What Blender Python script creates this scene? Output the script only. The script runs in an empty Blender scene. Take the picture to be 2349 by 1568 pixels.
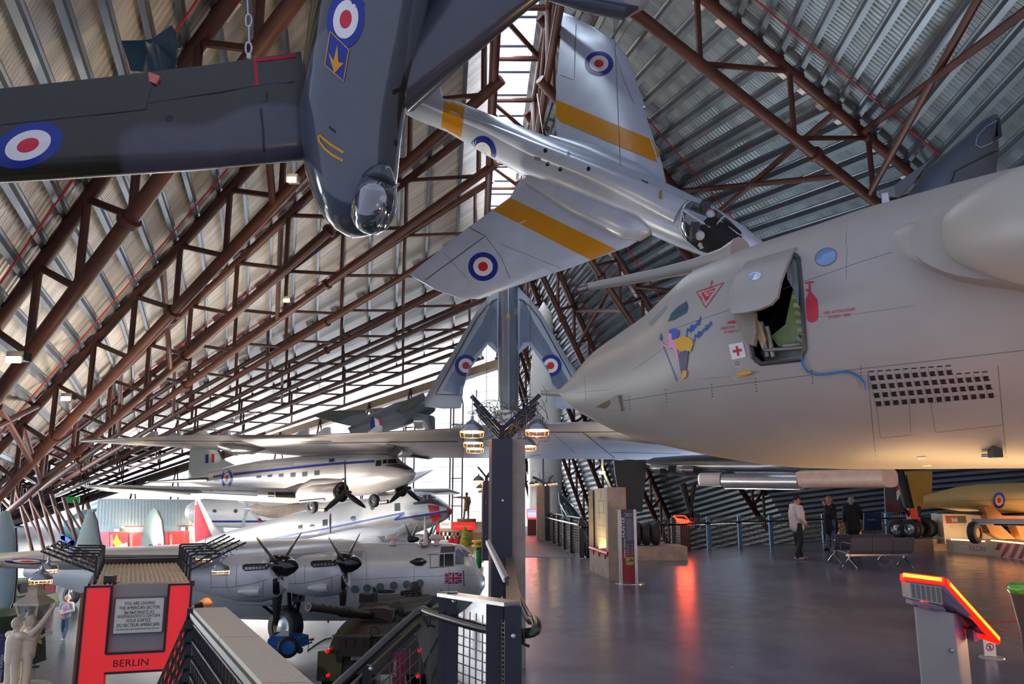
import bpy, bmesh, math, random
from mathutils import Vector, Matrix
from mathutils.bvhtree import BVHTree
from mathutils.geometry import tessellate_polygon
random.seed(7)
V = Vector
SC = bpy.context.scene
COL = SC.collection
# ---------------------------------------------------------------- camera
F = 1600.0; TH = math.radians(9.585); U0 = 1174.5; V0 = 875.0; CZ = 1.68
CT, ST = math.cos(TH), math.sin(TH)
cam_d = bpy.data.cameras.new('camera'); cam = bpy.data.objects.new('camera', cam_d); COL.objects.link(cam)
cam.location = (0, 0, CZ); cam.rotation_euler = (math.pi/2 + TH, 0, 0)
cam_d.sensor_width = 36.0; cam_d.lens = F/2349.0*36.0
cam_d.shift_y = (V0-784.0)/2349.0; cam_d.clip_start = 0.05; cam_d.clip_end = 2000
SC.camera = cam
# ---------------------------------------------------------------- world, exposure
SC.view_settings.view_transform = 'Standard'; SC.view_settings.look = 'None'
SC.view_settings.gamma = 1.0; SC.view_settings.exposure = 0.45; SC.view_settings.use_curve_mapping = False
SC.cycles.use_denoising = True
SC.cycles.max_bounces = 6; SC.cycles.diffuse_bounces = 3; SC.cycles.glossy_bounces = 4
SC.cycles.transmission_bounces = 6; SC.cycles.transparent_max_bounces = 16
SC.cycles.sample_clamp_indirect = 6.0; SC.cycles.caustics_reflective = False; SC.cycles.caustics_refractive = False
W = bpy.data.worlds.new('sky'); SC.world = W; W.use_nodes = True
wn, wl = W.node_tree.nodes, W.node_tree.links
bg = wn['Background']
tc = wn.new('ShaderNodeTexCoord'); sx = wn.new('ShaderNodeSeparateXYZ'); wl.new(tc.outputs['Generated'], sx.inputs[0])
mr = wn.new('ShaderNodeMapRange'); mr.inputs[1].default_value = -0.2; mr.inputs[2].default_value = 0.75
wl.new(sx.outputs['Y'], mr.inputs[0])
cr = wn.new('ShaderNodeValToRGB'); wl.new(mr.outputs[0], cr.inputs[0])
cr.color_ramp.elements[0].color = (0.62, 0.68, 0.95, 1); cr.color_ramp.elements[1].color = (1.0, 0.99, 0.98, 1)
wl.new(cr.outputs[0], bg.inputs[0])
st = wn.new('ShaderNodeMapRange'); st.inputs[1].default_value = -0.2; st.inputs[2].default_value = 0.75
st.inputs[3].default_value = 0.6; st.inputs[4].default_value = 1.7
wl.new(sx.outputs['Y'], st.inputs[0]); wl.new(st.outputs[0], bg.inputs[1])

def light(name, kind, loc, energy, color, size=1.0, target=None, size_y=None, spot=None, blend=0.6):
    d = bpy.data.lights.new(name, kind); d.energy = energy; d.color = color
    if kind == 'AREA':
        d.size = size
        if size_y: d.shape = 'RECTANGLE'; d.size_y = size_y
    elif kind in ('POINT', 'SPOT'):
        d.shadow_soft_size = size
    if spot: d.spot_size = math.radians(spot); d.spot_blend = blend
    o = bpy.data.objects.new(name, d); COL.objects.link(o); o.location = loc
    if target is not None:
        o.rotation_euler = (V(target)-V(loc)).to_track_quat('-Z', 'Y').to_euler()
    return o
# daylight through the ridge rooflight, the glazed end wall and the open side of the hall; warm floods under the exhibits; added uplights for the roof
light('rooflight_daylight', 'AREA', (-1.0, 50, 23.2), 9000, (.78, .88, 1), 2.0, (-1.0, 50, 0), 80)
light('end_wall_daylight', 'AREA', (-40, 108, 8), 22000, (1, .97, .94), 90, (-10, 20, 6), 16)
light('low_side_daylight', 'AREA', (-48, 40, 1.0), 16000, (.9, .96, 1), 60, (-8, 40, 9), 6)
light('warm_flood', 'AREA', (6.5, 9.5, .15), 140, (1, .6, .27), 3.5, (6.5, 9.5, 5), 1.5)
light('warm_flood', 'AREA', (13, 11.5, .4), 420, (1, .6, .27), 1.5, (7.0, 9.8, 3.4))
light('warm_flood', 'AREA', (17, 19, .4), 160, (1, .6, .25), 1.0, (14.5, 21.5, 1.8))
light('added_warm_uplight', 'AREA', (-15, 30, -3.1), 2600, (1, .86, .70), 3.0, (-14, 34, 16))  # unseen area lamps, added to brighten the left roof slope
light('added_warm_uplight', 'AREA', (-18, 48, -3.1), 2600, (1, .86, .70), 3.0, (-18, 50, 16))
light('added_cool_uplight', 'AREA', (12, 36, -3.1), 1300, (.85, .93, 1), 3.0, (12, 30, 16))  # unseen area lamp, added to lift the right roof slope
light('warm_flood', 'SPOT', (7.5, 2.8, .2), 420, (1, .62, .3), .5, (5.6, 8.6, 3.0), spot=75, blend=.8)  # unseen spot off frame, added to warm the bomber's near side

# ---------------------------------------------------------------- pixel geometry
def ray(u, v):
    x = (u-U0)/F; y = -(v-V0)/F
    d = V((x, CT - y*ST, y*CT + ST))
    return d / d.y
CAMP = V((0, 0, CZ))
def P(u, v, d): return CAMP + ray(u, v)*d
def PZ(u, v, z):
    r = ray(u, v); return CAMP + r*((z-CZ)/r.z)
def proj(p):
    q = p - CAMP; w = q.y*CT + q.z*ST; x = q.x; y = -q.y*ST + q.z*CT
    return (U0 + F*x/w, V0 - F*y/w)
def m(n, d): return n*d/F          # pixels to metres at depth d
def lerp(a, b, t): return a + (b-a)*t
# ---------------------------------------------------------------- materials
MATS = {}
def hexc(h):
    h = h.lstrip('#'); c = [int(h[i:i+2], 16)/255 for i in (0, 2, 4)]
    return tuple(x/12.92 if x <= .04045 else ((x+.055)/1.055)**2.4 for x in c)
def mat(name, col, rough=.5, metal=0., var=.12, scale=3., emit=0., bump=0., coat=0., spec=.5, alpha=1., detail=4., emit_col=None):
    if name in MATS: return MATS[name]
    M = bpy.data.materials.new(name); M.use_nodes = True; n, l = M.node_tree.nodes, M.node_tree.links
    b = n['Principled BSDF']; c = hexc(col) if isinstance(col, str) else col
    b.inputs['Roughness'].default_value = rough; b.inputs['Metallic'].default_value = metal
    b.inputs['Specular IOR Level'].default_value = spec; b.inputs['Coat Weight'].default_value = coat
    b.inputs['Coat Roughness'].default_value = .1
    if var or bump:
        t = n.new('ShaderNodeTexCoord'); no = n.new('ShaderNodeTexNoise'); no.inputs['Scale'].default_value = scale
        no.inputs['Detail'].default_value = detail; l.new(t.outputs['Object'], no.inputs['Vector'])
        r = n.new('ShaderNodeValToRGB'); r.color_ramp.elements[0].position = .3; r.color_ramp.elements[1].position = .7
        r.color_ramp.elements[0].color = tuple(x*(1-var) for x in c)+(1,); r.color_ramp.elements[1].color = tuple(min(1, x*(1+var)) for x in c)+(1,)
        l.new(no.outputs['Fac'], r.inputs[0]); l.new(r.outputs[0], b.inputs['Base Color'])
        if bump:
            bp = n.new('ShaderNodeBump'); bp.inputs['Strength'].default_value = bump; bp.inputs['Distance'].default_value = .02
            l.new(no.outputs['Fac'], bp.inputs['Height']); l.new(bp.outputs[0], b.inputs['Normal'])
    else: b.inputs['Base Color'].default_value = c+(1,)
    if emit:
        b.inputs['Emission Color'].default_value = (emit_col and hexc(emit_col) or c)+(1,); b.inputs['Emission Strength'].default_value = emit
    if alpha < 1: b.inputs['Alpha'].default_value = alpha
    MATS[name] = M; return M
def glass(name, col='#ffffff', refl=.12, tint=.9, rough=.02, edge=.6):
    if name in MATS: return MATS[name]
    M = bpy.data.materials.new(name); M.use_nodes = True; n, l = M.node_tree.nodes, M.node_tree.links
    n.remove(n['Principled BSDF']); o = n['Material Output']; c = hexc(col)
    t = n.new('ShaderNodeBsdfTransparent'); t.inputs[0].default_value = tuple(x*tint for x in c)+(1,)
    g = n.new('ShaderNodeBsdfGlossy'); g.inputs['Roughness'].default_value = rough; g.inputs['Color'].default_value = (1, 1, 1, 1)
    lw = n.new('ShaderNodeLayerWeight'); lw.inputs[0].default_value = .35
    ma = n.new('ShaderNodeMath'); ma.operation = 'MULTIPLY_ADD'; ma.inputs[1].default_value = edge; ma.inputs[2].default_value = refl
    l.new(lw.outputs['Facing'], ma.inputs[0])
    mx = n.new('ShaderNodeMixShader'); l.new(ma.outputs[0], mx.inputs[0]); l.new(t.outputs[0], mx.inputs[1]); l.new(g.outputs[0], mx.inputs[2])
    l.new(mx.outputs[0], o.inputs[0]); MATS[name] = M; return M
def camo(name, c1, c2, scale=.35, rough=.3, c3=None, coat=.4):
    if name in MATS: return MATS[name]
    M = bpy.data.materials.new(name); M.use_nodes = True; n, l = M.node_tree.nodes, M.node_tree.links
    b = n['Principled BSDF']; b.inputs['Roughness'].default_value = rough; b.inputs['Coat Weight'].default_value = coat; b.inputs['Coat Roughness'].default_value = .12
    t = n.new('ShaderNodeTexCoord'); no = n.new('ShaderNodeTexNoise'); no.inputs['Scale'].default_value = scale; no.inputs['Detail'].default_value = .5
    l.new(t.outputs['Object'], no.inputs['Vector']); r = n.new('ShaderNodeValToRGB'); r.color_ramp.interpolation = 'LINEAR'
    e = r.color_ramp.elements; e[0].position = .49; e[0].color = hexc(c1)+(1,); e[1].position = .51; e[1].color = hexc(c2)+(1,)
    if c3: x = e.new(.60); x.color = hexc(c2)+(1,); x = e.new(.62); x.color = hexc(c3)+(1,)
    n2 = n.new('ShaderNodeTexNoise'); n2.inputs['Scale'].default_value = 6; l.new(t.outputs['Object'], n2.inputs['Vector'])
    mx = n.new('ShaderNodeMix'); mx.data_type = 'RGBA'; mx.blend_type = 'MULTIPLY'; mx.inputs[0].default_value = .35
    l.new(no.outputs['Fac'], r.inputs[0]); l.new(r.outputs[0], mx.inputs[6]); l.new(n2.outputs['Color'], mx.inputs[7]); l.new(mx.outputs[2], b.inputs['Base Color'])
    MATS[name] = M; return M
# ---------------------------------------------------------------- objects
GEO = {}
def thing(name, label, cat, loc=(0, 0, 0), group=None, kind=None):
    o = bpy.data.objects.new(name, None); COL.objects.link(o); o.location = loc; o.empty_display_size = .2
    tag(o, label, cat, group, kind); return o
def tag(o, label=None, cat=None, group=None, kind=None):
    if label: o['label'] = label
    if cat: o['category'] = cat
    if group: o['group'] = group
    if kind: o['kind'] = kind
    return o
def origin(o):
    q = V((0, 0, 0))
    while o is not None: q = q + V(o.location); o = o.parent
    return q
class MB:
    def __init__(s): s.v = []; s.f = []; s.mi = []; s.cur = 0
    def add(s, vs, fs):
        n = len(s.v); s.v += [V(x) for x in vs]; s.f += [tuple(i+n for i in f) for f in fs]; s.mi += [s.cur]*len(fs); return s
    def hexa(s, p):   # 8 points: bottom 4 ccw, top 4 ccw
        return s.add(p, [(3, 2, 1, 0), (4, 5, 6, 7), (0, 1, 5, 4), (1, 2, 6, 5), (2, 3, 7, 6), (3, 0, 4, 7)])
    def box(s, c, size, rz=0., M=None):
        hx, hy, hz = size[0]/2, size[1]/2, size[2]/2
        R = M if M is not None else Matrix.Rotation(rz, 3, 'Z')
        return s.hexa([V(c)+R @ V(q) for q in ((-hx, -hy, -hz), (hx, -hy, -hz), (hx, hy, -hz), (-hx, hy, -hz), (-hx, -hy, hz), (hx, -hy, hz), (hx, hy, hz), (-hx, hy, hz))])
    def bar(s, a, b, w, h, up=(0, 0, 1)):   # rectangular bar a->b, w across, h along up
        a, b = V(a), V(b); t = (b-a).normalized(); sd = t.cross(V(up))
        if sd.length < 1e-4: sd = t.cross(V((1, 0, 0)))
        sd.normalize(); u = sd.cross(t)
        o = [(-w/2, -h/2), (w/2, -h/2), (w/2, h/2), (-w/2, h/2)]
        return s.add([a+sd*x+u*y for x, y in o]+[b+sd*x+u*y for x, y in o], [(3, 2, 1, 0), (4, 5, 6, 7), (0, 1, 5, 4), (1, 2, 6, 5), (2, 3, 7, 6), (3, 0, 4, 7)])
    def rings(s, R, cap0=True, cap1=True, close=True):
        n = len(R[0]); b = len(s.v); vs = [q for r in R for q in r]; fs = []
        for i in range(len(R)-1):
            for j in range(n if close else n-1):
                k = (j+1) % n; fs.append((i*n+j, i*n+k, (i+1)*n+k, (i+1)*n+j))
        if cap0: fs.append(tuple(range(n-1, -1, -1)))
        if cap1: fs.append(tuple((len(R)-1)*n+j for j in range(n)))
        return s.add(vs, fs)
    def tube(s, a, b, r, r2=None, n=10, cap=True):
        return s.path([a, b], [r, r if r2 is None else r2], n, cap)
    def path(s, pts, r, n=8, cap=True, up=None):
        pts = [V(p) for p in pts]
        if not isinstance(r, (list, tuple)): r = [r]*len(pts)
        R = []; prev = V(up) if up is not None else None
        for i, p in enumerate(pts):
            t = (pts[min(i+1, len(pts)-1)]-pts[max(i-1, 0)])
            if t.length < 1e-9: t = V((0, 0, 1))
            t.normalize()
            if prev is None: prev = V((0, 0, 1)) if abs(t.z) < .9 else V((1, 0, 0))
            sd = t.cross(prev)
            if sd.length < 1e-5: sd = t.cross(V((1, .3, 0)))
            sd.normalize(); u = sd.cross(t); prev = u
            R.append([p + (sd*math.cos(2*math.pi*k/n)+u*math.sin(2*math.pi*k/n))*r[i] for k in range(n)])
        return s.rings(R, cap, cap)
    def loft(s, st, n=32, up=(0, 0, 1), e=2., cap=True, tang=None):
        # st: (centre, half_width, half_height[, lower half_height])
        R = []; c = [V(q[0]) for q in st]
        for i, q in enumerate(st):
            t = tang if tang is not None else (c[min(i+1, len(c)-1)]-c[max(i-1, 0)])
            t = V(t).normalized(); sd = t.cross(V(up)).normalized(); u = sd.cross(t)
            ring = []
            for k in range(n):
                a = 2*math.pi*k/n; ca, sa = math.cos(a), math.sin(a)
                x = math.copysign(abs(ca)**(2/e), ca); y = math.copysign(abs(sa)**(2/e), sa)
                hh = q[2] if sa >= 0 or len(q) < 4 else q[3]
                ring.append(c[i]+sd*(x*q[1])+u*(y*hh))
            R.append(ring)
        return s.rings(R, cap, cap)
    def lathe(s, a, axis, prof, n=24, cap=True):   # prof: (dist along axis, radius)
        ax = V(axis).normalized(); sd = ax.cross(V((0, 0, 1)))
        if sd.length < 1e-3: sd = ax.cross(V((1, 0, 0)))
        sd.normalize(); u = sd.cross(ax)
        return s.rings([[V(a)+ax*d+(sd*math.cos(2*math.pi*k/n)+u*math.sin(2*math.pi*k/n))*max(r, 1e-4) for k in range(n)] for d, r in prof], cap, cap)
    def sph(s, c, r, n=12, sx=1, sy=1, sz=1):
        R = []
        for i in range(n//2+1):
            a = math.pi*i/(n//2); z = math.cos(a); q = max(math.sin(a), 1e-3)
            R.append([V(c)+V((r*sx*q*math.cos(2*math.pi*k/n), r*sy*q*math.sin(2*math.pi*k/n), r*sz*z)) for k in range(n)])
        return s.rings(R[::-1], True, True)
    def wing(s, secs, n=9, flip=False, up=None):
        # secs: (LE, TE, thickness) from root to tip; closed airfoil section
        xs = [.5*(1-math.cos(math.pi*i/n)) for i in range(n+1)]
        yt = lambda x: 5*(.2969*math.sqrt(x)-.126*x-.3516*x*x+.2843*x**3-.1036*x**4)
        R = []
        for i, (le, te, th) in enumerate(secs):
            le, te = V(le), V(te); a = secs[max(i-1, 0)]; b = secs[min(i+1, len(secs)-1)]
            span = (V(b[0])+V(b[1])-V(a[0])-V(a[1])); u = (te-le).cross(span)
            if up is not None: u = V(up)
            u.normalize()
            if flip: u = -u
            R.append([lerp(le, te, x)+u*(th*yt(x)) for x in xs]+[lerp(le, te, x)-u*(th*yt(x)) for x in xs[-2:0:-1]])
        return s.rings(R)
    def prism(s, poly, depth):   # poly: list of points; extruded along vector depth
        n = len(poly); d = V(depth)
        return s.add([V(p) for p in poly]+[V(p)+d for p in poly], [tuple(range(n-1, -1, -1)), tuple(range(n, 2*n))]+[(i, (i+1) % n, n+(i+1) % n, n+i) for i in range(n)])
    def build(s, name, mats, parent=None, smooth=True, angle=38, fix=True):
        me = bpy.data.meshes.new(name); o0 = origin(parent) if parent is not None else V((0, 0, 0))
        me.from_pydata([v-o0 for v in s.v], [], s.f)
        if not isinstance(mats, (list, tuple)): mats = [mats]
        for q in mats: me.materials.append(q)
        me.polygons.foreach_set('material_index', s.mi)
        if fix:
            bm = bmesh.new(); bm.from_mesh(me); bmesh.ops.recalc_face_normals(bm, faces=bm.faces); bm.to_mesh(me); bm.free()
        me.update()
        if smooth:
            me.polygons.foreach_set('use_smooth', [True]*len(me.polygons)); me.set_sharp_from_angle(angle=math.radians(angle))
        o = bpy.data.objects.new(name, me); COL.objects.link(o)
        if parent is not None: o.parent = parent
        GEO[o.name] = (s.v, s.f)
        return o
BV = {}
def bvh(target):
    key = tuple(o.name for o in target) if isinstance(target, (list, tuple)) else (target.name,)
    if key not in BV:
        vs, fs = [], []
        for k in key:
            n = len(vs); vs += GEO[k][0]; fs += [tuple(i+n for i in f) for f in GEO[k][1]]
        BV[key] = BVHTree.FromPolygons(vs, fs)
    return BV[key]
def hit(target, u, v, off=None):
    r = ray(u, v); L = r.length; r = r/L
    loc, nrm, i, dist = bvh(target).ray_cast(CAMP, r)
    if loc is None: return None
    return loc - r*(max(.004, dist*.0008) if off is None else off)
class Decal:
    def __init__(s, target, off=None): s.t = target; s.b = MB(); s.off = off
    def grid(s, G):   # G rows of pixel points
        H = [[hit(s.t, u, v, s.off) for u, v in row] for row in G]; ids = {}; vs = []; fs = []
        for i, row in enumerate(H):
            for j, q in enumerate(row):
                if q is not None: ids[i, j] = len(vs); vs.append(q)
        for i in range(len(H)-1):
            for j in range(len(H[0])-1):
                k = [(i, j), (i, j+1), (i+1, j+1), (i+1, j)]
                k = [ids[x] for x in k if x in ids]
                if len(k) >= 3:
                    z = [vs[x].y for x in k]
                    if max(z)-min(z) < 3: fs.append(tuple(k))
        s.b.add(vs, fs); return s
    def quad(s, c, nx=8, ny=8):
        L = lambda a, b, t: (a[0]+(b[0]-a[0])*t, a[1]+(b[1]-a[1])*t)
        return s.grid([[L(L(c[0], c[1], i/nx), L(c[3], c[2], i/nx), j/ny) for i in range(nx+1)] for j in range(ny+1)])
    def ring(s, c, a, b, r0, r1, n=32, clip=None):
        k = max(1, int((r1-r0)*5)); G = []
        for i in range(k+1):
            r = r0+(r1-r0)*i/k
            G.append([(c[0]+a[0]*r*math.cos(t)+b[0]*r*math.sin(t), c[1]+a[1]*r*math.cos(t)+b[1]*r*math.sin(t)) for t in [2*math.pi*j/n for j in range(n+1)]])
        return s.grid(G)
    def roundel(s, c, a, b, rs=(1, .66, .34)):
        for i, (o, q) in enumerate(((rs[0], rs[1]), (rs[1], rs[2]), (rs[2], 0))): s.b.cur = i; s.ring(c, a, b, q, o)
        s.b.cur = 0; return s
    def line(s, pts, w, step=12):
        q = []
        for i in range(len(pts)-1):
            a, b = pts[i], pts[i+1]; k = max(1, int(math.hypot(b[0]-a[0], b[1]-a[1])/step))
            q += [(a[0]+(b[0]-a[0])*j/k, a[1]+(b[1]-a[1])*j/k) for j in range(k)]
        q.append(pts[-1]); A, B = [], []
        for i, p in enumerate(q):
            t = (q[min(i+1, len(q)-1)][0]-q[max(i-1, 0)][0], q[min(i+1, len(q)-1)][1]-q[max(i-1, 0)][1]); L = math.hypot(*t) or 1
            A.append((p[0]-t[1]/L*w/2, p[1]+t[0]/L*w/2)); B.append((p[0]+t[1]/L*w/2, p[1]-t[0]/L*w/2))
        return s.grid([A, B])
    def poly(s, pts, sub=2):
        tri = tessellate_polygon([[V((x, y, 0)) for x, y in pts]]); T = [[pts[i] for i in t] for t in tri]
        for _ in range(sub):
            N = []
            for a, b, c in T:
                ab, bc, ca = [((p[0]+q[0])/2, (p[1]+q[1])/2) for p, q in ((a, b), (b, c), (c, a))]
                N += [(a, ab, ca), (ab, b, bc), (ca, bc, c), (ab, bc, ca)]
            T = N
        for t in T:
            h = [hit(s.t, u, v, s.off) for u, v in t]
            if None not in h: s.b.add(h, [(0, 1, 2)])
        return s
    def text(s, body, o, ex, ey=None, align='CENTER', font_w=None, shear=0.):
        # o pixel origin, ex pixel vector of 1 text unit rightwards, ey upwards
        if ey is None: ey = (ex[1], -ex[0])
        vs, fs = text_mesh(body, align, shear)
        H = [hit(s.t, o[0]+x*ex[0]+y*ey[0], o[1]+x*ex[1]+y*ey[1], s.off) for x, y in vs]
        for f in fs:
            q = [H[i] for i in f]
            if None not in q: s.b.add(q, [tuple(range(len(q)))])
        return s
    def done(s, name, mats, parent):
        if not s.b.v: return None
        return s.b.build(name, mats, parent, smooth=True, fix=False)
TXT = {}
def text_mesh(body, align='CENTER', shear=0.):
    k = (body, align, shear)
    if k in TXT: return TXT[k]
    c = bpy.data.curves.new('t', 'FONT'); c.body = body; c.align_x = align; c.size = 1; c.shear = shear; c.resolution_u = 2
    o = bpy.data.objects.new('t', c); COL.objects.link(o); bpy.context.view_layer.update()
    dg = bpy.context.evaluated_depsgraph_get(); e = o.evaluated_get(dg); me = e.to_mesh()
    r = ([(v.co.x, v.co.y) for v in me.vertices], [tuple(p.vertices) for p in me.polygons]); e.to_mesh_clear()
    bpy.data.objects.remove(o); bpy.data.curves.remove(c); TXT[k] = r; return r
def text3d(b, body, o, ex, ey, align='CENTER', shear=0., off=None):   # flat lettering in space
    vs, fs = text_mesh(body, align, shear); ex, ey = V(ex), V(ey); n = ex.cross(ey).normalized()*(off or .002)
    b.add([V(o)+ex*x+ey*y+n for x, y in vs], fs)
def copy_tree(o, loc, parent=None, rz=0.):
    c = o.copy(); COL.objects.link(c); c.parent = parent
    if parent is None: c.location = loc; c.rotation_euler = (0, 0, rz)
    for ch in [x for x in o.children]: copy_tree(ch, None, c)
    return c
LOW = -3.5     # lower hall floor level

# ================================================================ setting: floors, roof, end wall, trusses
M_rust = mat('rust_brown_steel', '#583328', .55, 0, .25, 1.2, bump=.15)
M_galv = mat('galvanised_steel', '#9aa0a6', .38, .75, .15, .8)
M_galv2 = mat('galvanised_purlin', '#7e858d', .42, .6, .12, .8)
M_red = mat('red_paint', '#c01a22', .4, 0, .1)
M_black = mat('black_paint', '#15161a', .4, 0, .1)
M_white = mat('white_paint', '#e6e4e0', .45, 0, .05)

def deck_mat(name, col):
    M = bpy.data.materials.new(name); M.use_nodes = True; n, l = M.node_tree.nodes, M.node_tree.links
    b = n['Principled BSDF']; b.inputs['Metallic'].default_value = .25; b.inputs['Roughness'].default_value = .4
    uv = n.new('ShaderNodeUVMap'); wv = n.new('ShaderNodeTexWave'); wv.inputs['Scale'].default_value = 1.0; wv.bands_direction = 'X'
    mp = n.new('ShaderNodeMapping'); mp.inputs['Scale'].default_value = (.62, 0, 0); l.new(uv.outputs[0], mp.inputs[0]); l.new(mp.outputs[0], wv.inputs[0])
    bp = n.new('ShaderNodeBump'); bp.inputs['Strength'].default_value = .4; bp.inputs['Distance'].default_value = .06
    l.new(wv.outputs['Fac'], bp.inputs['Height']); l.new(bp.outputs[0], b.inputs['Normal'])
    no = n.new('ShaderNodeTexNoise'); no.inputs['Scale'].default_value = .35; no.inputs['Detail'].default_value = 5
    mp2 = n.new('ShaderNodeMapping'); mp2.inputs['Scale'].default_value = (1.6, .5, 1); l.new(uv.outputs[0], mp2.inputs[0]); l.new(mp2.outputs[0], no.inputs[0])
    r = n.new('ShaderNodeValToRGB'); c = hexc(col); r.color_ramp.elements[0].position = .35; r.color_ramp.elements[1].position = .68
    r.color_ramp.elements[0].color = tuple(x*.72 for x in c)+(1,); r.color_ramp.elements[1].color = tuple(min(1, x*1.2) for x in c)+(1,)
    l.new(no.outputs['Fac'], r.inputs[0]); l.new(r.outputs[0], b.inputs['Base Color']); return M
M_deckL = deck_mat('profiled_deck_warm_lit', '#cdc6bc'); M_deckR = deck_mat('profiled_deck_cool_lit', '#8e9ca3')  # one deck in two tones: warm and cool light put into the colour

def floor_mat(name, c1, c2, rough, spec=.6):
    M = bpy.data.materials.new(name); M.use_nodes = True; n, l = M.node_tree.nodes, M.node_tree.links; b = n['Principled BSDF']
    t = n.new('ShaderNodeTexCoord'); no = n.new('ShaderNodeTexNoise'); no.inputs['Scale'].default_value = .55; no.inputs['Detail'].default_value = 7; no.inputs['Distortion'].default_value = .6
    l.new(t.outputs['Object'], no.inputs[0]); r = n.new('ShaderNodeValToRGB'); r.color_ramp.elements[0].position = .32; r.color_ramp.elements[1].position = .68
    r.color_ramp.elements[0].color = hexc(c1)+(1,); r.color_ramp.elements[1].color = hexc(c2)+(1,); l.new(no.outputs['Fac'], r.inputs[0])
    br = n.new('ShaderNodeTexBrick'); br.inputs['Scale'].default_value = 1; br.inputs['Brick Width'].default_value = 6; br.inputs['Row Height'].default_value = 6; br.offset = 0
    br.inputs['Mortar Size'].default_value = .006; br.inputs['Color1'].default_value = br.inputs['Color2'].default_value = (1, 1, 1, 1); br.inputs['Mortar'].default_value = (.6, .6, .6, 1)
    l.new(t.outputs['Object'], br.inputs[0]); mx = n.new('ShaderNodeMix'); mx.data_type = 'RGBA'; mx.blend_type = 'MULTIPLY'; mx.inputs[0].default_value = 1
    l.new(r.outputs[0], mx.inputs[6]); l.new(br.outputs[0], mx.inputs[7]); l.new(mx.outputs[2], b.inputs['Base Color'])
    n2 = n.new('ShaderNodeTexNoise'); n2.inputs['Scale'].default_value = 2.5; n2.inputs['Detail'].default_value = 6; l.new(t.outputs['Object'], n2.inputs[0])
    m2 = n.new('ShaderNodeMapRange'); m2.inputs[3].default_value = rough-.07; m2.inputs[4].default_value = rough+.1; l.new(n2.outputs['Fac'], m2.inputs[0]); l.new(m2.outputs[0], b.inputs['Roughness'])
    b.inputs['Specular IOR Level'].default_value = spec; return M
M_floor = floor_mat('polished_grey_concrete', '#5a5866', '#7d7a87', .22)
M_floorlow = floor_mat('pale_polished_concrete', '#434b58', '#5f6874', .2, .3)
M_grid = mat('grey_walkway_matting', '#77777f', .5, .3, .1, 40)

fl = [(-.05, 1.5), (.0, 8), (.3, 20.5), (.35, 46), (1.6, 46), (1.35, 30), (1.95, 20.6), (3.6, 22.3), (5.2, 23.3), (8.2, 25.9), (11.2, 28), (12.9, 29.5), (16.3, 31.2), (30, 31.5), (30, 1.5)]
b = MB(); b.prism([V((x, y, -.45)) for x, y in fl], (0, 0, .45)); tag(b.build('floor_upper', M_floor, smooth=False), 'grey polished concrete floor of the upper gallery', None, kind='structure')
b = MB(); b.hexa([V(q) for q in ((-170, 3, LOW-.3), (80, 3, LOW-.3), (80, 170, LOW-.3), (-170, 170, LOW-.3), (-170, 3, LOW), (80, 3, LOW), (80, 170, LOW), (-170, 170, LOW))])
tag(b.build('floor', M_floorlow, smooth=False), 'pale polished concrete floor of the lower hall', None, kind='structure')
b = MB(); b.hexa([V((x, y, z)) for z in (.0, .012) for x, y in ((.36, 21.2), (1.85, 21.2), (1.3, 45), (.45, 45))])
o = tag(b.build('floor_matting', M_grid, smooth=False), 'grey ribbed matting on the gallery walkway', None, kind='structure')

# ---- ridge, eaves
RD = [7, 12.9, 20.6, 27.7, 35.4, 43.6, 52.2, 61, 70, 79, 88]
XC = lambda d: 1.88-.054*d
ZR = CZ+18; ZT = 3.0; ZD = 3.65
RL = [V((XC(d)-.82, d, ZR)) for d in RD]; RR = [V((XC(d)+.82, d, ZR)) for d in RD]
EL = [None, P(-301, 1300, 28), P(-106, 1250, 41.5), P(-37, 1223, 55), P(-27, 1207, 68.5), P(-20, 1203, 82), P(-15, 1201, 96), P(-10, 1200, 109), P(-5, 1200, 123), P(-2, 1200, 136), P(1, 1202, 150)]
EL[0] = EL[1]*2-EL[2]
ER = [None, P(4200, 1148, 24), P(2850, 1127, 50), P(2080, 1180, 57), P(1760, 1213, 61), P(1540, 1265, 69), P(1440, 1275, 76), P(1370, 1270, 83), P(1320, 1262, 90), P(1280, 1255, 97), P(1240, 1250, 104)]
ER[0] = ER[1]*2-ER[2]
def surf(R, E, i, t, dz=0.):
    k = min(int(i), 9); f = i-k
    return lerp(lerp(R[k], E[k], t), lerp(R[k+1], E[k+1], t), f)+V((0, 0, dz))
def deck(name, R, E, material, t1, label):
    nt = 26; vs, fs, uv = [], [], []
    I = [i*.5 for i in range(21)]
    for th in (0., .22):
        for a, i in enumerate(I):
            for j in range(nt+1):
                vs.append(surf(R, E, i, t1*j/nt, ZD+th)); uv.append((RD[int(min(i, 9.99))]*1.0+(i-int(min(i, 9.99)))*8, 46*t1*j/nt))
    N = len(I)*(nt+1); q = lambda a, j: a*(nt+1)+j
    for a in range(len(I)-1):
        for j in range(nt):
            fs.append((q(a, j), q(a+1, j), q(a+1, j+1), q(a, j+1))); fs.append((N+q(a, j), N+q(a, j+1), N+q(a+1, j+1), N+q(a+1, j)))
    me = bpy.data.meshes.new(name); me.from_pydata(vs, [], fs); me.materials.append(material)
    L = me.uv_layers.new(name='UVMap')
    for p in me.polygons:
        for li, vi in zip(p.loop_indices, p.vertices): L.data[li].uv = (uv[vi][0]*4.2, uv[vi][1])
    me.polygons.foreach_set('use_smooth', [True]*len(me.polygons)); me.update()
    o = bpy.data.objects.new(name, me); COL.objects.link(o); tag(o, label, None, kind='structure'); GEO[o.name] = (vs, fs); return o
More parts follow.
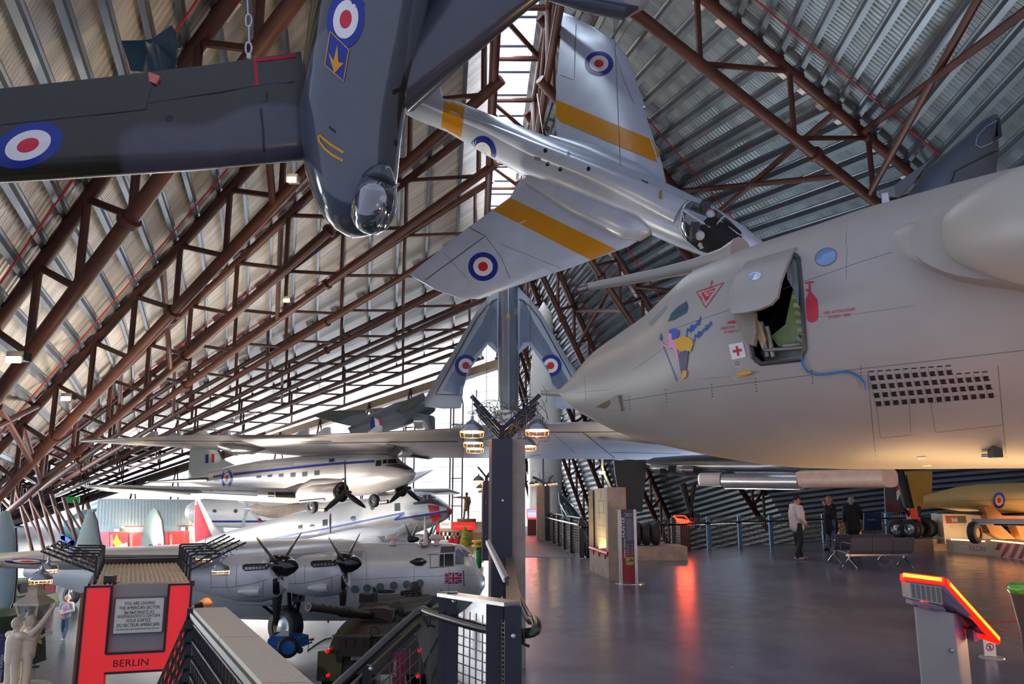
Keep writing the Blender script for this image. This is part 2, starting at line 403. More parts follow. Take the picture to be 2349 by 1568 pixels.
DL = deck('ceiling', RL, EL, M_deckL, 1.06, 'profiled metal roof deck, left slope'); DR = deck('ceiling', RR, ER, M_deckR, 1.5, 'profiled metal roof deck, right slope')
def purlins(R, E, n, t1, parent):
    for k in range(1, n+1):
        t = t1*k/n; b = MB(); pts = [surf(R, E, i, t, ZD-.005) for i in range(11)]
        dn = [(surf(R, E, i, t+.01)-surf(R, E, i, t-.01)).normalized() for i in range(11)]
        prof = [(-.17, 0), (-.17, -.05), (-.08, -.06), (-.07, -.30), (-.12, -.34), (.12, -.34), (.07, -.30), (.08, -.06), (.17, -.05), (.17, 0)]
        b.rings([[p+d*x+V((0, 0, z)) for x, z in prof] for p, d in zip(pts, dn)])
        b.build('purlin', M_galv2, parent, angle=25)
purlins(RL, EL, 26, 1.03, DL); purlins(RR, ER, 70, 1.47, DR)

# ---- trusses
ORD = ['nearest', 'second', 'third', 'fourth', 'fifth', 'sixth', 'seventh', 'eighth', 'ninth', 'tenth', 'farthest']
def truss(i, R, E, side, r):
    d = surf(R, E, i, .5)
    root = thing('roof_truss', 'rust-brown tubular steel truss under the %s roof slope, %s from the camera' % (side, ORD[i]), 'roof truss', tuple(surf(R, E, i, 1.)), 'brown trusses under the %s roof slope' % side)
    B = lambda t: surf(R, E, i, t); T = lambda t: surf(R, E, i, t, ZT)
    far = i >= 7; ns = 6 if far else 10
    b = MB(); b.path([B(0), B(.35), B(.7), B(1)], r, ns); o = b.build('bottom_chord', M_rust, root); bc = o
    if not far:
        for t in (.22, .47, .72):
            b = MB(); tt = (B(t+.01)-B(t-.01)).normalized(); b.tube(B(t)-tt*.09, B(t)+tt*.09, r*1.45, n=14)
            for k in range(10):
                sd = tt.cross(V((0, 0, 1))).normalized(); u = sd.cross(tt); q = B(t)+(sd*math.cos(k*.628)+u*math.sin(k*.628))*r*1.25; b.tube(q-tt*.14, q+tt*.14, .03, n=5)
            b.build('bolted_flange', M_rust, bc)
    b = MB(); b.path([T(-.0), T(.35), T(.7), T(1)], r*.95, ns); tc_ = b.build('top_chord', M_rust, root)
    n = 11
    for k in range(n+1):
        t = min(.02+k*.98/n, .985)
        b = MB(); b.tube(B(t), T(t), r*.55, n=ns-2); b.build('web_strut', M_rust, root)
        if k < n:
            t2 = .02+(k+1)*.98/n; b = MB(); b.tube(T(t2) if t2 < .985 else T(.985), B(t), r*.5, n=ns-2); b.build('web_strut', M_rust, root)
    # bearing brackets and pale closure pieces beside the top chord at every purlin
    nb = 27 if side == 'left' else 50; b = MB(); c = []
    for k in range(1, nb):
        t = 1.03*k/26 if side == 'left' else 1.18*k/56
        if t > 1: break
        p = T(t); tt = (T(t+.01)-T(t-.01)).normalized(); b.bar(p, p+V((0, 0, .35)), .2, .2, tuple(tt))
        if not far:
            off = (surf(R, E, i+.06 if i < 10 else i, t)-surf(R, E, i-.06 if i else i, t)).normalized()
            c.append(MB().bar(p+tt*.55+off*.55+V((0, 0, .48)), p+tt*1.25+off*.55+V((0, 0, .48)), .45, .3))
    b.build('purlin_bracket', M_rust, root, smooth=False)
    for x in c: x.build('closure_piece', M_white, root, smooth=False)
    return root
for i in range(1, 11):
    truss(i, RL, EL, 'left', .24)
for i in range(1, 11): truss(i, RR, ER, 'right', .22)
# longitudinal bracing between neighbouring trusses, red fall-arrest lines
brace_spots = [(RL, EL, 'left', 1, .78), (RL, EL, 'left', 1, .3), (RL, EL, 'left', 2, .5), (RL, EL, 'left', 2, .82), (RL, EL, 'left', 3, .3), (RL, EL, 'left', 3, .62), (RL, EL, 'left', 4, .5), (RL, EL, 'left', 5, .32), (RL, EL, 'left', 5, .7), (RL, EL, 'left', 6, .5), (RL, EL, 'left', 7, .3), (RL, EL, 'left', 8, .5),
               (RR, ER, 'right', 1, .28), (RR, ER, 'right', 2, .25), (RR, ER, 'right', 2, .6), (RR, ER, 'right', 3, .35), (RR, ER, 'right', 3, .62), (RR, ER, 'right', 4, .3), (RR, ER, 'right', 4, .6), (RR, ER, 'right', 5, .4)]
for R, E, s, i, t in brace_spots:
    root = thing('roof_brace', 'brown tubular brace under the %s roof slope behind the %s truss, %s' % (s, ORD[i], 'high near the ridge' if t < .4 else 'halfway down' if t < .65 else 'low near the eaves'), 'brace', tuple(surf(R, E, i, t)), 'tubular braces between the trusses')
    mid = surf(R, E, i+.5, t, 1.5)
    for a in ((surf(R, E, i, t), surf(R, E, i+1, t, ZT)), (surf(R, E, i, t, ZT), mid), (mid, surf(R, E, i+1, t))):
        b = MB(); b.tube(a[0], a[1], .14, n=8); b.build('tube', M_rust, root)
for R, E, s, I in ((RL, EL, 'left', (1, 2, 3, 4, 5)), (RR, ER, 'right', (2, 3, 4, 5))):
    for i in I:
        b = MB(); b.path([surf(R, E, i-.16, t/10*.9, ZD-.5) for t in range(1, 11)], .03, 6)
        tag(b.build('safety_line', M_red), 'thin red safety line strung beside the %s truss under the %s roof slope' % (ORD[i], s), 'safety line', 'red safety lines under the roof')

# ---- ridge rooflight with its frame
b = MB()
gl = [V((XC(d)-.95, d, ZR+ZD+.3)) for d in (4, 88)]+[V((XC(d)+.95, d, ZR+ZD+.3)) for d in (88, 4)]
b.prism(gl, (0, 0, .04)); M_gl = glass('clear_glazing', '#f4f8ff', .02, .98, edge=.12)
w1 = tag(b.build('window_1', M_gl, smooth=False), 'long glazed rooflight strip along the ridge', None, kind='structure')
b = MB()
for d in [10+2.1*k for k in range(37)]: b.bar((XC(d)-.95, d, ZR+ZD+.26), (XC(d)+.95, d, ZR+ZD+.26), .06, .1)
b.build('glazing_bars', M_galv2, w1, smooth=False)
rt = thing('ridge_truss', 'rust-brown tubular box truss under the glazed ridge', 'ridge truss', (XC(30), 30, ZR), None)
for sgn in (-1, 1):
    for z in (ZR, ZR+ZT):
        b = MB(); b.tube((XC(7)+sgn*1.15, 7, z), (XC(88)+sgn*1.15, 88, z), .17, n=10); b.build('ridge_chord', M_rust, rt)
D = [RD[1]+k*3.55 for k in range(20)]
for k, d in enumerate(D):
    b = MB(); b.tube((XC(d)-1.15, d, ZR+ZT), (XC(d)+1.15, d, ZR+ZT), .13, n=8); b.build('cross_tube', M_rust, rt)
    if k % 2 == 0:
        b = MB(); b.tube((XC(d)-1.15, d, ZR+ZT), (XC(d+3.55)+1.15, d+3.55, ZR+ZT), .12, n=8); b.build('diagonal_tube', M_rust, rt)
        for sgn in (-1, 1):
            b = MB(); b.tube((XC(d)+sgn*1.15, d, ZR), (XC(d)+sgn*1.15, d, ZR+ZT), .14, n=8); b.build('post_tube', M_rust, rt)
            b = MB(); b.tube((XC(d)+sgn*1.15, d, ZR+ZT), (XC(d+7.1)+sgn*1.15, d+7.1, ZR), .11, n=8); b.build('diagonal_tube', M_rust, rt)

# ---- glazed end wall with lattice masts
A, B_ = V((RL[10].x+3.5, RL[10].y-2.2, 0)), V((EL[10].x, EL[10].y, 0)); tdir = (B_-A).normalized(); nrm = V((tdir.y, -tdir.x, 0))
top = lambda s: lerp(RL[10].z, EL[10].z, s)+ZD
S = [k/24 for k in range(25)]; off = V((0, 1.2, 0))
b = MB()
for k in range(24):
    a0, a1 = lerp(A, B_, S[k])+off, lerp(A, B_, S[k+1])+off
    b.hexa([a0+V((0, 0, LOW)), a1+V((0, 0, LOW)), a1+V((0, .05, LOW)), a0+V((0, .05, LOW)), a0+V((0, 0, top(S[k]))), a1+V((0, 0, top(S[k+1]))), a1+V((0, .05, top(S[k+1]))), a0+V((0, .05, top(S[k])))])
w2 = tag(b.build('window_2', M_gl, smooth=False), 'fully glazed end wall of the hall', None, kind='structure')
b = MB(); z = LOW+1.8
while z < 20:
    s = min(1, max(0, 1-(z-ZD-EL[10].z)/(RL[10].z-EL[10].z)))
    b.bar(A+off+V((0, -.1, z)), lerp(A, B_, s)+off+V((0, -.1, z)), .06, .045); z += 1.9
b.build('transoms', mat('pale_transom', '#dcd6cc', .5), w2, smooth=False)
b = MB(); b.bar(A+V((0, -.6, top(0)-ZD-.9)), B_+V((0, -.6, top(1)-ZD-.9)), 1.2, 1.0); tag(b.build('trim_1', mat('buff_gutter_beam', '#a98e74', .6), smooth=False), 'buff beam along the head of the glazed end wall', None, kind='structure')
def wallpt(u):   # point of the end wall seen at pixel column u
    r = ray(u, 1145); o2 = A - V((0, 0, 0)); den = r.x*tdir.y-r.y*tdir.x
    k = (A.x*tdir.y-A.y*tdir.x)/den; p = r*k; return V((p.x, p.y, 0)), (p-A).length/(B_-A).length
for u in (1058, 948, 853, 740, 648, 520, 415, 320, 215):
    p, s = wallpt(u); p = p-nrm*1.2 if (p+nrm).y > p.y else p+nrm*1.2; zt = top(s)-ZD-.6
    root = thing('lattice_mast', 'brown lattice mast of the glazed end wall, %s from the left' % dict(zip((215,320,415,520,648,740,853,948,1058),('leftmost','second','third','fourth','fifth','sixth','seventh','eighth','rightmost')))[u], 'mast', (p.x, p.y, LOW), 'lattice masts along the glazed end wall')
    wd = 1.9; z0 = LOW; pin = p+V((0, 0, zt))
    zk = zt-4.2 if zt > 3 else zt-1.5
    for sx_ in (-1, 0, 1):
        b = MB(); q = p+tdir*sx_*wd*.5-nrm*(0 if sx_ else .7)*(1 if nrm.y > 0 else -1); b.path([q+V((0, 0, LOW)), q+V((0, 0, zk)), pin], .1, 6); b.build('mast_leg', M_rust, root)
    b = MB(); z = LOW+1
    while z < zk+.1:
        l_, r_, c_ = p-tdir*wd*.5, p+tdir*wd*.5, p-nrm*.7*(1 if nrm.y > 0 else -1)
        for a0, a1 in ((l_, r_), (l_, c_), (c_, r_)): b.tube(a0+V((0, 0, z)), a1+V((0, 0, z)), .06, n=5)
        z += 3.4
    b.build('rung', M_rust, root)
# ---- slanting posts of the low left side wall
for k in range(7):
    u0 = 40+k*28; d = 62-k*1.2
    f, t = P(u0+55, 1145, d), P(u0-8, 1150, d); f.z = LOW; t.z = LOW+6.4-.25*k
    b = MB(); b.tube(f, t, .15, n=10)
    pst = tag(b.build('slanted_post', M_rust), 'slanted brown tubular post of the low left side wall, %s from the left' % ['leftmost', 'second', 'third', 'fourth', 'fifth', 'sixth', 'seventh', 'eighth'][k], 'post', 'slanted posts of the low side wall')
    if k < 6:
        f2, t2 = P(u0+83, 1145, d-1.2), P(u0+20, 1150, d-1.2); f2.z = LOW; t2.z = LOW+6.2
        b = MB(); b.tube(lerp(f, t, .85), lerp(f2, t2, .25), .09, n=6); b.build('side_brace', M_rust, pst)

# ================================================================ large cream jet bomber on the right
M_vic = mat('worn_cream_grey_paint', '#9c978f', .42, 0, .06, 1.3, bump=.03)
M_vic2 = mat('cream_grey_panel', '#959088', .45, 0, .06, 2)
M_line = mat('panel_line', '#6c6761', .6, 0, 0)
M_dark = mat('dark_void', '#0b0b0c', .7, 0, 0)
M_green = mat('interior_green_paint', '#93a86b', .4, 0, .12, 5)
M_olive = mat('interior_grey_green', '#6c7668', .5, 0, .15, 6)
M_stencil = mat('red_stencil', '#b3192c', .5, 0, 0)
M_blue = mat('blue_paint', '#1d4fa0', .45, 0, 0); M_navy = mat('roundel_blue', '#16308f', .3, 0, .05)
M_rwhite = mat('roundel_white', '#e8e6e2', .3, 0, .03); M_rred = mat('roundel_red', '#cf1f38', .3, 0, .05)
ROUND = [M_navy, M_rwhite, M_rred]
M_steel = mat('bare_steel', '#b9bcc0', .25, .9, .1, 4); M_rubber = mat('black_rubber', '#17171a', .6, 0, .2, 6)
M_yel = mat('yellow_paint', '#d79a12', .4, 0, .06)
vic = thing('jet_bomber', 'huge cream-grey jet bomber nose with pin-up art and open crew door', 'aircraft', (5, 9, 0))
def dV(u):
    k = (u-U0)/1600; s = (12.5*k-.5)/(5.37+4.5*k); return 12.5-4.5*s
prof = [(1241, 899, 902), (1243, 894.5, 906.5), (1262, 893, 908), (1287, 891, 909), (1300, 882, 922), (1324, 860, 944), (1350, 834, 957), (1379, 803, 974), (1434, 768, 1000), (1480, 738, 1014), (1524, 709, 1025), (1570, 668, 1036), (1629, 615, 1050), (1690, 588, 1061), (1757, 560, 1071), (1826, 536, 1077), (1929, 503, 1080), (2033, 466, 1081), (2135, 437, 1081), (2240, 407, 1081), (2349, 378, 1081), (2480, 345, 1080), (2700, 290, 1090), (3000, 215, 1120)]
def smooth_prof(pr, n):   # resample through u with linear segments lightly smoothed
    out = []
    for i in range(n+1):
        u = pr[3][0]+(pr[-1][0]-pr[3][0])*(i/n)
        for a, c in zip(pr, pr[1:]):
            if a[0] <= u <= c[0]: t = (u-a[0])/(c[0]-a[0]); out.append([u, a[1]+(c[1]-a[1])*t, a[2]+(c[2]-a[2])*t]); break
    for _ in range(3):
        q = [list(x) for x in out]
        for i in range(1, len(out)-1):
            for k in (1, 2): q[i][k] = .25*out[i-1][k]+.5*out[i][k]+.25*out[i+1][k]
        out = q
    return [list(x) for x in pr[:3]]+out
pr = smooth_prof(prof, 170); st = []
for u, a, c in pr:
    d = dV(u); h = m((c-a)/2, d); st.append((P(u, (a+c)/2, d), min(h*.96, 1.62), h))
fb = MB(); fb.loft(st, 132, tang=(5.37, -4.5, 0))
door_poly = [(1700, 622), (1780, 596), (1824, 584), (1832, 596), (1837, 650), (1847, 800), (1836, 824), (1746, 834), (1727, 818), (1722, 790), (1706, 705)]
def inside(p, poly):
    x, y = p; c = False; j = len(poly)-1
    for i in range(len(poly)):
        xi, yi = poly[i]; xj, yj = poly[j]
        if (yi > y) != (yj > y) and x < (xj-xi)*(y-yi)/(yj-yi)+xi: c = not c
        j = i
    return c
nf, nm = [], []
ax = V((5.37, -4.5, 0)).normalized()
for f, k in zip(fb.f, fb.mi):
    c = sum((fb.v[i] for i in f), V())/len(f)
    near = (c.x-.5)*(-.642)+(c.y-12.5)*(-.766) > 0
    if near and inside(proj(c), door_poly): continue
    nf.append(f); nm.append(k)
hull_full = MB(); hull_full.v, hull_full.f, hull_full.mi = fb.v, fb.f, fb.mi
GEO['victor_full'] = (fb.v, fb.f)
class _N: name = 'victor_full'
VF = [_N]                      # markings are laid on the uncut skin
fb.f, fb.mi = nf, nm
hull = fb.build('fuselage', M_vic, vic, angle=50)
def vp(u, v, off=0.):          # point on the skin
    return hit(VF, u, v, off)
def skin_path(pts, r, name, material, off=.01, n=6, parent=None):
    b = MB(); q = [vp(u, v, off) for u, v in pts]; q = [x for x in q if x is not None]; b.path(q, r, n); return b.build(name, material, parent or vic)
def dense(poly, k=8, close=True):
    out = []; N = len(poly)
    for i in range(N if close else N-1):
        a, c = poly[i], poly[(i+1) % N]; out += [(a[0]+(c[0]-a[0])*j/k, a[1]+(c[1]-a[1])*j/k) for j in range(k)]
    return out+([poly[0]] if close else [poly[-1]])
# crew doorway: rim, cavity, green seat bulkhead
skin_path(dense(door_poly), .03, 'doorway_rim', mat('dark_rubber_seal', '#3a3a38', .5), 0.)
nin = V((.642, .766, 0)); q = [vp(*p) for p in door_poly]; b = MB()
b.add(q+[x+nin*.9 for x in q], [(i, (i+1) % len(q), len(q)+(i+1) % len(q), len(q)+i) for i in range(len(q))]+[tuple(range(len(q), 2*len(q)))])
cav = b.build('doorway_cavity', M_dark, vic, smooth=False)
def inner(u, v, t): return vp(u, v)+nin*t
b = MB(); g = [(1802, 655), (1816, 668), (1830, 720), (1838, 790), (1768, 786), (1752, 762), (1785, 735)]
b.prism([inner(u, v, .25) for u, v in g], nin*.25); b.build('bulkhead', M_green, cav, smooth=False)
b = MB()
for k in range(6): b.bar(inner(1806+k*3, 672+k*19, .2), inner(1828+k*2, 676+k*19, .2), .035, .05)
b.build('bulkhead_ribs', mat('pale_green_rib', '#c3cf92', .4), cav, smooth=False)
b = MB(); b.prism([inner(u, v, .2) for u, v in ((1730, 800), (1842, 785), (1842, 815), (1745, 828))], nin*.3); b.build('sill', M_olive, cav, smooth=False)
b = MB()
for a, c, r in (((1738, 735), (1752, 815), .035), ((1752, 745), (1766, 815), .03), ((1790, 790), (1836, 784), .03), ((1745, 800), (1838, 793), .025), ((1822, 772), (1838, 780), .05)): b.tube(inner(*a, .1), inner(*c, .12), r)
b.build('door_struts', mat('grey_fitting', '#8f8d80', .4, .4), cav)
b = MB(); b.prism([inner(u, v, .05) for u, v in ((1732, 730), (1742, 742), (1752, 775), (1745, 800), (1734, 770))], nin*.1); b.build('door_actuator', mat('tan_fitting', '#b8a276', .5), cav, smooth=False)
# door leaf swung out over the doorway
dl = [[(1712, 600), (1750, 588), (1790, 577), (1826, 566)], [(1690, 630), (1735, 620), (1775, 610), (1806, 602)], [(1674, 665), (1715, 663), (1755, 655), (1790, 645)], [(1668, 700), (1710, 700), (1750, 692), (1783, 680)], [(1680, 719), (1710, 716), (1740, 709), (1768, 697)]]
offs = [.02, .22, .40, .50, .52]
L = []
for row, o_ in zip(dl, offs):
    L.append([vp(u, v)-nin*(o_)+V((0, 0, 0)) for u, v in row])
# keep the projected outline: move each point along its own sight line
L = [[CAMP+(vp(u, v)-CAMP)*(1-o_/ (vp(u, v)-CAMP).length) for u, v in row] for row, o_ in zip(dl, offs)]
def sheet(L, th, nrm_):
    b = MB(); r, c = len(L), len(L[0]); vs = [p for x in L for p in x]+[p+nrm_*th for x in L for p in x]; N = r*c; fs = []
    for i in range(r-1):
        for j in range(c-1):
            k = i*c+j; fs += [(k, k+1, k+c+1, k+c), (N+k, N+k+c, N+k+c+1, N+k+1)]
    per = [j for j in range(c)]+[i*c+c-1 for i in range(1, r)]+[(r-1)*c+j for j in range(c-2, -1, -1)]+[i*c for i in range(r-2, 0, -1)]
    for a, e in zip(per, per[1:]+per[:1]): fs.append((a, e, N+e, N+a))
    return b.add(vs, fs)
door = sheet(L, .07, nin).build('crew_door', M_vic, vic, angle=60)
dw = Decal(door); dw.ring((1732, 632), (14, -3), (2, 9), 0, 1, 24); dw.done('door_window', mat('blue_window_glass', '#5f82ae', .1, 0, 0, coat=.5), door)
# side strip of the door and lower flap
b = MB(); b.prism([CAMP+(vp(u, v)-CAMP)*(1-.32/11) for u, v in ((1680, 722), (1730, 714), (1734, 760), (1728, 792), (1712, 786))], nin*.1); b.build('door_flap', mat('brown_grey_panel', '#857b6c', .5), vic, smooth=False)
b = MB(); b.prism([CAMP+(vp(u, v)-CAMP)*(1-.02/11) for u, v in ((1812, 578), (1826, 568), (1833, 650), (1832, 700), (1818, 660), (1806, 640), (1804, 610))], nin*.05); b.build('door_inner_side', mat('grey_panel', '#7d7f7c', .5), vic, smooth=False)
# glazing
def decal_poly(pts, name, material, sub=3, off=.006, parent=None):
    d = Decal(VF, off); d.poly(pts, sub); return d.done(name, material, parent or vic)
decal_poly([(1540, 718), (1556, 702), (1575, 690), (1579, 702), (1576, 716), (1548, 733), (1532, 737)], 'cockpit_window', mat('cockpit_glass', '#3f5d66', .08, 0, .1, 2, coat=.6))
d = Decal(VF, .006); d.ring((1894.5, 589), (23, -6), (3, 18), 0, 1); d.done('round_window', mat('blue_window_glass', '#5f82ae', .1), vic)
d = Decal(VF, .004); d.ring((1894.5, 589), (25, -6.5), (3.4, 20), .92, 1.03); d.done('window_rim', M_line, vic)
decal_poly([(1486, 742), (1528, 700), (1532, 704), (1494, 748)], 'windscreen', mat('windscreen_grey', '#8c8f98', .2), 2)
# nose scoop
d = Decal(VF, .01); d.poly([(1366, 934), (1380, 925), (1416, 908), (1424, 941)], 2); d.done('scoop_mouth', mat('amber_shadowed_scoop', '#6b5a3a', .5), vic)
b = MB(); q = [vp(u, v) for u, v in ((1366, 934), (1395, 917), (1418, 906), (1422, 908), (1428, 942), (1423, 943))]; out = V((-.642, -.766, 0))
b.prism([q[0], q[1], q[2]+out*.05, q[3]+out*.06, q[4]+out*.05, q[5]], -out*.05); b.build('scoop_lip', M_vic2, vic)
# refuelling probe
b = MB(); pp = [P(1333, 663, 12.2), P(1345, 658, 12.1), P(1352, 657, 12.05), P(1420, 645, 11.8), P(1510, 628, 11.5), P(1590, 610, 11.2), P(1660, 590, 10.9), P(1700, 578, 10.6)]
b.path(pp, [.045, .05, .07, .085, .1, .12, .16, .25], 14); pb = b.build('refuelling_probe', M_vic, vic)
b = MB(); b.prism([P(u, v, dV(u)) for u, v in ((1585, 620), (1700, 585), (1680, 610), (1610, 640), (1600, 628))], (.05, .06, 0)); b.build('probe_fairing', M_vic, pb)
b = MB(); b.tube(P(1332, 664, 12.2), P(1352, 658, 12.05), .078, n=12); b.build('probe_nozzle', mat('grey_nozzle', '#6e6c6a', .4, .5), pb)
# aerial blade
b = MB(); b.prism([P(u, v, 8.9) for u, v in ((2022, 444), (2036, 441), (2041, 462), (2023, 468))], (.03, .05, 0)); b.build('aerial', mat('white_aerial', '#d6d6dc', .4), vic)
# engine intake, lip and cowl
def dS(u): return dV(u)-1.15
def ps(u, v, o_=0.): return P(u, v, dS(u)-o_)
b = MB(); b.loft([(ps(2040, 577), .02, .04), (ps(2046, 577), .1, .16), (ps(2062, 576), .2, .25), (ps(2090, 575), .3, .32), (ps(2150, 578), .42, .38), (ps(2230, 580), .55, .44), (ps(2349, 580), .7, .5), (ps(2560, 580), .8, .6)], 40, tang=ax); b.build('intake_fairing', M_vic, vic, angle=60)
lipo = [(2262, 438), (2230, 445), (2200, 455), (2165, 469), (2140, 481), (2115, 497), (2098, 514), (2088, 532), (2085, 548), (2089, 566), (2100, 585), (2118, 600), (2140, 612), (2170, 624), (2200, 632), (2245, 639), (2290, 643), (2349, 650), (2460, 660), (2460, 400)]
b = MB(); q = [ps(u, v, .47) for u, v in lipo]; b.prism(q, nin*.5); b.build('intake_lip', M_vic2, vic, angle=30)
b = MB(); b.loft([(ps(2163, 545, .46), .06, .07), (ps(2166, 544, .49), .12, .15), (ps(2176, 542, .52), .2, .23), (ps(2200, 539, .56), .28, .31), (ps(2235, 535, .6), .36, .39), (ps(2280, 530, .64), .44, .47), (ps(2349, 523, .67), .52, .56), (ps(2480, 512, .66), .6, .7)], 44, tang=ax); cw = b.build('engine_cowl', M_vic, vic, angle=60)
b = MB()
c0 = ps(2180, 541, .53); sd = ax.cross(V((0, 0, 1))).normalized()
for dd, r1, r2 in ((.02, .222, .252), (.2, .31, .34)):
    for k in range(30):
        a = 2*math.pi*k/30; b.sph(c0+ax*dd-nin*dd*.12+sd*math.cos(a)*r1*1.0+V((0, 0, 1))*math.sin(a)*r2*1.0, .007, 6)
b.build('cowl_rivets', M_line, cw)
# panel lines
d = Decal(VF, .003)
for pts, w in ([[(1430, 919), (1550, 899), (1700, 880), (1974, 845), (2060, 836), (2349, 803)], 1.6], [[(1550, 752), (1690, 704), (1830, 650), (1974, 600), (2045, 578)], 1.0], [[(1940, 560), (1945, 505)], .8], [[(1943, 565), (1941, 640)], .7], [[(1990, 850), (2003, 990), (2010, 1060)], 1.3], [[(2289, 838), (2300, 960), (2310, 1075)], 1.3], [[(2010, 930), (2085, 920), (2090, 998), (2020, 1005), (2010, 930)], .9], [[(2135, 924), (2290, 908)], .9], [[(2135, 924), (2146, 992), (2300, 975)], .9], [[(1320, 900), (1400, 893)], .8], [[(1340, 850), (1346, 955)], .9], [[(1830, 730), (1975, 718), (2100, 700)], .6], [[(2205, 430), (2200, 465), (2349, 430)], 1.2], [[(1600, 870), (1680, 862)], .6], [[(1450, 850), (1520, 800), (1530, 790)], .6]):
    d.line(pts, w)
d.done('panel_lines', M_line, vic)
d = Decal(VF, .004)
for u, v in ((1443, 918), (1527, 902), (1632, 889), (1733, 876), (1862, 858), (1974, 848)):
    for k in range(5): d.ring((u+k*.5, v-8+k*7), (1.2, 0), (0, 1.6), 0, 1, 8)
d.done('latches', mat('dark_latch', '#3d3a36', .5), vic)
# vent grid: each louvre a dark square with a slit above
d = Decal(VF, .004); gl_ = Decal(VF, .004)
def vent(i, r):
    u = 1993+i*19.55+r*4.6+(r*.1)*i; v = 862-1.45*i+r*19.6; return u, v
for r in range(4):
    for i in range(14):
        if r == 0 and i > 9: continue
        u, v = vent(i, r); d.quad([(u+2, v), (u+14, v-1), (u+15, v+10), (u+4, v+11)], 2, 2); d.quad([(u, v-11), (u+12, v-12), (u+12, v-9.5), (u, v-8.5)], 2, 1); gl_.line([(u-1, v-6), (u+1, v+8)], .8, 20)
d.done('vent_grid', M_dark, vic); gl_.done('vent_handles', M_line, vic)
# stencils and markings
d = Decal(VF); d.text('FIRE  EXTINGUISHER', (1925, 716), (7.9, -1.05), (.9, -9.5)); d.text('STORED  HERE', (1925, 727.5), (7.9, -1.05), (.9, -9.5)); d.done('stencil_text', M_stencil, vic)
d = Decal(VF); d.poly([(1847, 646.5), (1867, 644), (1867, 647.5), (1859, 648.5), (1860, 668), (1870, 680), (1875, 687), (1877, 724), (1874, 733), (1866, 738), (1858, 738.5), (1852, 734), (1850, 724), (1848, 686), (1851, 680), (1856, 668), (1852, 667.5), (1847, 665), (1855, 661), (1855, 648.8), (1847, 650)], 2); d.done('extinguisher_mark', M_stencil, vic)
d = Decal(VF); d.text('ASBESTOS', (1668, 754), (7.2, -.9), (1.4, -9)); d.text('STORED H', (1676, 762.5), (7.2, -.9), (1.4, -9)); d.poly([(1666, 741), (1672, 736), (1684, 734), (1688, 741), (1678, 742)], 1); d.done('stencil_text', M_stencil, vic)
d = Decal(VF)
for a, c in (((1598, 669), (1660, 648)), ((1660, 648), (1618, 705.5)), ((1618, 705.5), (1598, 669))): d.line([a, c], 1.6)
d.poly([(1609, 671.5), (1641, 660), (1619, 691)], 2); d.line([(1630, 657), (1632, 647)], 1.8); d.poly([(1629, 649), (1634, 642), (1636, 650)], 0)
d.text('DANGER', (1626, 662.5), (4.6, -1.3), (1, -5.5)); d.text('VERIFY', (1606.5, 684), (2, 4.3), (4.5, -2)); d.text('ARMED', (1633, 681), (2.6, -3.6), (3, 3)); d.done('seat_warning_triangle', M_stencil, vic)
d = Decal(VF, .008); d.text('EJECTION', (1625.5, 672), (4.7, -1.4), (1, -5.5)); d.text('SEAT', (1623, 678.5), (4.7, -1.4), (1, -5.5)); d.done('triangle_text', M_rwhite, vic)
d = Decal(VF); d.quad([(1671, 790), (1704, 784), (1712, 818), (1679, 825)], 4, 4); d.done('first_aid_panel', mat('first_aid_white', '#dcdad6', .5), vic)
d = Decal(VF, .010); d.quad([(1687, 794), (1692.5, 793), (1696.5, 815), (1691, 816)], 2, 4); d.quad([(1680, 803), (1701, 799), (1702, 805), (1681.5, 809)], 4, 2); d.done('red_cross', M_stencil, vic)
d = Decal(VF); d.ring((1691, 833), (4.5, 0), (0, 4.5), .75, 1, 20); d.done('key_mark', M_line, vic)
d = Decal(VF); d.text('HANDLE', (1692, 843), (3.8, -.3)); d.text('OPEN', (1695, 849), (3.8, -.3)); d.text('TO OPEN DOOR', (1694, 864), (4, -.5)); d.text('PULL', (1688, 870), (4, -.5)); d.done('white_stencil', mat('white_stencil', '#d9d6cf', .5), vic)
b = MB(); a = [vp(u, v, .03) for u, v in ((1688, 857), (1712, 852), (1725, 852), (1724, 857), (1712, 861), (1700, 862))]; b.prism(a, -nin*.04); b.build('door_handle', M_yel, vic)
# nose art: lettering and a striding figure with a spear
d = Decal(VF, .012); d.text('Maid', (1589.8, 757.8), (17.5, -16.5), (3, -27)); d.text('Marian', (1611.8, 765.8), (15, -14.5), (3, -25)); d.text('Maid', (1589, 757), (17.5, -16.5), (3, -27)); d.text('Marian', (1611, 765), (15, -14.5), (3, -25)); d.done('nose_art_lettering', M_blue, vic)
na = []
def art(name, col, polys, off):
    d = Decal(VF, off)
    for p in polys: d.poly(p, 3)
    return d.done(name, mat('art_'+name, col, .45, 0, 0), vic)
art('spear', '#1c4f98', [[(1516, 762), (1520, 778), (1517, 780), (1553, 873), (1551, 873.5), (1515.5, 780), (1512, 777)]], .014)
art('figure_skin', '#d98aa8', [[(1532, 764), (1541, 762), (1541, 778), (1548, 780), (1552, 800), (1560, 835), (1557, 835), (1546, 800), (1541, 797), (1536, 799), (1520, 793), (1516, 783), (1519, 782), (1522, 789), (1534, 793), (1535, 782), (1531, 775)]], .016)
art('figure_hair', '#3d57a0', [[(1536, 756), (1545, 752), (1558, 758), (1556, 771), (1550, 776), (1542, 778), (1540, 764), (1533, 764)]], .020)
art('figure_tunic', '#cf9e16', [[(1546, 778), (1570, 770), (1586, 777), (1590, 788), (1584, 806), (1572, 803), (1562, 806), (1552, 800), (1548, 789)]], .022)
art('figure_leggings', '#454063', [[(1560, 803), (1580, 800), (1578, 815), (1573, 850), (1566, 863), (1561, 850), (1556, 820)]], .018)
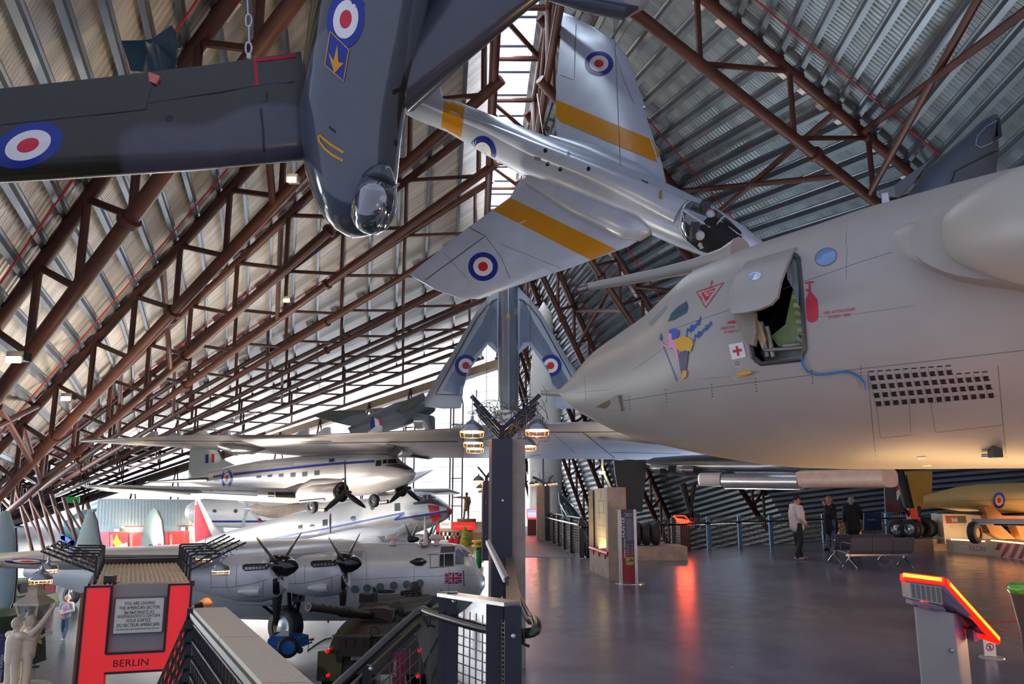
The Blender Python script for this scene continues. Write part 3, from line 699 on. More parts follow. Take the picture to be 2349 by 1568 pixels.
art('figure_boots', '#cf9e16', [[(1566, 850), (1572, 849), (1576, 852), (1574, 864), (1565, 870), (1563, 866)]], .022)
# underside fittings
b = MB(); q = [vp(u, v, .02) for u, v in ((2103, 1049), (2124, 1048), (2137, 1069), (2118, 1070))]
if None not in q: b.prism(q, V((0, 0, .03))); b.build('white_cover', M_rwhite, vic)
b = MB(); c = vp(2282, 1030); b.box(c+V((0, 0, -.02)), (.1, .1, .14)); b.build('sensor_mount', M_black, vic); b = MB(); b.tube(vp(2252, 1045, .08), vp(2298, 1043, .08), .022); b.build('sensor_tube', M_steel, vic)
hose = [(1838, 815), (1841, 835), (1852, 851), (1870, 859), (1895, 858), (1930, 852), (1955, 854), (1972, 864), (1985, 880), (1987, 892)]
skin_path(hose, .012, 'blue_hose', mat('blue_hose', '#1f6fae', .35), .03)

# ================================================================ aircraft hung from the roof
M_alu = mat('silver_aircraft_paint', '#c2cede', .3, .15, .07, 1.5)
M_oran = mat('orange_yellow_band', '#d08d14', .3, 0, .05)
M_glassc = glass('canopy_glass', '#c8d4de', .16, .7)
def pxw(u, v, d, dx, dy):  # world offset for a pixel offset at depth d
    return P(u+dx, v+dy, d)-P(u, v, d)
# ---- silver two-seat jet trainer with yellow bands
hun = thing('jet_trainer', 'silver two-seat jet with yellow bands hanging banked from the roof', 'aircraft', P(1400, 430, 21.5))
hs = [(930, 232, 27.4, 27), (962, 246, 27, 31), (1038, 268, 26, 38), (1140, 318, 24.7, 47), (1250, 370, 23.3, 56), (1400, 432, 21.5, 61), (1500, 475, 20.6, 62), (1580, 512, 20, 61), (1640, 540, 19.5, 55), (1690, 560, 19.15, 44), (1730, 574, 18.85, 30), (1755, 582, 18.7, 18), (1772, 587, 18.6, 5)]
cen = [P(u, v, d) for u, v, d, w in hs]
nW = (P(1500, 530, 20.6)-P(1200, 412, 23.9)).cross(P(1400, 85, 23)-P(1500, 530, 20.6)).normalized()
if nW.dot(CAMP-cen[5]) < 0: nW = -nW
b = MB(); b.loft([(c, m(h[3], h[2]), m(h[3], h[2])*1.02) for c, h in zip(cen, hs)], 36, up=nW); hf = b.build('fuselage', M_alu, hun, angle=60)
# dorsal spine towards the fin
b = MB(); b.loft([(lerp(cen[1], cen[2], .2)+nW*.35, .12, .25), (cen[3]+nW*.6, .2, .25), (cen[4]+nW*.75, .28, .28), (cen[5]+nW*.8, .34, .3), (cen[6]+nW*.72, .4, .34), (cen[7]+nW*.62, .42, .3)], 20, up=nW); hsp = b.build('dorsal_spine', M_alu, hun, angle=60)
def sec(a, c, t): return (P(*a), P(*c), t)
lw = [sec((1505, 528, 20.4), (1195, 408, 23.9), .62), sec((1440, 566, 20.9), (1170, 452, 23.95), .5), sec((1300, 617, 21.6), (1090, 510, 24), .36), sec((1262, 629, 21.8), (1072, 522, 24), .3)]
lw2 = [sec((1268, 627, 21.7), (1074, 521, 24), .3), sec((1180, 657, 22.2), (1020, 565, 24.1), .22), sec((1100, 686, 22.6), (960, 612, 24.1), .15), sec((1060, 685, 22.8), (942, 628, 24.15), .1), sec((1000, 665, 23.3), (940, 630, 24.1), .04)]
b = MB(); b.wing(lw); wl = b.build('wing', M_alu, hun, angle=50); b = MB(); b.wing(lw2); wl2 = b.build('outer_wing', M_alu, hun, angle=50)
uw = [sec((1532, 438, 20.5), (1278, 322, 23.3), .62), sec((1519, 376, 20.9), (1274, 270, 23.5), .5), sec((1492, 296, 21.5), (1276, 200, 23.7), .36), sec((1475, 242, 21.9), (1280, 150, 23.9), .3)]
uw2 = [sec((1481, 246, 21.85), (1279, 160, 23.9), .3), sec((1440, 132, 22.7), (1286, 80, 24.2), .2), sec((1408, 92, 23.1), (1289, 45, 24.3), .13), sec((1370, 66, 23.4), (1291, 34, 24.3), .09), sec((1320, 42, 23.9), (1293, 28, 24.3), .04)]
b = MB(); b.wing(uw); wu = b.build('wing', M_alu, hun, angle=50); b = MB(); b.wing(uw2); wu2 = b.build('outer_wing', M_alu, hun, angle=50)
# intakes and root fillets
for pts in ([(1492, 532, 20.5), (1440, 520, 20.7), (1330, 468, 21.9), (1215, 410, 23.5)], [(1512, 440, 20.6), (1455, 405, 21), (1350, 360, 22.2), (1262, 322, 23.4)]):
    b = MB(); c = [P(*p) for p in pts]; b.loft([(c[0], .10, .2), (lerp(c[0], c[1], .3), .35, .3), (c[1], .42, .34), (c[2], .45, .34), (c[3], .2, .2)], 20, up=nW); b.build('root_fairing', M_alu, hun, angle=60)
# tail
b = MB(); b.wing([sec((1042, 262, 25.8), (938, 238, 27.3), .14), sec((1016, 226, 26.6), (985, 175, 27.4), .1), sec((1008, 190, 27.2), (985, 140, 27.8), .05)]); b.build('tail_fin', M_alu, hun)
b = MB(); b.wing([sec((1015, 228, 26.3), (935, 240, 27.2), .12), sec((950, 195, 27.2), (915, 205, 27.6), .05)]); b.build('tailplane', M_alu, hun)
allh = [hf, hsp, wl, wl2, wu, wu2]
def dec(t, name, mats, parent, fn, off=None):
    d = Decal(t, off if off is not None else .022); fn(d); return d.done(name, mats, parent)
dec([wl, wl2, hf], 'yellow_band', M_oran, wl, lambda d: d.quad([(1172, 454), (1413, 572), (1356, 596), (1131, 482)], 20, 6))
dec([wu, wu2, hf], 'yellow_band', M_oran, wu, lambda d: d.quad([(1276, 229), (1498, 321), (1520, 377), (1274, 273)], 20, 6))
dec([hf, hsp], 'yellow_band', M_oran, hf, lambda d: d.quad([(1021, 214), (1067, 236), (1056, 322), (1011, 296)], 8, 14), .02)
dec([wl2], 'roundel', ROUND, wl2, lambda d: d.roundel((1108, 611), (34, 0), (0, 33), (1, .66, .33)))
dec([wu2, wu], 'roundel', ROUND, wu2, lambda d: d.roundel((1374, 145.5), (33, 0), (0, 28), (1, .66, .33)))
dec([hf], 'roundel', ROUND, hf, lambda d: d.roundel((1106, 352), (31, 10), (-8, 39), (1, .64, .32)))
M_ln2 = mat('dark_panel_line', '#3f4650', .5, 0, 0)
def hl(d):
    for p, w in (([(1078, 522), (1113, 541), (975, 642)], 1.5), ([(1113, 541), (1150, 590), (1170, 640)], .8), ([(1322, 40), (1319, 110), (1317, 184), (1285, 172)], 1.4), ([(1395, 75), (1430, 180), (1455, 240)], .7), ([(1000, 560), (1080, 648)], .6), ([(1150, 560), (1400, 660)], .5)): d.line(p, w)
dec(allh, 'panel_lines', M_ln2, hun, hl)
def hl2(d):
    for u, v in ((1251, 345), (1285, 388), (1256, 376), (1304, 352), (1350, 387)): d.ring((u, v), (4, 2), (-2, 5), 0, 1, 10)
    d.quad([(1225, 358), (1240, 362), (1238, 370), (1226, 366)], 1, 1); d.quad([(1424, 491), (1444, 499), (1442, 503), (1426, 496)], 1, 1); d.quad([(1470, 411), (1488, 418), (1486, 421), (1472, 414)], 1, 1)
dec(allh, 'access_ports', M_black, hun, hl2)
b = MB(); c = hit([hf, hsp], 1518, 450, 0); b.box(c+nW*.1, (.05, .15, .22)); b.build('fuselage_vane', mat('brass_vane', '#a07a18', .4), hun)
dec([hf], 'warning_triangle', M_stencil, hf, lambda d: d.poly([(1576, 576), (1590, 583), (1577, 586)], 1))
# cockpit: dark tub, seats with helmets, framed glass
dec([hf, hsp], 'cockpit_tub', M_dark, hf, lambda d: d.poly([(1592, 462), (1640, 480), (1672, 505), (1705, 535), (1692, 576), (1650, 588), (1603, 574), (1566, 543), (1563, 512)], 2), .03)
for u, v in ((1629, 492), (1606, 540)):
    b = MB(); b.sph(P(u, v, 19.0), .14, 12); b.build('pilot_helmet', mat('pale_helmet', '#b9c6d8', .3), hf)
    b = MB(); b.box(P(u-12, v-8, 19.15), (.25, .3, .5)); b.build('ejection_seat', mat('dark_seat', '#30353c', .5), hf)
    b = MB(); b.box(P(u-4, v-10, 19.0), (.12, .1, .05)); b.build('seat_pull_handle', M_red, hf)
def curve(pts, t):
    k = min(int(t*(len(pts)-1)), len(pts)-2); f = t*(len(pts)-1)-k; return (pts[k][0]+(pts[k+1][0]-pts[k][0])*f, pts[k][1]+(pts[k+1][1]-pts[k][1])*f)
cU, cD = [(1588, 461), (1618, 470), (1648, 484), (1676, 506), (1704, 534)], [(1563, 528), (1578, 555), (1606, 576), (1650, 589), (1694, 578)]
R = []
for k in range(15):
    t = k/14; a_, c_ = curve(cU, t), curve(cD, t); A3, C3 = hit([hf, hsp], *a_, 0) or P(*a_, 19.5-t*.7), hit([hf, hsp], *c_, 0) or P(*c_, 19.6-t*.7); bulge = .42*math.sin(math.pi*(.3+.66*t))
    R.append([lerp(A3, C3, s_/14)+nW*(bulge*math.sin(math.pi*s_/14)**.75+.015) for s_ in range(15)])
b = MB(); b.rings(R, False, False, close=False); can = b.build('canopy', M_glassc, hun, angle=80)
b = MB()
for k in (0, 9, 14): b.path(R[k], .028, 6)
for s_, r_ in ((0, .022), (7, .04), (14, .022)): b.path([r[s_] for r in R], r_, 6)
b.path([R[k][3] for k in range(9, 15)], .018, 6); b.path([R[k][11] for k in range(9, 15)], .018, 6)
b.build('canopy_frame', M_alu, can)
def cable(name, label, a, c, r=.012, grp='thin steel suspension cables', mt=None):
    b = MB(); b.tube(a, c, r, n=5); return tag(b.build(name, mt or M_steel), label, 'cable', grp)
cable('suspension_cable', 'thin steel cable down to the upper wing of the silver banked jet', P(1408, 38, 17), P(1423, 380, 20.6))
cable('suspension_cable', 'thin steel cable from the roof to the tail spine of the silver banked jet', P(1232, 215, 29), P(1248, 322, 23))
# ---- dark camouflaged jet with bubble canopy
M_cam = camo('grey_green_camouflage', '#2c2d20', '#4d4d58', .3, .24, coat=.25); M_camd = mat('dark_underside_paint', '#3d3f49', .22, 0, .12, .8, coat=.6)
cj = thing('camouflaged_jet', 'dark grey-green camouflaged jet with clear bubble canopy hanging nose down', 'aircraft', P(820, 250, 12.5))
cs = [(812, 545, 13.3, 4), (812, 541, 13.3, 22), (813, 530, 13.25, 48), (815, 510, 13.2, 70), (816, 480, 13.1, 88), (813, 440, 13, 100), (808, 390, 12.9, 112), (806, 330, 12.8, 120), (808, 260, 12.6, 128), (820, 180, 12.4, 134), (836, 90, 12.2, 140), (852, 0, 12, 145), (872, -120, 11.8, 148), (905, -330, 11.5, 140)]
b = MB(); upc = V((.1, -1, .1)); b.loft([(P(u, v, d), m(w, d), m(w, d)*.9) for u, v, d, w in cs], 40, up=upc); M_cjf = camo('camo_glossy_fuselage', '#22261b', '#4c5560', .42, .1, coat=1.); cjf = b.build('fuselage', M_cjf, cj, angle=60)
lwc = [sec((700, 368, 12.9), (690, 118, 12.7), .75), sec((500, 388, 12.3), (500, 146, 11.9), .62), (P(250, 405, 11.5), P(250, 176, 11.0), .5), (P(0, 421, 10.8), P(0, 203, 10.2), .4), (P(-250, 436, 10.1), P(-250, 228, 9.5), .3)]
b = MB(); b.wing(lwc); cw1 = b.build('wing', M_cam, cj, angle=50)
rwc = [sec((935, 255, 12.6), (985, -40, 12.3), .75), sec((1080, 130, 12.2), (1090, -120, 11.8), .6), sec((1225, 12, 11.9), (1200, -160, 11.5), .5), sec((1400, -130, 11.5), (1370, -260, 11.2), .35)]
b = MB(); b.wing(rwc); cw2 = b.build('wing', M_camd, cj, angle=50)
rb = lambda d: d.roundel((64, 333), (80, -22), (5, 49), (1, .66, .32))
dec([cw1], 'roundel', ROUND, cw1, rb)
dec([cjf], 'roundel', ROUND, cjf, lambda d: d.roundel((793, 44), (38, 26), (-22, 62), (1, .66, .32)))
def chev(d): d.poly([(757, 72), (800, 112), (788, 186), (745, 148)], 2)
def chev2(d): d.poly([(757, 72), (765, 150), (745, 150), (768, 168), (792, 146), (781, 148), (781, 98)], 2)
dec([cjf], 'yellow_edged_flash', M_navy, cjf, chev)
dec([cjf], 'yellow_arrow', M_yel, cjf, lambda d: (d.poly([(774, 102), (776, 142), (788, 145), (767, 168), (753, 120), (765, 138)], 1), d.line([(757, 72), (800, 114), (788, 186), (745, 149), (757, 72)], 2.2)), .032)
dec([cjf], 'yellow_edged_flash', M_navy, cjf, lambda d: d.poly([(802, -25), (838, 8), (820, 24), (800, -2)], 2))
dec([cjf], 'serial_digit', M_yel, cjf, lambda d: d.line([(788, 350), (758, 331), (742, 318), (734, 311), (730, 314), (733, 325), (745, 341), (762, 355), (787, 369)], 5.5, 5))
dec([cjf], 'vents', M_black, cjf, lambda d: (d.quad([(754, 288), (769, 299), (769, 305), (755, 294)], 2, 2), d.quad([(902, 206), (926, 198), (926, 208), (902, 217)], 2, 2), d.ring((909, 328), (4, 0), (0, 8), 0, 1, 10), d.ring((883, 412), (4, 1), (-1, 8), 0, 1, 10), d.ring((763, 103), (4, 2), (-1, 7), 0, 1, 10)), .02)
def cl(d):
    for p, w in (([(0, 286), (335, 250), (342, 218), (355, 180)], 2.2), ([(342, 236), (600, 195), (676, 187)], 2.2), ([(612, 196), (613, 232), (597, 238), (604, 300), (606, 350)], 5)): d.line(p, w)
dec([cw1], 'flap_lines', M_black, cw1, cl)
dec([cw1], 'red_walk_line', M_stencil, cw1, lambda d: (d.line([(590, 196), (585, 138), (678, 127)], 8), ))
dec([cw1], 'filler_cap', M_black, cw1, lambda d: d.ring((388, 271), (9, -1), (1, 7), 0, 1, 16))
b = MB(); c = hit([cw1], 351, 180, .02); b.box(c, (.22, .05, .16), 0, Matrix.Rotation(.4, 3, 'Y')); b.build('pink_tag', mat('pink_tag', '#c46a5c', .5), cj)
# bubble canopy
cc = [(888, 376, 12.4, 5), (880, 395, 12.35, 26), (872, 420, 12.3, 42), (864, 450, 12.35, 52), (856, 480, 12.4, 54), (848, 505, 12.5, 48), (842, 522, 12.6, 34), (838, 533, 12.65, 10)]
M_bub = glass('bubble_glass', '#dfeaf0', .2, .8)
b = MB(); b.loft([(P(u, v, d), m(w, d), m(w, d)) for u, v, d, w in cc[2:]], 28, up=upc); bub = b.build('bubble_canopy', M_bub, cj, angle=80)
b = MB(); b.loft([(P(u, v, d), m(w, d), m(w, d)) for u, v, d, w in cc[:3]], 28, up=upc); b.build('canopy_fairing', mat('polished_fairing', '#8c949c', .18, .7), cj, angle=80)
b = MB(); b.sph(P(879, 455, 12.35), .07, 10); b.build('pilot_helmet', M_rwhite, cj); b = MB(); b.box(P(862, 440, 12.45), (.3, .3, .35)); b.build('ejection_seat', M_black, cj)
b = MB(); b.path([P(u, v, d) + pxw(u, v, d, w*math.cos(2.2), 0) for u, v, d, w in cc[2:]], .02, 6); b.path([P(cc[2][0]+42*math.cos(a), cc[2][1]+14*math.sin(a), 12.2) for a in [math.pi*k/12 for k in range(13)]], .03, 6); b.build('canopy_frame', mat('polished_fairing', '#8c949c', .18, .7), bub)
M_chain = M_steel
sh = thing('lifting_shackle', 'steel cable and shackle hanging down to the flap of the camouflaged jet', 'shackle', P(572, 60, 12.3))
b = MB(); b.tube(P(566, -40, 12.3), P(569, 32, 12.3), .02); b.tube(P(571, 60, 12.3), P(572, 98, 12.3), .025); b.build('wire_rope', M_steel, sh)
for v0_ in (32, 96):
    b = MB(); b.path([P(570+7*math.sin(a), v0_+14-14*math.cos(a), 12.3) for a in [2*math.pi*k/14 for k in range(15)]], .02, 6); b.build('thimble', M_steel, sh)
b = MB(); b.box(P(571, 128, 12.3), (.07, .05, .1)); b.build('lug', M_steel, sh)
# ---- teal missile tail fins, upper left
tm = thing('missile_tail', 'dark teal missile with cranked tail fins behind the camouflaged wing', 'missile', P(370, 130, 15.5)); M_teal = mat('dark_teal_paint', '#235060', .3, 0, .12, 1.2, coat=.3)
b = MB(); b.loft([(P(352, 95, 15.6), .02, .02), (P(360, 125, 15.5), .25, .25), (P(370, 165, 15.4), .4, .4), (P(384, 230, 15.2), .5, .5)], 24, up=(0, -1, 0)); b.build('body', M_teal, tm)
for pl in ([(278, 93), (330, 92), (345, 165), (300, 162)], [(330, 92), (350, 88), (392, 58), (404, 75), (404, 150), (385, 160), (360, 110)], [(392, 58), (413, 110), (406, 112), (400, 80)]):
    b = MB(); b.prism([P(u, v, 15.6) for u, v in pl], (0, .06, .02)); b.build('tail_fin', M_teal, tm, smooth=False)
# ---- grey underside at the top edge
gu = thing('grey_drop_tank', 'grey external fuel tank poking in at the top edge beside the silver wing tip', 'fuel tank', P(1380, -10, 15))
b = MB(); b.loft([(P(1215, -55, 15), .1, .1), (P(1290, -32, 15), .3, .3), (P(1380, -8, 15), .42, .42), (P(1440, 4, 15), .4, .36), (P(1475, 2, 15), .2, .18), (P(1488, -4, 15), .03, .03)], 20); b.build('body', mat('pale_grey_paint', '#8f93a0', .35), gu); b = MB(); b.loft([(P(1260, -2, 14.9), .05, .05), (P(1330, 8, 14.8), .17, .15), (P(1430, 28, 14.8), .2, .15), (P(1462, 18, 14.9), .04, .04)], 16); b.build('lower_pod', mat('dark_grey_blue', '#3d4652', .3), gu)
# ---- dark camouflaged fin tip beyond the bomber
ft = thing('camouflaged_tail_fin', 'dark blue-grey upright tail fin rising behind the cream bomber', 'aircraft fin', P(2150, 430, 14)); M_fin = mat('dark_sea_grey', '#4b5660', .3, .1, .15, 1.2)
b = MB(); b.wing([sec((2068, 470, 13.5), (2310, 450, 14), .7), sec((2130, 385, 13.5), (2285, 390, 14), .6), sec((2215, 315, 13.6), (2292, 350, 14), .5), sec((2262, 272, 13.7), (2290, 300, 14), .35), sec((2280, 262, 13.8), (2290, 270, 13.9), .1)]); o = b.build('fin', M_fin, ft, angle=60)
dec([o], 'fin_cap_line', mat('fin_line', '#8fa0b4', .4), o, lambda d: d.line([(2289, 275), (2262, 290), (2242, 312), (2238, 332), (2250, 338), (2296, 318)], 1.5, 4))
dec([o], 'rudder_line', M_black, o, lambda d: d.line([(2183, 418), (2192, 392), (2262, 357), (2290, 345)], 2))
b = MB(); b.prism([P(u, v, 13.6) for u, v in ((2288, 272), (2294, 270), (2299, 312), (2270, 334), (2268, 326), (2290, 310))], (0, .1, 0)); b.build('fin_edge', M_black, ft)
b = MB(); b.prism([P(u, v, 13.4) for u, v in ((2052, 424), (2135, 365), (2090, 425), (2062, 452), (2054, 452))], (.02, .03, 0)); b.build('leading_fillet', M_fin, ft)
# ---- bare-metal swept jet hung vertically
lj = thing('vertical_jet', 'bare-metal swept-wing jet hung upright on its tail under the banked silver jet', 'aircraft', P(1166, 800, 44))
M_lt = mat('bare_metal_skin', '#9aa5b5', .24, .65, .12, .6); M_ltd = mat('darker_metal_skin', '#7b8799', .26, .7, .15, .5); M_ltl = mat('pale_metal_skin', '#b2bccb', .3, .4, .06, 1)
b = MB(); b.loft([(P(1166, 560, 44), .3, .4), (P(1166, 575, 44), .55, .7), (P(1166, 640, 44), .64, 1), (P(1166, 760, 44), .66, 1.2), (P(1166, 900, 44), .66, 1.2), (P(1166, 965, 44), .6, 1.0), (P(1166, 985, 44), .45, .8)], 32, up=(0, -1, 0)); lf = b.build('fuselage', M_lt, lj, angle=60)
b = MB(); b.loft([(P(1166, 650, 42.85), .05, .05), (P(1166, 700, 42.75), .2, .18), (P(1166, 900, 42.75), .2, .18), (P(1166, 960, 42.8), .1, .1)], 16, up=(0, -1, 0)); b.build('belly_spine', M_lt, lj, angle=60)
for sgn in (-1, 1):
    f = lambda u, v: P(1166+sgn*u, v, 44)
    b = MB(); b.wing([(f(20, 655), f(20, 815), .5), (f(48, 684), f(48, 790), .42), (f(74, 716), f(90, 850), .36), (f(140, 828), f(103, 890), .26), (f(140+6, 836), f(108, 934), .24), (f(191, 912), f(112, 936), .16), (f(192, 932), f(150, 937), .06)], up=(0, -1, 0)); w = b.build('wing', M_ltl, lj, angle=50)
    g = lambda pts: [(1166+sgn*x, y) for x, y in pts]
    dec([w], 'metal_panel', M_ltd, w, lambda d: d.poly(g([(26, 684), (38, 690), (60, 740), (92, 790), (150, 895), (113, 905), (110, 888), (72, 850), (26, 800)]), 2))
    dec([w], 'panel_outline', M_black, w, lambda d: d.line(g([(24, 806), (73, 856), (103, 888), (106, 906), (167, 904), (150, 872), (72, 730), (50, 702), (32, 688), (24, 686)]), 1.6), .06)
    dec([w], 'roundel', ROUND, w, lambda d: d.roundel((1166+sgn*97.5, 838), (25, 0), (0, 25), (1, .66, .33)), .08)
    cable('suspension_cable', 'thin steel cable running down the %s wing of the upright bare-metal jet' % ('left' if sgn < 0 else 'right'), P(1166+sgn*50, 650, 43), P(1166+sgn*50, 1000, 43), .02)
dec([lf], 'serial_plate', M_rwhite, lf, lambda d: (d.quad([(1144, 706), (1150, 706), (1150, 722), (1144, 722)], 1, 1), d.quad([(1181, 706), (1187, 706), (1187, 722), (1181, 722)], 1, 1)))
b = MB(); b.sph(P(1166, 728, 42.6), .14, 10, 1, .6, 1.8); b.build('gun_fairing', mat('tan_fairing', '#9a8a5c', .4), lj)
# pale conical stand under it
b = MB(); b.lathe(P(1158, 943, 43)+V((0, 0, 0)), (0, 0, -1), [(0, m(28, 43)), (.05, m(29, 43)), (.9, m(26, 43)), (7.6, m(22, 43))], 28); tag(b.build('white_drum', M_white), 'white drum pedestal below the upright bare-metal jet', 'pedestal')
# ---- tall white rocket
rk = thing('white_rocket', 'tall plain white rocket standing behind the upright jet', 'rocket', PZ(1252, 1311, LOW)); base = PZ(1252, 1311, LOW); dk = base.y; z = lambda v: P(1252, v, dk).z-LOW
b = MB(); b.lathe(base, (0, 0, 1), [(0, 1.25), (z(1000), 1.25), (z(905), 1.22), (z(760), .72), (z(742), .7)], 36); b.build('body', mat('white_rocket_paint', '#dfdedb', .3, 0, .04, 1), rk); b = MB(); b.lathe(base, (0, 0, 1), [(z(742), .7), (z(720), .66), (z(705), .3), (z(692), .03)], 30); b.build('nose_cone', M_white, rk)
b = MB(); b.tube(base+V((-.2, -1.26, .2)), base+V((-.2, -1.26, z(960))), .05); b.build('conduit', mat('grey_conduit', '#55565c', .5), rk)

# ================================================================ aircraft of the lower hall
M_sil = mat('aged_silver_paint', '#d2d7dc', .34, .2, .1, 1.2, bump=.05); M_whp = mat('white_aircraft_paint', '#dcdde0', .35, 0, .05, .8)
M_prop = mat('dark_propeller', '#2b2526', .4, 0, .1); M_tipy = mat('yellow_tip', '#d9a31c', .4, 0, 0); M_spin = mat('black_spinner', '#101119', .12, 0, .05, coat=.6)
M_stripe = mat('blue_cheat_line', '#2b3c96', .35, 0, .05); M_deice = mat('dark_deicer_rubber', '#2c282b', .4, 0, .1); M_pane = mat('grey_window_pane', '#4e565e', .15, 0, .1, coat=.4)
M_redp = mat('red_aircraft_paint', '#c22a3a', .4, 0, .12, 3); M_brown = mat('brown_propeller', '#5c4c44', .4, 0, .1); M_tyre = mat('tyre_rubber', '#26272a', .65, 0, .15, 5)
def pst(rows, d, wk=.95):   # rows (u, top, bottom) -> loft stations; d number or function
    out = []
    for r in rows:
        dd = r[3] if len(r) > 3 else (d(r[0]) if callable(d) else d); h = m((r[2]-r[1])/2, dd); out.append((P(r[0], (r[1]+r[2])/2, dd), h*wk, h))
    return out
def fuse(parent, rows, d, mats, name='fuselage', n=40, wk=.95, split=None):
    b = MB(); b.loft(pst(rows, d, wk), n)
    if split:
        b.mi = [1 if split(*proj(sum((b.v[i] for i in f), V())/len(f))) else 0 for f in b.f]
    return b.build(name, mats, parent, angle=60)
def propeller(parent, hub, axis, R, n, phase, bm=None, tm=None, hub_r=.18, spin=None, w=.16, tips=True, band=None, up=(0, 0, 1), tipfrac=.9):
    hub = V(hub); ax = V(axis).normalized(); sd = ax.cross(V(up)).normalized(); u = sd.cross(ax)
    b = MB()
    if spin: b.lathe(hub-ax*.15, ax, [(0, spin[0]), (.15, spin[0]*1.0), (.15+spin[1]*.45, spin[0]*.86), (.15+spin[1]*.8, spin[0]*.5), (.15+spin[1]*.97, spin[0]*.18), (.15+spin[1], .01)], 28); h = b.build('spinner', M_spin, parent)
    else:
        b.lathe(hub-ax*.2, ax, [(0, hub_r), (.25, hub_r), (.3, hub_r*.7), (.5, hub_r*.6), (.56, hub_r*.3)], 16); h = b.build('propeller_hub', bm or M_prop, parent)
    for k in range(n):
        a = phase+2*math.pi*k/n; r = sd*math.sin(a)+u*math.cos(a); t = r.cross(ax)
        def sec_(f):
            tw = math.radians(58-38*f); cw = .52*w*(.55+1.2*math.sin(math.pi*min(1, f*.8+.18)))*(1 if f < .9 else (1-((f-.9)/.1)**2*.75)); th = .055*(1-f)+.014
            c = t*math.cos(tw)-ax*math.sin(tw); nn = ax*math.cos(tw)+t*math.sin(tw); o = hub+r*(R*f)
            return [o-c*cw, o-c*cw*.3+nn*th, o+c*cw*.5+nn*th*.8, o+c*cw, o+c*cw*.3-nn*th, o-c*cw*.5-nn*th*.8]
        fs = [.06, .15, .3, .5, .7, tipfrac]; b = MB(); b.rings([sec_(f) for f in fs]); bl = b.build('propeller_blade', bm or M_prop, parent)
        if tips:
            b = MB(); b.rings([sec_(f) for f in (tipfrac, .94, .98, 1.)]); b.build('blade_tip', tm or M_tipy, bl)
    return h
def wheel(parent, c, ax, R, w, name='wheel', hub_m=None, tm=None, hubr=.5):
    ax = V(ax).normalized(); b = MB(); b.lathe(V(c)-ax*w/2, ax, [(0, R*hubr), (.02*w, R*.8), (.15*w, R*.95), (.35*w, R), (.65*w, R), (.85*w, R*.95), (.98*w, R*.8), (w, R*hubr)], 32, cap=False); t = b.build(name, tm or M_tyre, parent, angle=50)
    b = MB(); b.lathe(V(c)-ax*w*.42, ax, [(0, R*.12), (.03, R*.2), (.05, R*hubr*.8), (.01, R*hubr), (w*.84-.01, R*hubr), (w*.8, R*hubr*.8), (w*.84, R*.15)], 24); b.build('wheel_hub', hub_m or M_steel, t); return t
# ---------------- silver four-engined transport
yk = thing('piston_transport', 'silver four-engined propeller transport with flag on its nose, front of the lower hall', 'aircraft', PZ(655, 1478, LOW))
yr = [(60, 1296, 1322), (120, 1284, 1336), (200, 1270, 1358), (330, 1258, 1388), (500, 1252, 1411), (700, 1250, 1416), (900, 1249, 1416), (1000, 1249, 1412), (1044, 1249, 1402), (1064, 1254, 1392), (1080, 1266, 1380), (1094, 1280, 1364), (1103, 1295, 1345), (1106, 1308, 1326)]
yf = fuse(yk, yr, lambda u: 26.6+.4*(u/1100), M_sil, n=56, wk=.8)
# high wing
TEv = V((-1, .12, 0))
def ws(u, v, d, ch, th, dz=0.): le = P(u, v, d); return (le, le+TEv*ch+V((0, 0, dz)), th)
b = MB(); b.wing([ws(836, 1262, 26, 4.8, .85), ws(700, 1268, 23, 4.6, .8), ws(519, 1277, 20.3, 4.2, .68), ws(230, 1284, 16.3, 3.3, .45), (P(60, 1287, 13.6), P(60, 1287, 13.6)+TEv*2.3, .25), (P(-10, 1285, 12.8), P(-60, 1283, 12.9), .1)]); yw = b.build('wing', M_sil, yk, angle=50)
b = MB(); b.wing([ws(850, 1262, 27, 4.8, .85), ws(900, 1236, 33, 4.0, .6), ws(930, 1212, 38, 2.8, .35), (P(947, 1201, 40), P(915, 1203, 40), .1)]); b.build('wing', M_sil, yk, angle=50)
dec([yw], 'leading_edge_band', M_deice, yw, lambda d: (d.quad([(190, 1270), (232, 1273), (232, 1285), (190, 1283)], 3, 3), d.quad([(236, 1272), (420, 1272), (420, 1284), (236, 1284)], 8, 3)), .015)
dec([yw], 'roundel', ROUND, yw, lambda d: d.roundel((62, 1287), (52, 1), (0, 7), (1, .62, .3)), .01)
def nacelle(rows, d, hub, dh, name='engine_nacelle', far=False):
    o = fuse(yk, rows, d, M_sil, name, 32, .8)
    ax = V((1, -.1, 0)); propeller(o.parent, P(hub[0], hub[1], dh), ax, 1.74 if not far else 1.45, 3, math.pi, spin=(.325 if not far else .16, .58 if not far else .35), w=.17, tipfrac=.92); return o
n1 = nacelle([(385, 1312, 1330), (430, 1298, 1349), (484, 1284, 1360), (552, 1275, 1375), (600, 1270, 1377), (630, 1268, 1368), (641, 1272, 1352)], 20.4, (640, 1298), 20.3)
n2 = nacelle([(560, 1290, 1330), (650, 1280, 1352), (700, 1274, 1362), (740, 1270, 1366), (775, 1267, 1360), (790, 1270, 1345)], 23, (790, 1291), 22.9)
nacelle([(800, 1240, 1252), (860, 1230, 1250), (935, 1227, 1246), (942, 1229, 1244)], 31, (944, 1236), 31, far=True)
nacelle([(880, 1232, 1246), (960, 1224, 1243), (982, 1226, 1241)], 34, (984, 1232), 34, far=True)
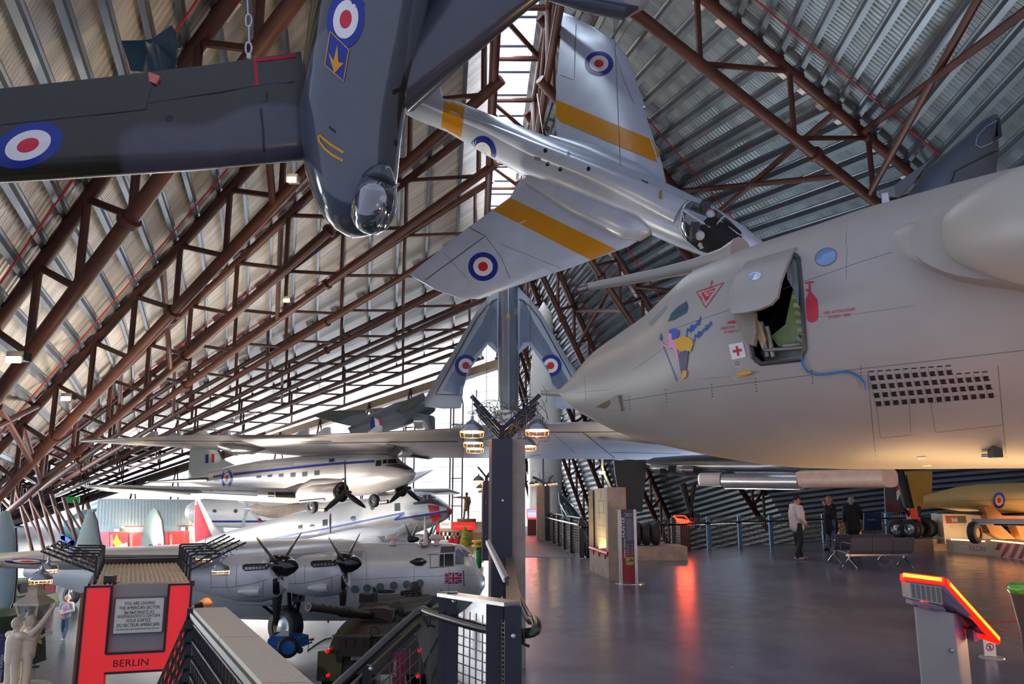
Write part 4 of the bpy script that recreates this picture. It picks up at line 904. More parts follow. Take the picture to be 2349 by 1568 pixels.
for n_, dx, dy, s in ((n1, 0, 0, 1), (n2, 157, -8, .95)):
    q = lambda pts: [(u+dx, v+dy) for u, v in pts]
    dec([n_], 'exhaust_stack_row', M_black, n_, lambda d: d.poly(q([(556, 1296), (562, 1293), (613, 1291), (618, 1296), (613, 1305), (562, 1309), (556, 1304)]), 2), .02)
    b = MB()
    for k in range(6):
        c = hit([n_], 566+k*8+dx, 1303-k*.4+dy, .05)
        if c: b.box(c, (.08, .06, .07))
    b.build('exhaust_stubs', M_steel, n_)
    dec([n_], 'radiator_mouth', M_black, n_, lambda d: d.poly(q([(626, 1328), (632, 1325), (640, 1326), (642, 1360), (634, 1364), (626, 1360)]), 2), .02)
    b = MB(); c = hit([n_], 572+dx, 1356+dy, 0)
    if c: b.loft([(c+V((.32, 0, 0)), .01, .1), (c+V((.3, 0, 0)), .16, .13), (c+V((.05, 0, .0)), .18, .15), (c+V((-.3, 0, 0)), .06, .05)], 16); b.build('intake_blister', M_sil, n_)
    dec([n_], 'cowl_fasteners', mat('fastener_line', '#5a5e64', .5, 0, 0), n_, lambda d: [d.line(q(p), .9) for p in ([(485, 1346), (530, 1346), (580, 1338), (620, 1326)], [(543, 1292), (541, 1344)], [(518, 1312), (520, 1344), (527, 1358)], [(484, 1304), (484, 1350)], [(604, 1332), (603, 1368)])], .008)
# undercarriage
b = MB(); b.loft(pst([(513, 1362, 1378), (560, 1360, 1388), (620, 1358, 1388), (641, 1362, 1382)], 23.2, .5), 20); b.build('wheel_bay_door', M_sil, yk)
wc = P(655, 1435, 24.9); wheel(yk, wc, (.45, .9, 0), .68, .5, hub_m=mat('silver_hub', '#c6cace', .4, .2), hubr=.56)
b = MB()
for a, c, r in (((663, 1360), (666, 1436), .07), ((690, 1358), (676, 1430), .07), ((676, 1360), (684, 1395), .04), ((670, 1392), (690, 1362), .03), ((602, 1387), (646, 1422), .05), ((620, 1386), (648, 1405), .035)): b.tube(P(a[0], a[1], 24.4), P(c[0], c[1], 24.9), r, n=8)
b.build('main_leg', M_black, yk); b = MB(); b.box(P(685, 1368, 24.6), (.35, .3, .3)); b.build('leg_fairing', mat('dark_teal_grey', '#3c5058', .4), yk)
wheel(yk, PZ(162, 1386, LOW)+V((0, 0, .5)), (.3, 1, 0), .5, .3, 'tail_wheel', M_steel); b = MB(); q = PZ(162, 1386, LOW); b.tube(q+V((0, -.2, .5)), q+V((.1, -.2, 1.35)), .05); b.build('tail_wheel_leg', M_steel, yk)
# triple fins
b = MB(); q = P(180, 1290, 26.6); b.wing([(P(60, 1280, 22), P(-20, 1282, 22), .2), (P(215, 1275, 26.6), P(120, 1278, 26.6), .3), (P(360, 1262, 31), P(310, 1262, 31), .2)]); b.build('tailplane', M_sil, yk)
M_fing = mat('pale_green_grey_fabric', '#9fb3b6', .5, 0, .08, 1.5)
def fin(name, secs, d):
    b = MB(); b.wing([(P(a, v, d), P(c, v2, d), t) for a, v, c, v2, t in secs], up=(0, -1, 0)); return b.build(name, M_fing, yk, angle=50)
f1 = fin('tail_fin', [(14, 1410, -10, 1408, .06), (30, 1380, -35, 1385, .16), (37, 1320, -50, 1320, .2), (36, 1255, -42, 1255, .2), (32, 1205, -25, 1210, .16), (24, 1178, -5, 1182, .1), (16, 1170, 5, 1172, .04)], 22.3)
f2 = fin('tail_fin', [(231, 1275, 165, 1276, .22), (228, 1235, 178, 1235, .2), (222, 1195, 190, 1198, .15), (215, 1174, 198, 1177, .1), (208, 1166, 203, 1168, .04)], 26.5)
f3 = fin('tail_fin', [(377, 1275, 322, 1275, .22), (376, 1235, 325, 1235, .2), (371, 1192, 333, 1194, .15), (364, 1172, 342, 1174, .1), (354, 1165, 350, 1166, .04)], 31)
dec([f3], 'fin_flash', [M_navy, M_redp], f3, lambda d: (d.quad([(341, 1248), (350, 1248), (350, 1266), (341, 1266)], 2, 2), setattr(d.b, 'cur', 1), d.quad([(361, 1247), (371, 1247), (371, 1266), (361, 1266)], 2, 2)))
dec([f1], 'fin_flash', [M_redp], f1, lambda d: d.quad([(12, 1291), (24, 1291), (24, 1303), (12, 1303)], 2, 2))
for f, pts in ((f1, [(36, 1210), (38.5, 1255), (38.5, 1320), (32, 1380), (20, 1405)]), (f2, [(214, 1172), (223, 1195), (229, 1235), (231, 1264)]), (f3, [(362, 1170), (372, 1192), (377, 1235), (377.5, 1264)])):
    b = MB(); b.path([P(u, v, 22.25 if f is f1 else 26.45 if f is f2 else 30.9) for u, v in pts], .035, 6); b.build('fin_edging', M_black, f)
# glazing, flag, roof fittings
def win(t, c, r, mt, parent): return dec([t], 'round_window', mt, parent, lambda d: d.ring(c, (r, 0), (0, r), 0, 1, 22))
for k, (u, v) in enumerate(((725, 1360), (755, 1357), (784, 1354), (814, 1351), (842, 1348.5), (872, 1346), (903, 1342.5), (933, 1340), (963, 1337))): win(yf, (u, v), 9.3, mat('blue_grey_pane', '#5e7883', .2, 0, .05), yf)
dec([yf], 'cockpit_side_window', M_black, yf, lambda d: (d.quad([(1009, 1271), (1018, 1270), (1018, 1298), (1008, 1298)], 2, 3), d.quad([(1020, 1270), (1040, 1269), (1041, 1296), (1020, 1297)], 3, 3)))
dec([yf], 'windscreen', mat('smoky_windscreen', '#6e7a86', .1, 0, .2, 4, coat=.5), yf, lambda d: (d.poly([(1045, 1262), (1052, 1258), (1064, 1270), (1065, 1293), (1044, 1294)], 2), d.poly([(1058, 1258), (1070, 1262), (1080, 1275), (1068, 1276)], 2), d.poly([(1072, 1264), (1080, 1268), (1087, 1276), (1082, 1277)], 1)))
dec([yf], 'roof_panel', mat('dark_mauve_panel', '#4a4550', .4), yf, lambda d: d.poly([(1012, 1253), (1044, 1252), (1043, 1265), (1010, 1267)], 2))
dec([yf], 'sliding_panel', M_whp, yf, lambda d: d.quad([(988, 1274), (1005, 1272), (1005, 1298), (988, 1300)], 2, 3)); dec([yf], 'sliding_panel_frame', M_line, yf, lambda d: (d.line([(980, 1271), (1006, 1270)], 1.3), d.line([(984, 1302), (1044, 1297)], 1.3), d.line([(987, 1272), (987, 1301)], 1.2)), .02)
b = MB(); c = hit([yf], 962, 1288, 0); b.loft([(c+V((-.35, -.02, 0)), .02, .02), (c+V((-.1, -.03, 0)), .14, .15), (c+V((.1, -.03, 0)), .14, .15), (c+V((.26, 0, 0)), .03, .03)], 18); b.build('blister_window', mat('dark_glass', '#2a2c33', .06, 0, .1, coat=.7), yf)
def union(d):
    Q = lambda x, y: (1019.8+x*40.6-y*.0, 1312.5+y*27.3-x*1.0)
    d.b.cur = 0; d.quad([Q(0, 0), Q(1, 0), Q(1, 1), Q(0, 1)], 10, 8)
dec([yf], 'union_flag', [mat('flag_white', '#e9e7e4', .4, 0, 0)], yf, union, .01)
def uq(x, y): return (1019.8+x*40.6, 1312.5+y*27.3-x*1.0)
def ublue(d):
    for tri in (((.12, .04), (.40, .04), (.40, .28)), ((.03, .12), (.03, .36), (.30, .36)), ((.60, .04), (.88, .04), (.60, .28)), ((.97, .12), (.97, .36), (.70, .36)), ((.12, .96), (.40, .96), (.40, .72)), ((.03, .88), (.03, .64), (.30, .64)), ((.60, .96), (.88, .96), (.60, .72)), ((.97, .88), (.97, .64), (.70, .64))): d.poly([uq(*p) for p in tri], 1)
def ured(d):
    d.quad([uq(.44, .02), uq(.56, .02), uq(.56, .98), uq(.44, .98)], 2, 6); d.quad([uq(.02, .41), uq(.98, .41), uq(.98, .59), uq(.02, .59)], 6, 2)
    for a, c in (((.03, .06), (.36, .36)), ((.97, .06), (.66, .34)), ((.03, .94), (.34, .66)), ((.97, .94), (.64, .64))): d.line([uq(*a), uq(*c)], 2.0)
dec([yf], 'union_flag_blue', [mat('flag_blue', '#27348b', .4, 0, 0)], yf, ublue, .018); dec([yf], 'union_flag_red', [mat('flag_red', '#c8202f', .4, 0, 0)], yf, ured, .026)
b = MB(); c, e = hit([yf], 1063, 1308, .03), hit([yf], 1064.5, 1343, .03); b.bar(c, e, .03, .03, (0, 1, 0)); b.build('black_rod', M_black, yf)
M_pink = mat('cream_fitting', '#e3cfc4', .35, 0, .04)
for u in (900, 1000):
    b = MB(); c = P(u, 1233, 26.6); b.sph(c, .13, 18, 2.0, 1, 1); b.lathe(P(u+1, 1249, 26.6), (0, 0, 1), [(0, .13), (.08, .09), (.2, .1)], 14); b.build('dome_aerial', M_pink, yk)
b = MB(); c = P(973, 1249, 26.6); b.sph(c, .24, 18, 1, 1, 1); b.build('astrodome', glass('dome_glass', '#e8e2e6', .25, .8), yk); b = MB(); b.tube(P(977, 1249, 26.4), P(974.5, 1184, 26.4), .1, .015, 10); b.build('aerial_mast', M_pink, yk)
dec([yf], 'panel_lines', mat('fastener_line', '#5a5e64', .5, 0, 0), yf, lambda d: [d.line(p, .7) for p in ([(760, 1332), (950, 1322), (1100, 1318)], [(950, 1300), (952, 1400)], [(1030, 1300), (1030, 1395)], [(840, 1255), (842, 1405)], [(780, 1380), (780, 1381), (789, 1380)])], .006)
b = MB(); b.tube(P(752, 1416, 26.5), P(753, 1428, 26.5), .03, n=6); b.build('red_ground_pin', M_red, yk)
# ---------------- polished twin-engined transport, raised
dk_ = thing('twin_transport', 'polished white-topped twin-propeller transport with roundel, raised above the others', 'aircraft', P(700, 1130, 35))
dd = lambda u: 33+(950-u)/518*9
drw = [(432, 1098, 1106), (470, 1085, 1113), (536, 1068, 1123), (594, 1057, 1128), (700, 1045, 1133), (760, 1041, 1136), (827, 1036, 1136), (870, 1038, 1130), (898, 1043, 1123), (912, 1056, 1118), (930, 1066, 1110), (944, 1074, 1100), (951, 1083, 1091)]
strp = lambda u: 1087-(u-536)/224*23.4 if u < 760 else 1063.6-(u-760)*.066
dfu = fuse(dk_, drw, dd, [mat('polished_aluminium', '#c3c0c2', .28, .3, .08, 1), M_whp], n=48, wk=.9, split=lambda u, v: (v < strp(u) and u < 912 and v < 1066))
b = MB(); b.wing([(P(u, v, 42), P(u2, v2, 42), t) for u, v, u2, v2, t in ((540, 1066, 432, 1098, .3), (516, 1055, 433, 1066, .26), (500, 1030, 436, 1032, .2), (488, 1005, 440, 1008, .14), (478, 992, 446, 994, .1), (468, 987, 456, 988, .04))], up=(0, -1, 0)); dfin = b.build('tail_fin', mat('pale_white_skin', '#c9d6d6', .4, 0, .05), dk_)
dec([dfin], 'fin_flash', [M_navy, M_redp], dfin, lambda d: (d.quad([(471, 1042), (478.5, 1041.5), (478, 1061), (471, 1062)], 2, 2), setattr(d.b, 'cur', 1), d.quad([(485, 1040.5), (492, 1040), (491.5, 1060), (485, 1060.5)], 2, 2)))
b = MB(); b.path([P(499, 1028, 41.9), P(512, 1052, 41.9)], .06, 6); b.build('fin_boot', M_deice, dfin)
b = MB(); b.wing([(P(488, 1098, 41), P(455, 1104, 42.5), .3), (P(420, 1101, 38), P(400, 1105, 39.6), .2), (P(340, 1104, 35.5), P(332, 1106, 36.5), .06)]); b.build('tailplane', M_deice, dk_)
bk = V((-.856, .517, 0))
def dw(u, v, d, ch, th): le = P(u, v, d); return (le, le+bk*ch+V((0, 0, .03*ch)), th)
b = MB(); b.wing([dw(705, 1138, 33.2, 4.2, .72), dw(600, 1134, 30.8, 3.8, .6), dw(430, 1128, 27.6, 3.0, .42), dw(280, 1120, 25, 2.2, .26), (P(205, 1115, 23.8), P(190, 1115, 24.6), .1)]); dwg = b.build('wing', M_sil, dk_, angle=50)
dec([dwg], 'deicer_boot', M_deice, dwg, lambda d: (d.grid([[(250+i*34, 1116.5+i*.95+j*(1.5+i*.9)) for i in range(11)] for j in range(4)]), d.quad([(632, 1127.5), (700, 1128.5), (699, 1142), (632, 1140)], 4, 3)), .02)
dec([dwg], 'landing_light', M_pane, dwg, lambda d: d.quad([(615, 1128), (629, 1128), (629, 1140), (615, 1139)], 2, 2), .02)
b = MB(); b.wing([dw(930, 1112, 36.5, 3.8, .6), dw(965, 1094, 42, 2.8, .4), (P(994, 1077, 46), P(980, 1081, 46.5), .08)]); b.build('wing', M_sil, dk_, angle=50)
axd = V((.856, -.517, .02))
def cowl(rows, d, hub, R, ph, name='engine_cowl', parts=True):
    o = fuse(dk_, rows, lambda u: d+.1+(rows[-1][0]-u)*.0118, mat('polished_aluminium', '#c3c0c2', .28, .3, .08, 1), name, 28, .95)
    c = P(hub[0]-9, hub[1]-1, d+.08); b = MB(); b.lathe(c-axd*.1, axd, [(0, .42), (.14, .445), (.17, .41), (.1, .36), (.09, .05)], 24); b.build('cowl_mouth', M_dark, o)
    b = MB()
    for k in range(9): a = k*.698; sd_ = axd.cross(V((0, 0, 1))).normalized(); b.bar(c+axd*.1, c+axd*.1+sd_*.33*math.cos(a)+V((0, 0, .33*math.sin(a))), .08, .08)
    b.build('cylinders', mat('dark_engine_metal', '#3b3635', .4, .5), o); propeller(dk_, P(hub[0], hub[1], d-.1), axd, R, 3, ph, hub_r=.13, w=.14, tipfrac=.92); return o
cwl = cowl([(640, 1124, 1136), (690, 1108, 1146), (735, 1103, 1152), (768, 1102, 1151), (784, 1105, 1149)], 31.6, (792, 1129), 1.52, 0.05)
b = MB(); b.loft(pst([(690, 1112, 1122), (715, 1098, 1112), (745, 1096, 1110), (786, 1098, 1104)], 31.4, .7), 16); b.build('air_scoop', mat('polished_aluminium', '#c3c0c2', .28, .3, .08, 1), cwl); b = MB(); b.box(P(787, 1098, 31.3), (.05, .14, .07)); b.build('scoop_mouth', M_dark, cwl)
cowl([(850, 1122, 1140), (890, 1112, 1136), (915, 1106, 1132), (924, 1108, 1130)], 34.8, (930, 1119), 1.4, .02)
for u, v, d in ((716, 1161, 32.3), (858, 1148, 35)): wheel(dk_, P(u, v, d), (.6, .9, 0), .33, .25, 'retracted_wheel', mat('dull_hub', '#5f6d70', .4, .5))
b = MB(); b.tube(P(688, 1150, 31.6), P(745, 1144, 31.2), .07, n=10); b.tube(P(735, 1168, 31.8), P(748, 1168, 31.6), .12, n=12); b.tube(P(872, 1152, 34.6), P(890, 1150, 34.4), .1, n=12); b.build('oil_cooler', M_steel, dk_)
dec([dfu], 'cheat_line', M_stripe, dfu, lambda d: (d.line([(535, 1087), (640, 1076), (760, 1063.6), (859, 1057)], 5.2), d.line([(489, 1093), (508, 1089.5)], 5)), .012)
dec([dfu], 'roundel', ROUND, dfu, lambda d: d.roundel((520.5, 1097), (13, -1), (0, 22), (1, .62, .32)), .02)
for u, v, w_, h_ in ((593.6, 1093, 11, 6), (619, 1091, 11, 6), (644.7, 1091, 11, 10), (672, 1089, 12, 11), (699, 1087, 12, 11), (727, 1084, 12, 11), (761, 1055, 13, 8)):
    dec([dfu], 'cabin_window', M_pane, dfu, lambda d: d.quad([(u-w_/2, v-h_/2+.8), (u+w_/2, v-h_/2-.8), (u+w_/2, v+h_/2-.8), (u-w_/2, v+h_/2+.8)], 2, 2), .015)
dec([dfu], 'cockpit_window', M_black, dfu, lambda d: (d.poly([(861, 1069), (863, 1056), (874, 1054), (874.5, 1068)], 1), d.quad([(877.5, 1054), (887, 1053), (887, 1062), (878, 1063)], 2, 2), d.quad([(889.5, 1053), (908, 1052), (911.5, 1062), (890, 1062.5)], 3, 2)), .015)
dec([dfu], 'antiglare_panel', mat('dark_mauve_panel', '#4a4550', .4), dfu, lambda d: d.poly([(880, 1068), (898, 1064), (914, 1063), (930, 1068), (946, 1076), (935, 1077), (915, 1073), (898, 1069.5)], 2), .014)
dec([dfu], 'serial_text', M_black, dfu, lambda d: d.text('KN645', (498.5, 1104), (5.2, -.3), (.4, -7)), .012)
# ---------------- white four-engined transport with lightning-bolt line
hk = thing('bolt_line_transport', 'white four-engined transport with blue lightning-bolt line, red tail and red-banded nose', 'aircraft', P(700, 1262, 47))
hd = lambda u: 40+(1034-u)/566*14
hr = [(466, 1240, 1250), (500, 1226, 1256), (560, 1210, 1264), (620, 1194, 1268), (703, 1172, 1268), (760, 1160, 1262), (821, 1147, 1252), (880, 1139, 1240), (930, 1131, 1227), (960, 1128, 1216), (984, 1130, 1208), (1004, 1144, 1200), (1020, 1154, 1191), (1030, 1162, 1181), (1035, 1169, 1173)]
line_h = lambda u: 1240-(u-600)/140*26 if u < 740 else 1214-(u-740)/186*38 if u < 926 else 1190-(u-905)/129*20
hf_ = fuse(hk, hr, hd, [mat('pale_silver_skin', '#a9a5a6', .35, .4, .08, 1), M_whp], n=48, split=lambda u, v: v < line_h(u))
bl = lambda d: (d.line([(560, 1247), (640, 1232), (740, 1213.5), (840, 1193), (927, 1175.5)], 4.2), d.line([(926, 1176), (905, 1192)], 4.5, 4), d.line([(905, 1191.5), (970, 1181), (1034, 1170.5)], 4.4))
dec([hf_], 'lightning_line', M_stripe, hf_, bl, .03)
dec([hf_], 'nose_band', M_redp, hf_, lambda d: (d.poly([(981, 1157), (1007, 1160), (1008, 1171), (985, 1175)], 2), d.poly([(985.5, 1180), (1008.5, 1177), (1013, 1188), (993, 1198)], 2), d.poly([(1025, 1158), (1030, 1162), (1035, 1169), (1034, 1174), (1030, 1180), (1027, 1180), (1025, 1168)], 2)), .02)
dec([hf_], 'antiglare_panel', mat('dark_mauve_panel', '#4a4550', .4), hf_, lambda d: d.poly([(948, 1152), (986, 1143), (1005, 1145), (1024, 1158), (1026, 1164), (1008, 1159), (986, 1154), (948, 1157)], 2), .025)
dec([hf_], 'cockpit_window', M_pane, hf_, lambda d: (d.quad([(956, 1137), (970, 1135), (970, 1146), (956, 1148)], 2, 2), d.quad([(971.5, 1134.5), (979, 1134), (979, 1144), (971.5, 1145)], 2, 2), d.poly([(981, 1134), (992, 1133), (1001, 1142), (981, 1143.5)], 1)), .025)
for u, v, r in ((854, 1164.7, 4.8), (810, 1188.6, 6), (716, 1208, 6), (659.5, 1220, 5.8), (610, 1230, 5.6), (577, 1238, 5)): win(hf_, (u, v), r, mat('blue_grey_pane', '#5e7883', .2, 0, .05), hf_)
dec([hf_], 'cabin_door_window', M_pane, hf_, lambda d: (d.quad([(905, 1154), (917.5, 1153), (918, 1171), (905, 1172)], 2, 2), d.quad([(740, 1192), (751, 1190), (751, 1208), (740, 1210)], 2, 2), d.quad([(684, 1205), (693, 1203), (693, 1219), (684, 1221)], 2, 2)), .025)
b = MB(); b.wing([(P(u, v, 54), P(u2, v2, 54), t) for u, v, u2, v2, t in ((520, 1222, 445, 1252, .3), (492, 1206, 444, 1215, .26), (468, 1162, 446, 1165, .2), (456, 1140, 448, 1142, .1))], up=(0, -1, 0)); hfn = b.build('tail_fin', M_whp, hk)
dec([hfn], 'red_rudder', M_redp, hfn, lambda d: d.poly([(447, 1146), (453, 1150), (468, 1186), (486, 1229), (448, 1244), (446, 1200)], 2), .02)
hb = V((-.83, .55, 0))
b = MB(); hw = lambda u, v, d, c, t: (P(u, v, d), P(u, v, d)+hb*c, t)
b.wing([hw(850, 1236, 43.5, 5, .8), hw(700, 1246, 39, 4.2, .65), hw(530, 1256, 34.5, 3.2, .45), (P(360, 1264, 31), P(330, 1264, 32), .15)]); hwg = b.build('wing', M_sil, hk)
dec([hwg], 'red_wing_band', M_redp, hwg, lambda d: d.quad([(473, 1255), (527, 1251.5), (527, 1257), (473, 1261)], 4, 2), .02)
b = MB(); b.wing([(P(950, 1126, 46), P(935, 1134, 48), .5), (P(1030, 1122, 54), P(1010, 1134, 56), .4), (P(1056, 1130, 57), P(1040, 1134, 58), .1)]); b.build('wing', M_sil, hk)
for u, v, d, top in ((757, 1237, 41, 1179), (838, 1226, 44, 1181)):
    o = fuse(hk, [(u-70, v-6, v+8), (u-40, v-10, v+12), (u-8, v-10, v+12), (u-2, v-7, v+9)], d, M_sil, 'engine_nacelle', 20)
    propeller(hk, P(u, v, d-.2), (.83, -.55, 0), m(v-top, d), 4, 0.03, M_brown, mat('red_blade_tip', '#a52a2a', .4), spin=(.25, .5), w=.3, tipfrac=.93)
b = MB(); b.tube(P(1006, 1195, 40.2), P(985, 1240, 41), .05, n=8); b.build('nose_leg', M_steel, hk)
# ---------------- white turboprop behind, facing left
tk = thing('turboprop_airliner', 'white turboprop airliner with straight blue line facing left behind the red-tailed transport', 'aircraft', P(560, 1175, 62))
tf = fuse(tk, [(430, 1158, 1186), (445, 1148, 1198), (470, 1143, 1206), (550, 1140, 1209), (700, 1140, 1210), (820, 1145, 1205)], 62, M_whp, n=36)
dec([tf], 'cheat_line', M_stripe, tf, lambda d: d.line([(455, 1195.5), (620, 1195.5)], 4.5), .04)
for u, v in ((492, 1172), (540.5, 1171.5)): win(tf, (u, v), 4.6, M_pane, tf)
b = MB(); b.wing([(P(640, 1150, 58), P(760, 1150, 60), 1), (P(590, 1150, 54), P(690, 1150, 55), .7)]); b.build('wing', M_whp, tk)
o = fuse(tk, [(576, 1159, 1172), (583, 1155, 1178), (620, 1154, 1187), (660, 1155, 1188), (720, 1160, 1184)], 55, mat('cream_skin', '#cdb9a8', .4), 'engine_nacelle', 24); b = MB(); b.lathe(P(580, 1166, 55), (-1, 0, 0), [(0, .24), (.3, .2), (.7, .1), (.9, .01)], 18); b.build('spinner', M_sil, o)
for a, c in (((566, 1171), (556, 1207)), ((574, 1169), (598, 1196)), ((568, 1160), (548, 1146))):
    b = MB(); b.bar(P(a[0], a[1], 54.9), P(c[0], c[1], 54.6), .24, .06, (0, 1, 0)); bl_ = b.build('propeller_blade', mat('pale_blue_blade', '#b8ced4', .4), o)
b = MB(); b.tube(P(593, 1190, 54.6), P(598.5, 1196.5, 54.6), .14, n=8); b.build('blade_tip', M_redp, o)
# ---------------- camouflaged jet tail, high in front of the glazing
cj2 = thing('swept_camouflaged_jet', 'grey-green camouflaged jet tail with tricolour flash above the long silver wing', 'aircraft', P(870, 960, 46)); M_cm2 = camo('camo_sky_side', '#4c564f', '#6d7680', .3, .35)
b = MB(); b.loft([(P(800, 992, 45), .4, .3), (P(850, 975, 45.5), .75, .7), (P(915, 952, 46), .95, .85), (P(965, 935, 46.4), .85, .8), (P(992, 928, 46.6), .5, .5), (P(1001, 926, 46.7), .1, .1)], 28); cbody = b.build('fuselage', M_cm2, cj2)
b = MB(); b.loft([(P(960, 965, 45.6), .55, .8), (P(984, 968, 45.4), .5, .75), (P(988, 990, 45.2), .3, .5)], 20, up=(0, -1, 0)); b.build('intake', M_cm2, cj2)
b = MB(); b.wing([(P(845, 976, 45), P(838, 940, 45.8), .3), (P(800, 976, 44.6), P(780, 940, 45.2), .2), (P(745, 962, 44.2), P(735, 945, 44.5), .1), (P(722, 955, 44), P(718, 953, 44), .03)]); b.build('tailplane', M_cm2, cj2)
b = MB(); b.wing([(P(870, 950, 45.8), P(835, 940, 46.2), .2), (P(912, 934, 47), P(850, 937, 47), .1)]); b.build('tail_fin', M_cm2, cj2)
dec([cbody], 'fin_flash', [M_navy, M_rwhite, M_redp], cbody, lambda d: (d.poly([(849, 955), (858, 957), (861, 978), (850, 984)], 1), setattr(d.b, 'cur', 1), d.poly([(858, 957), (868, 962), (871, 974), (861, 979)], 1), setattr(d.b, 'cur', 2), d.poly([(868, 962), (880, 968), (871, 974)], 1)), .03)
b = MB(); b.path([P(u, v, 45) for u, v in ((918, 942), (940, 925), (975, 908))], [.25, .3, .25], 10); b.build('cable_duct', mat('grey_duct', '#59625f', .5), cj2)
# ---------------- long silver bomber wing with pods, dark gear
bw = thing('delta_bomber', 'long pale silver bomber wing spanning the hall behind the near pillar, on black undercarriage', 'aircraft', P(2080, 1233, 23.8)); M_bw = mat('sky_tinted_silver', '#bcc7e2', .3, .3, .06, .6)  # blue in the wing colour stands in for sky reflected on silver
rows = [(185, 1009.5, 40, 1012.5, 41), (300, 1004, 38, 1020, 40), (430, 998, 36, 1027, 39.5), (560, 998, 34, 1036, 38.2), (700, 998, 32, 1046, 37), (900, 990, 29.5, 1049, 35), (1063, 983, 27.5, 1050, 33)]
b = MB(); b.wing([(P(u, v1, d1), P(u, v2, d2), .12+.25*(u/1063)) for u, v1, d1, v2, d2 in rows]); ow = b.build('outer_wing', mat('weathered_silver', '#8a8585', .32, .35, .1, .7), bw, angle=50)
rows = [(1063, 978, 27.4, 1050, 33), (1205, 973, 26, 1051, 34), (1390, 968, 24.5, 1053, 35), (1560, 985, 23.8, 1055, 36), (1705, 1000, 23.5, 1057, 37)]
b = MB(); b.wing([(P(u, v1, d1), P(u, v2, d2), .4) for u, v1, d1, v2, d2 in rows]); iw = b.build('inner_wing', M_bw, bw, angle=50)
dec([ow], 'flap_gap', M_black, ow, lambda d: (d.line([(330, 1011), (700, 1012.5), (760, 1012)], 1.8), d.line([(690, 1017), (870, 1014), (1062, 1012)], 2.2), d.line([(330, 1016), (560, 1019)], .8)), .02)
dec([iw], 'panel_lines', M_ln2, iw, lambda d: [d.line(p, w_) for p, w_ in (([(1205, 992), (1340, 991), (1440, 990)], 1.2), ([(1338, 992), (1410, 1050)], 2), ([(1270, 995), (1318, 1038)], .8), ([(1400, 1038), (1560, 1040)], .8), ([(1205, 1049), (1240, 1042)], .8))], .02)
for k, u in enumerate((345, 512, 693, 742, 860, 1044)):
    b = MB(); d_ = 38-k*2; q = P(u, 999-k*2.6, d_); b.hexa([q+V(x) for x in ((-.3, -.05, -.05), (.25, -.05, -.05), (.25, .4, -.05), (-.3, .4, -.05), (.05, -.05, .22), (.25, -.05, .25), (.25, .3, .25), (.05, .3, .22))]); b.build('wing_fence', M_sil, bw, smooth=False)
M_pod = mat('dark_pod_metal', '#6b6c70', .25, .6, .1, 1)
b = MB(); b.loft([(P(500, 1016, 37), .05, .05), (P(512, 1020, 36.5), .3, .25), (P(545, 1027, 36), .5, .42), (P(580, 1027, 36), .38, .34), (P(612, 1027, 36), .03, .03)], 24); b.build('pod', M_pod, bw)
b = MB(); b.loft([(P(905, 1022, 31.5), .05, .05), (P(904, 1026, 31.3), .36, .34), (P(908, 1028, 32.5), .42, .36), (P(914, 1028, 36), .3, .3)], 24); b.build('pod', M_pod, bw)
b = MB(); b.wing([(P(940, 1045, 33), P(1000, 1045, 36), .2), (P(985, 1053, 34), P(990, 1052, 35), .04)]); b.build('underwing_fin', M_pod, bw)
# nacelle, gear, tanks beneath
M_nac = mat('dark_silver_nacelle', '#6d7076', .25, .7, .1, .7)
b = MB(); b.loft([(P(1480, 1062, 28), .1, .1), (P(1500, 1066, 28), .35, .3), (P(1560, 1068, 27.5), .5, .4), (P(1650, 1068, 26.5), .55, .45), (P(1760, 1068, 25), .6, .5), (P(1900, 1062, 23), .6, .6)], 28); nc = b.build('engine_nacelle', M_nac, bw)
b = MB(); b.loft([(P(1492, 1072, 27.4), .05, .12), (P(1506, 1073, 27.2), .2, .14), (P(1535, 1076, 27), .2, .14)], 16); b.loft([(P(1552, 1076, 26.8), .05, .12), (P(1566, 1077, 26.6), .2, .14), (P(1590, 1078, 26.5), .2, .14)], 16); b.build('intake_scoops', M_steel, nc)
b = MB(); b.box(P(1524, 1080, 26.9), (.34, .1, .2)); b.box(P(1580, 1082, 26.5), (.3, .1, .16)); b.build('scoop_mouths', M_dark, nc)
b = MB(); b.prism([P(u, v, 28) for u, v in ((1408, 1055), (1483, 1055), (1480, 1110), (1473, 1173), (1426, 1173), (1411, 1085))], (0, .15, 0)); b.build('gear_door', mat('blue_black_door', '#272b33', .5), bw, smooth=False)
b = MB(); b.tube(P(1565, 1108, 27), P(1582, 1170, 27), .14, .09, 10); b.tube(P(1593, 1108, 27), P(1583, 1170, 27), .09, n=8); b.tube(P(1584, 1165, 27), P(1585, 1195, 27), .12, n=8); b.build('nose_leg', M_rubber, bw)
for du in (-17, 15): wheel(bw, P(1584+du, 1194, 27-.1*(du > 0)), (1, -.3, 0), .3, .22, 'nose_wheel', M_steel)
b = MB(); b.loft([(P(1604, 1099, 26), .2, .2), (P(1608, 1099, 26), .24, .24), (P(1655, 1099, 25.6), .25, .25)], 24); b.build('store_tail', M_whp, bw)
b = MB(); b.loft([(P(1661, 1103, 25.4), .2, .2), (P(1664, 1103, 25.4), .27, .27), (P(1838, 1104, 23), .27, .27)], 24); b.build('silver_store', mat('bright_silver', '#b9bbc2', .28, .6, .06), bw)
b = MB(); b.loft([(P(1832, 1101, 22.6), .22, .26), (P(1845, 1098, 22.5), .27, .28), (P(2030, 1096, 19.5), .27, .27), (P(2042, 1096, 19.3), .25, .25)], 20, e=3); b.build('pink_white_fairing', mat('peach_white', '#d3b3a2', .4), bw)
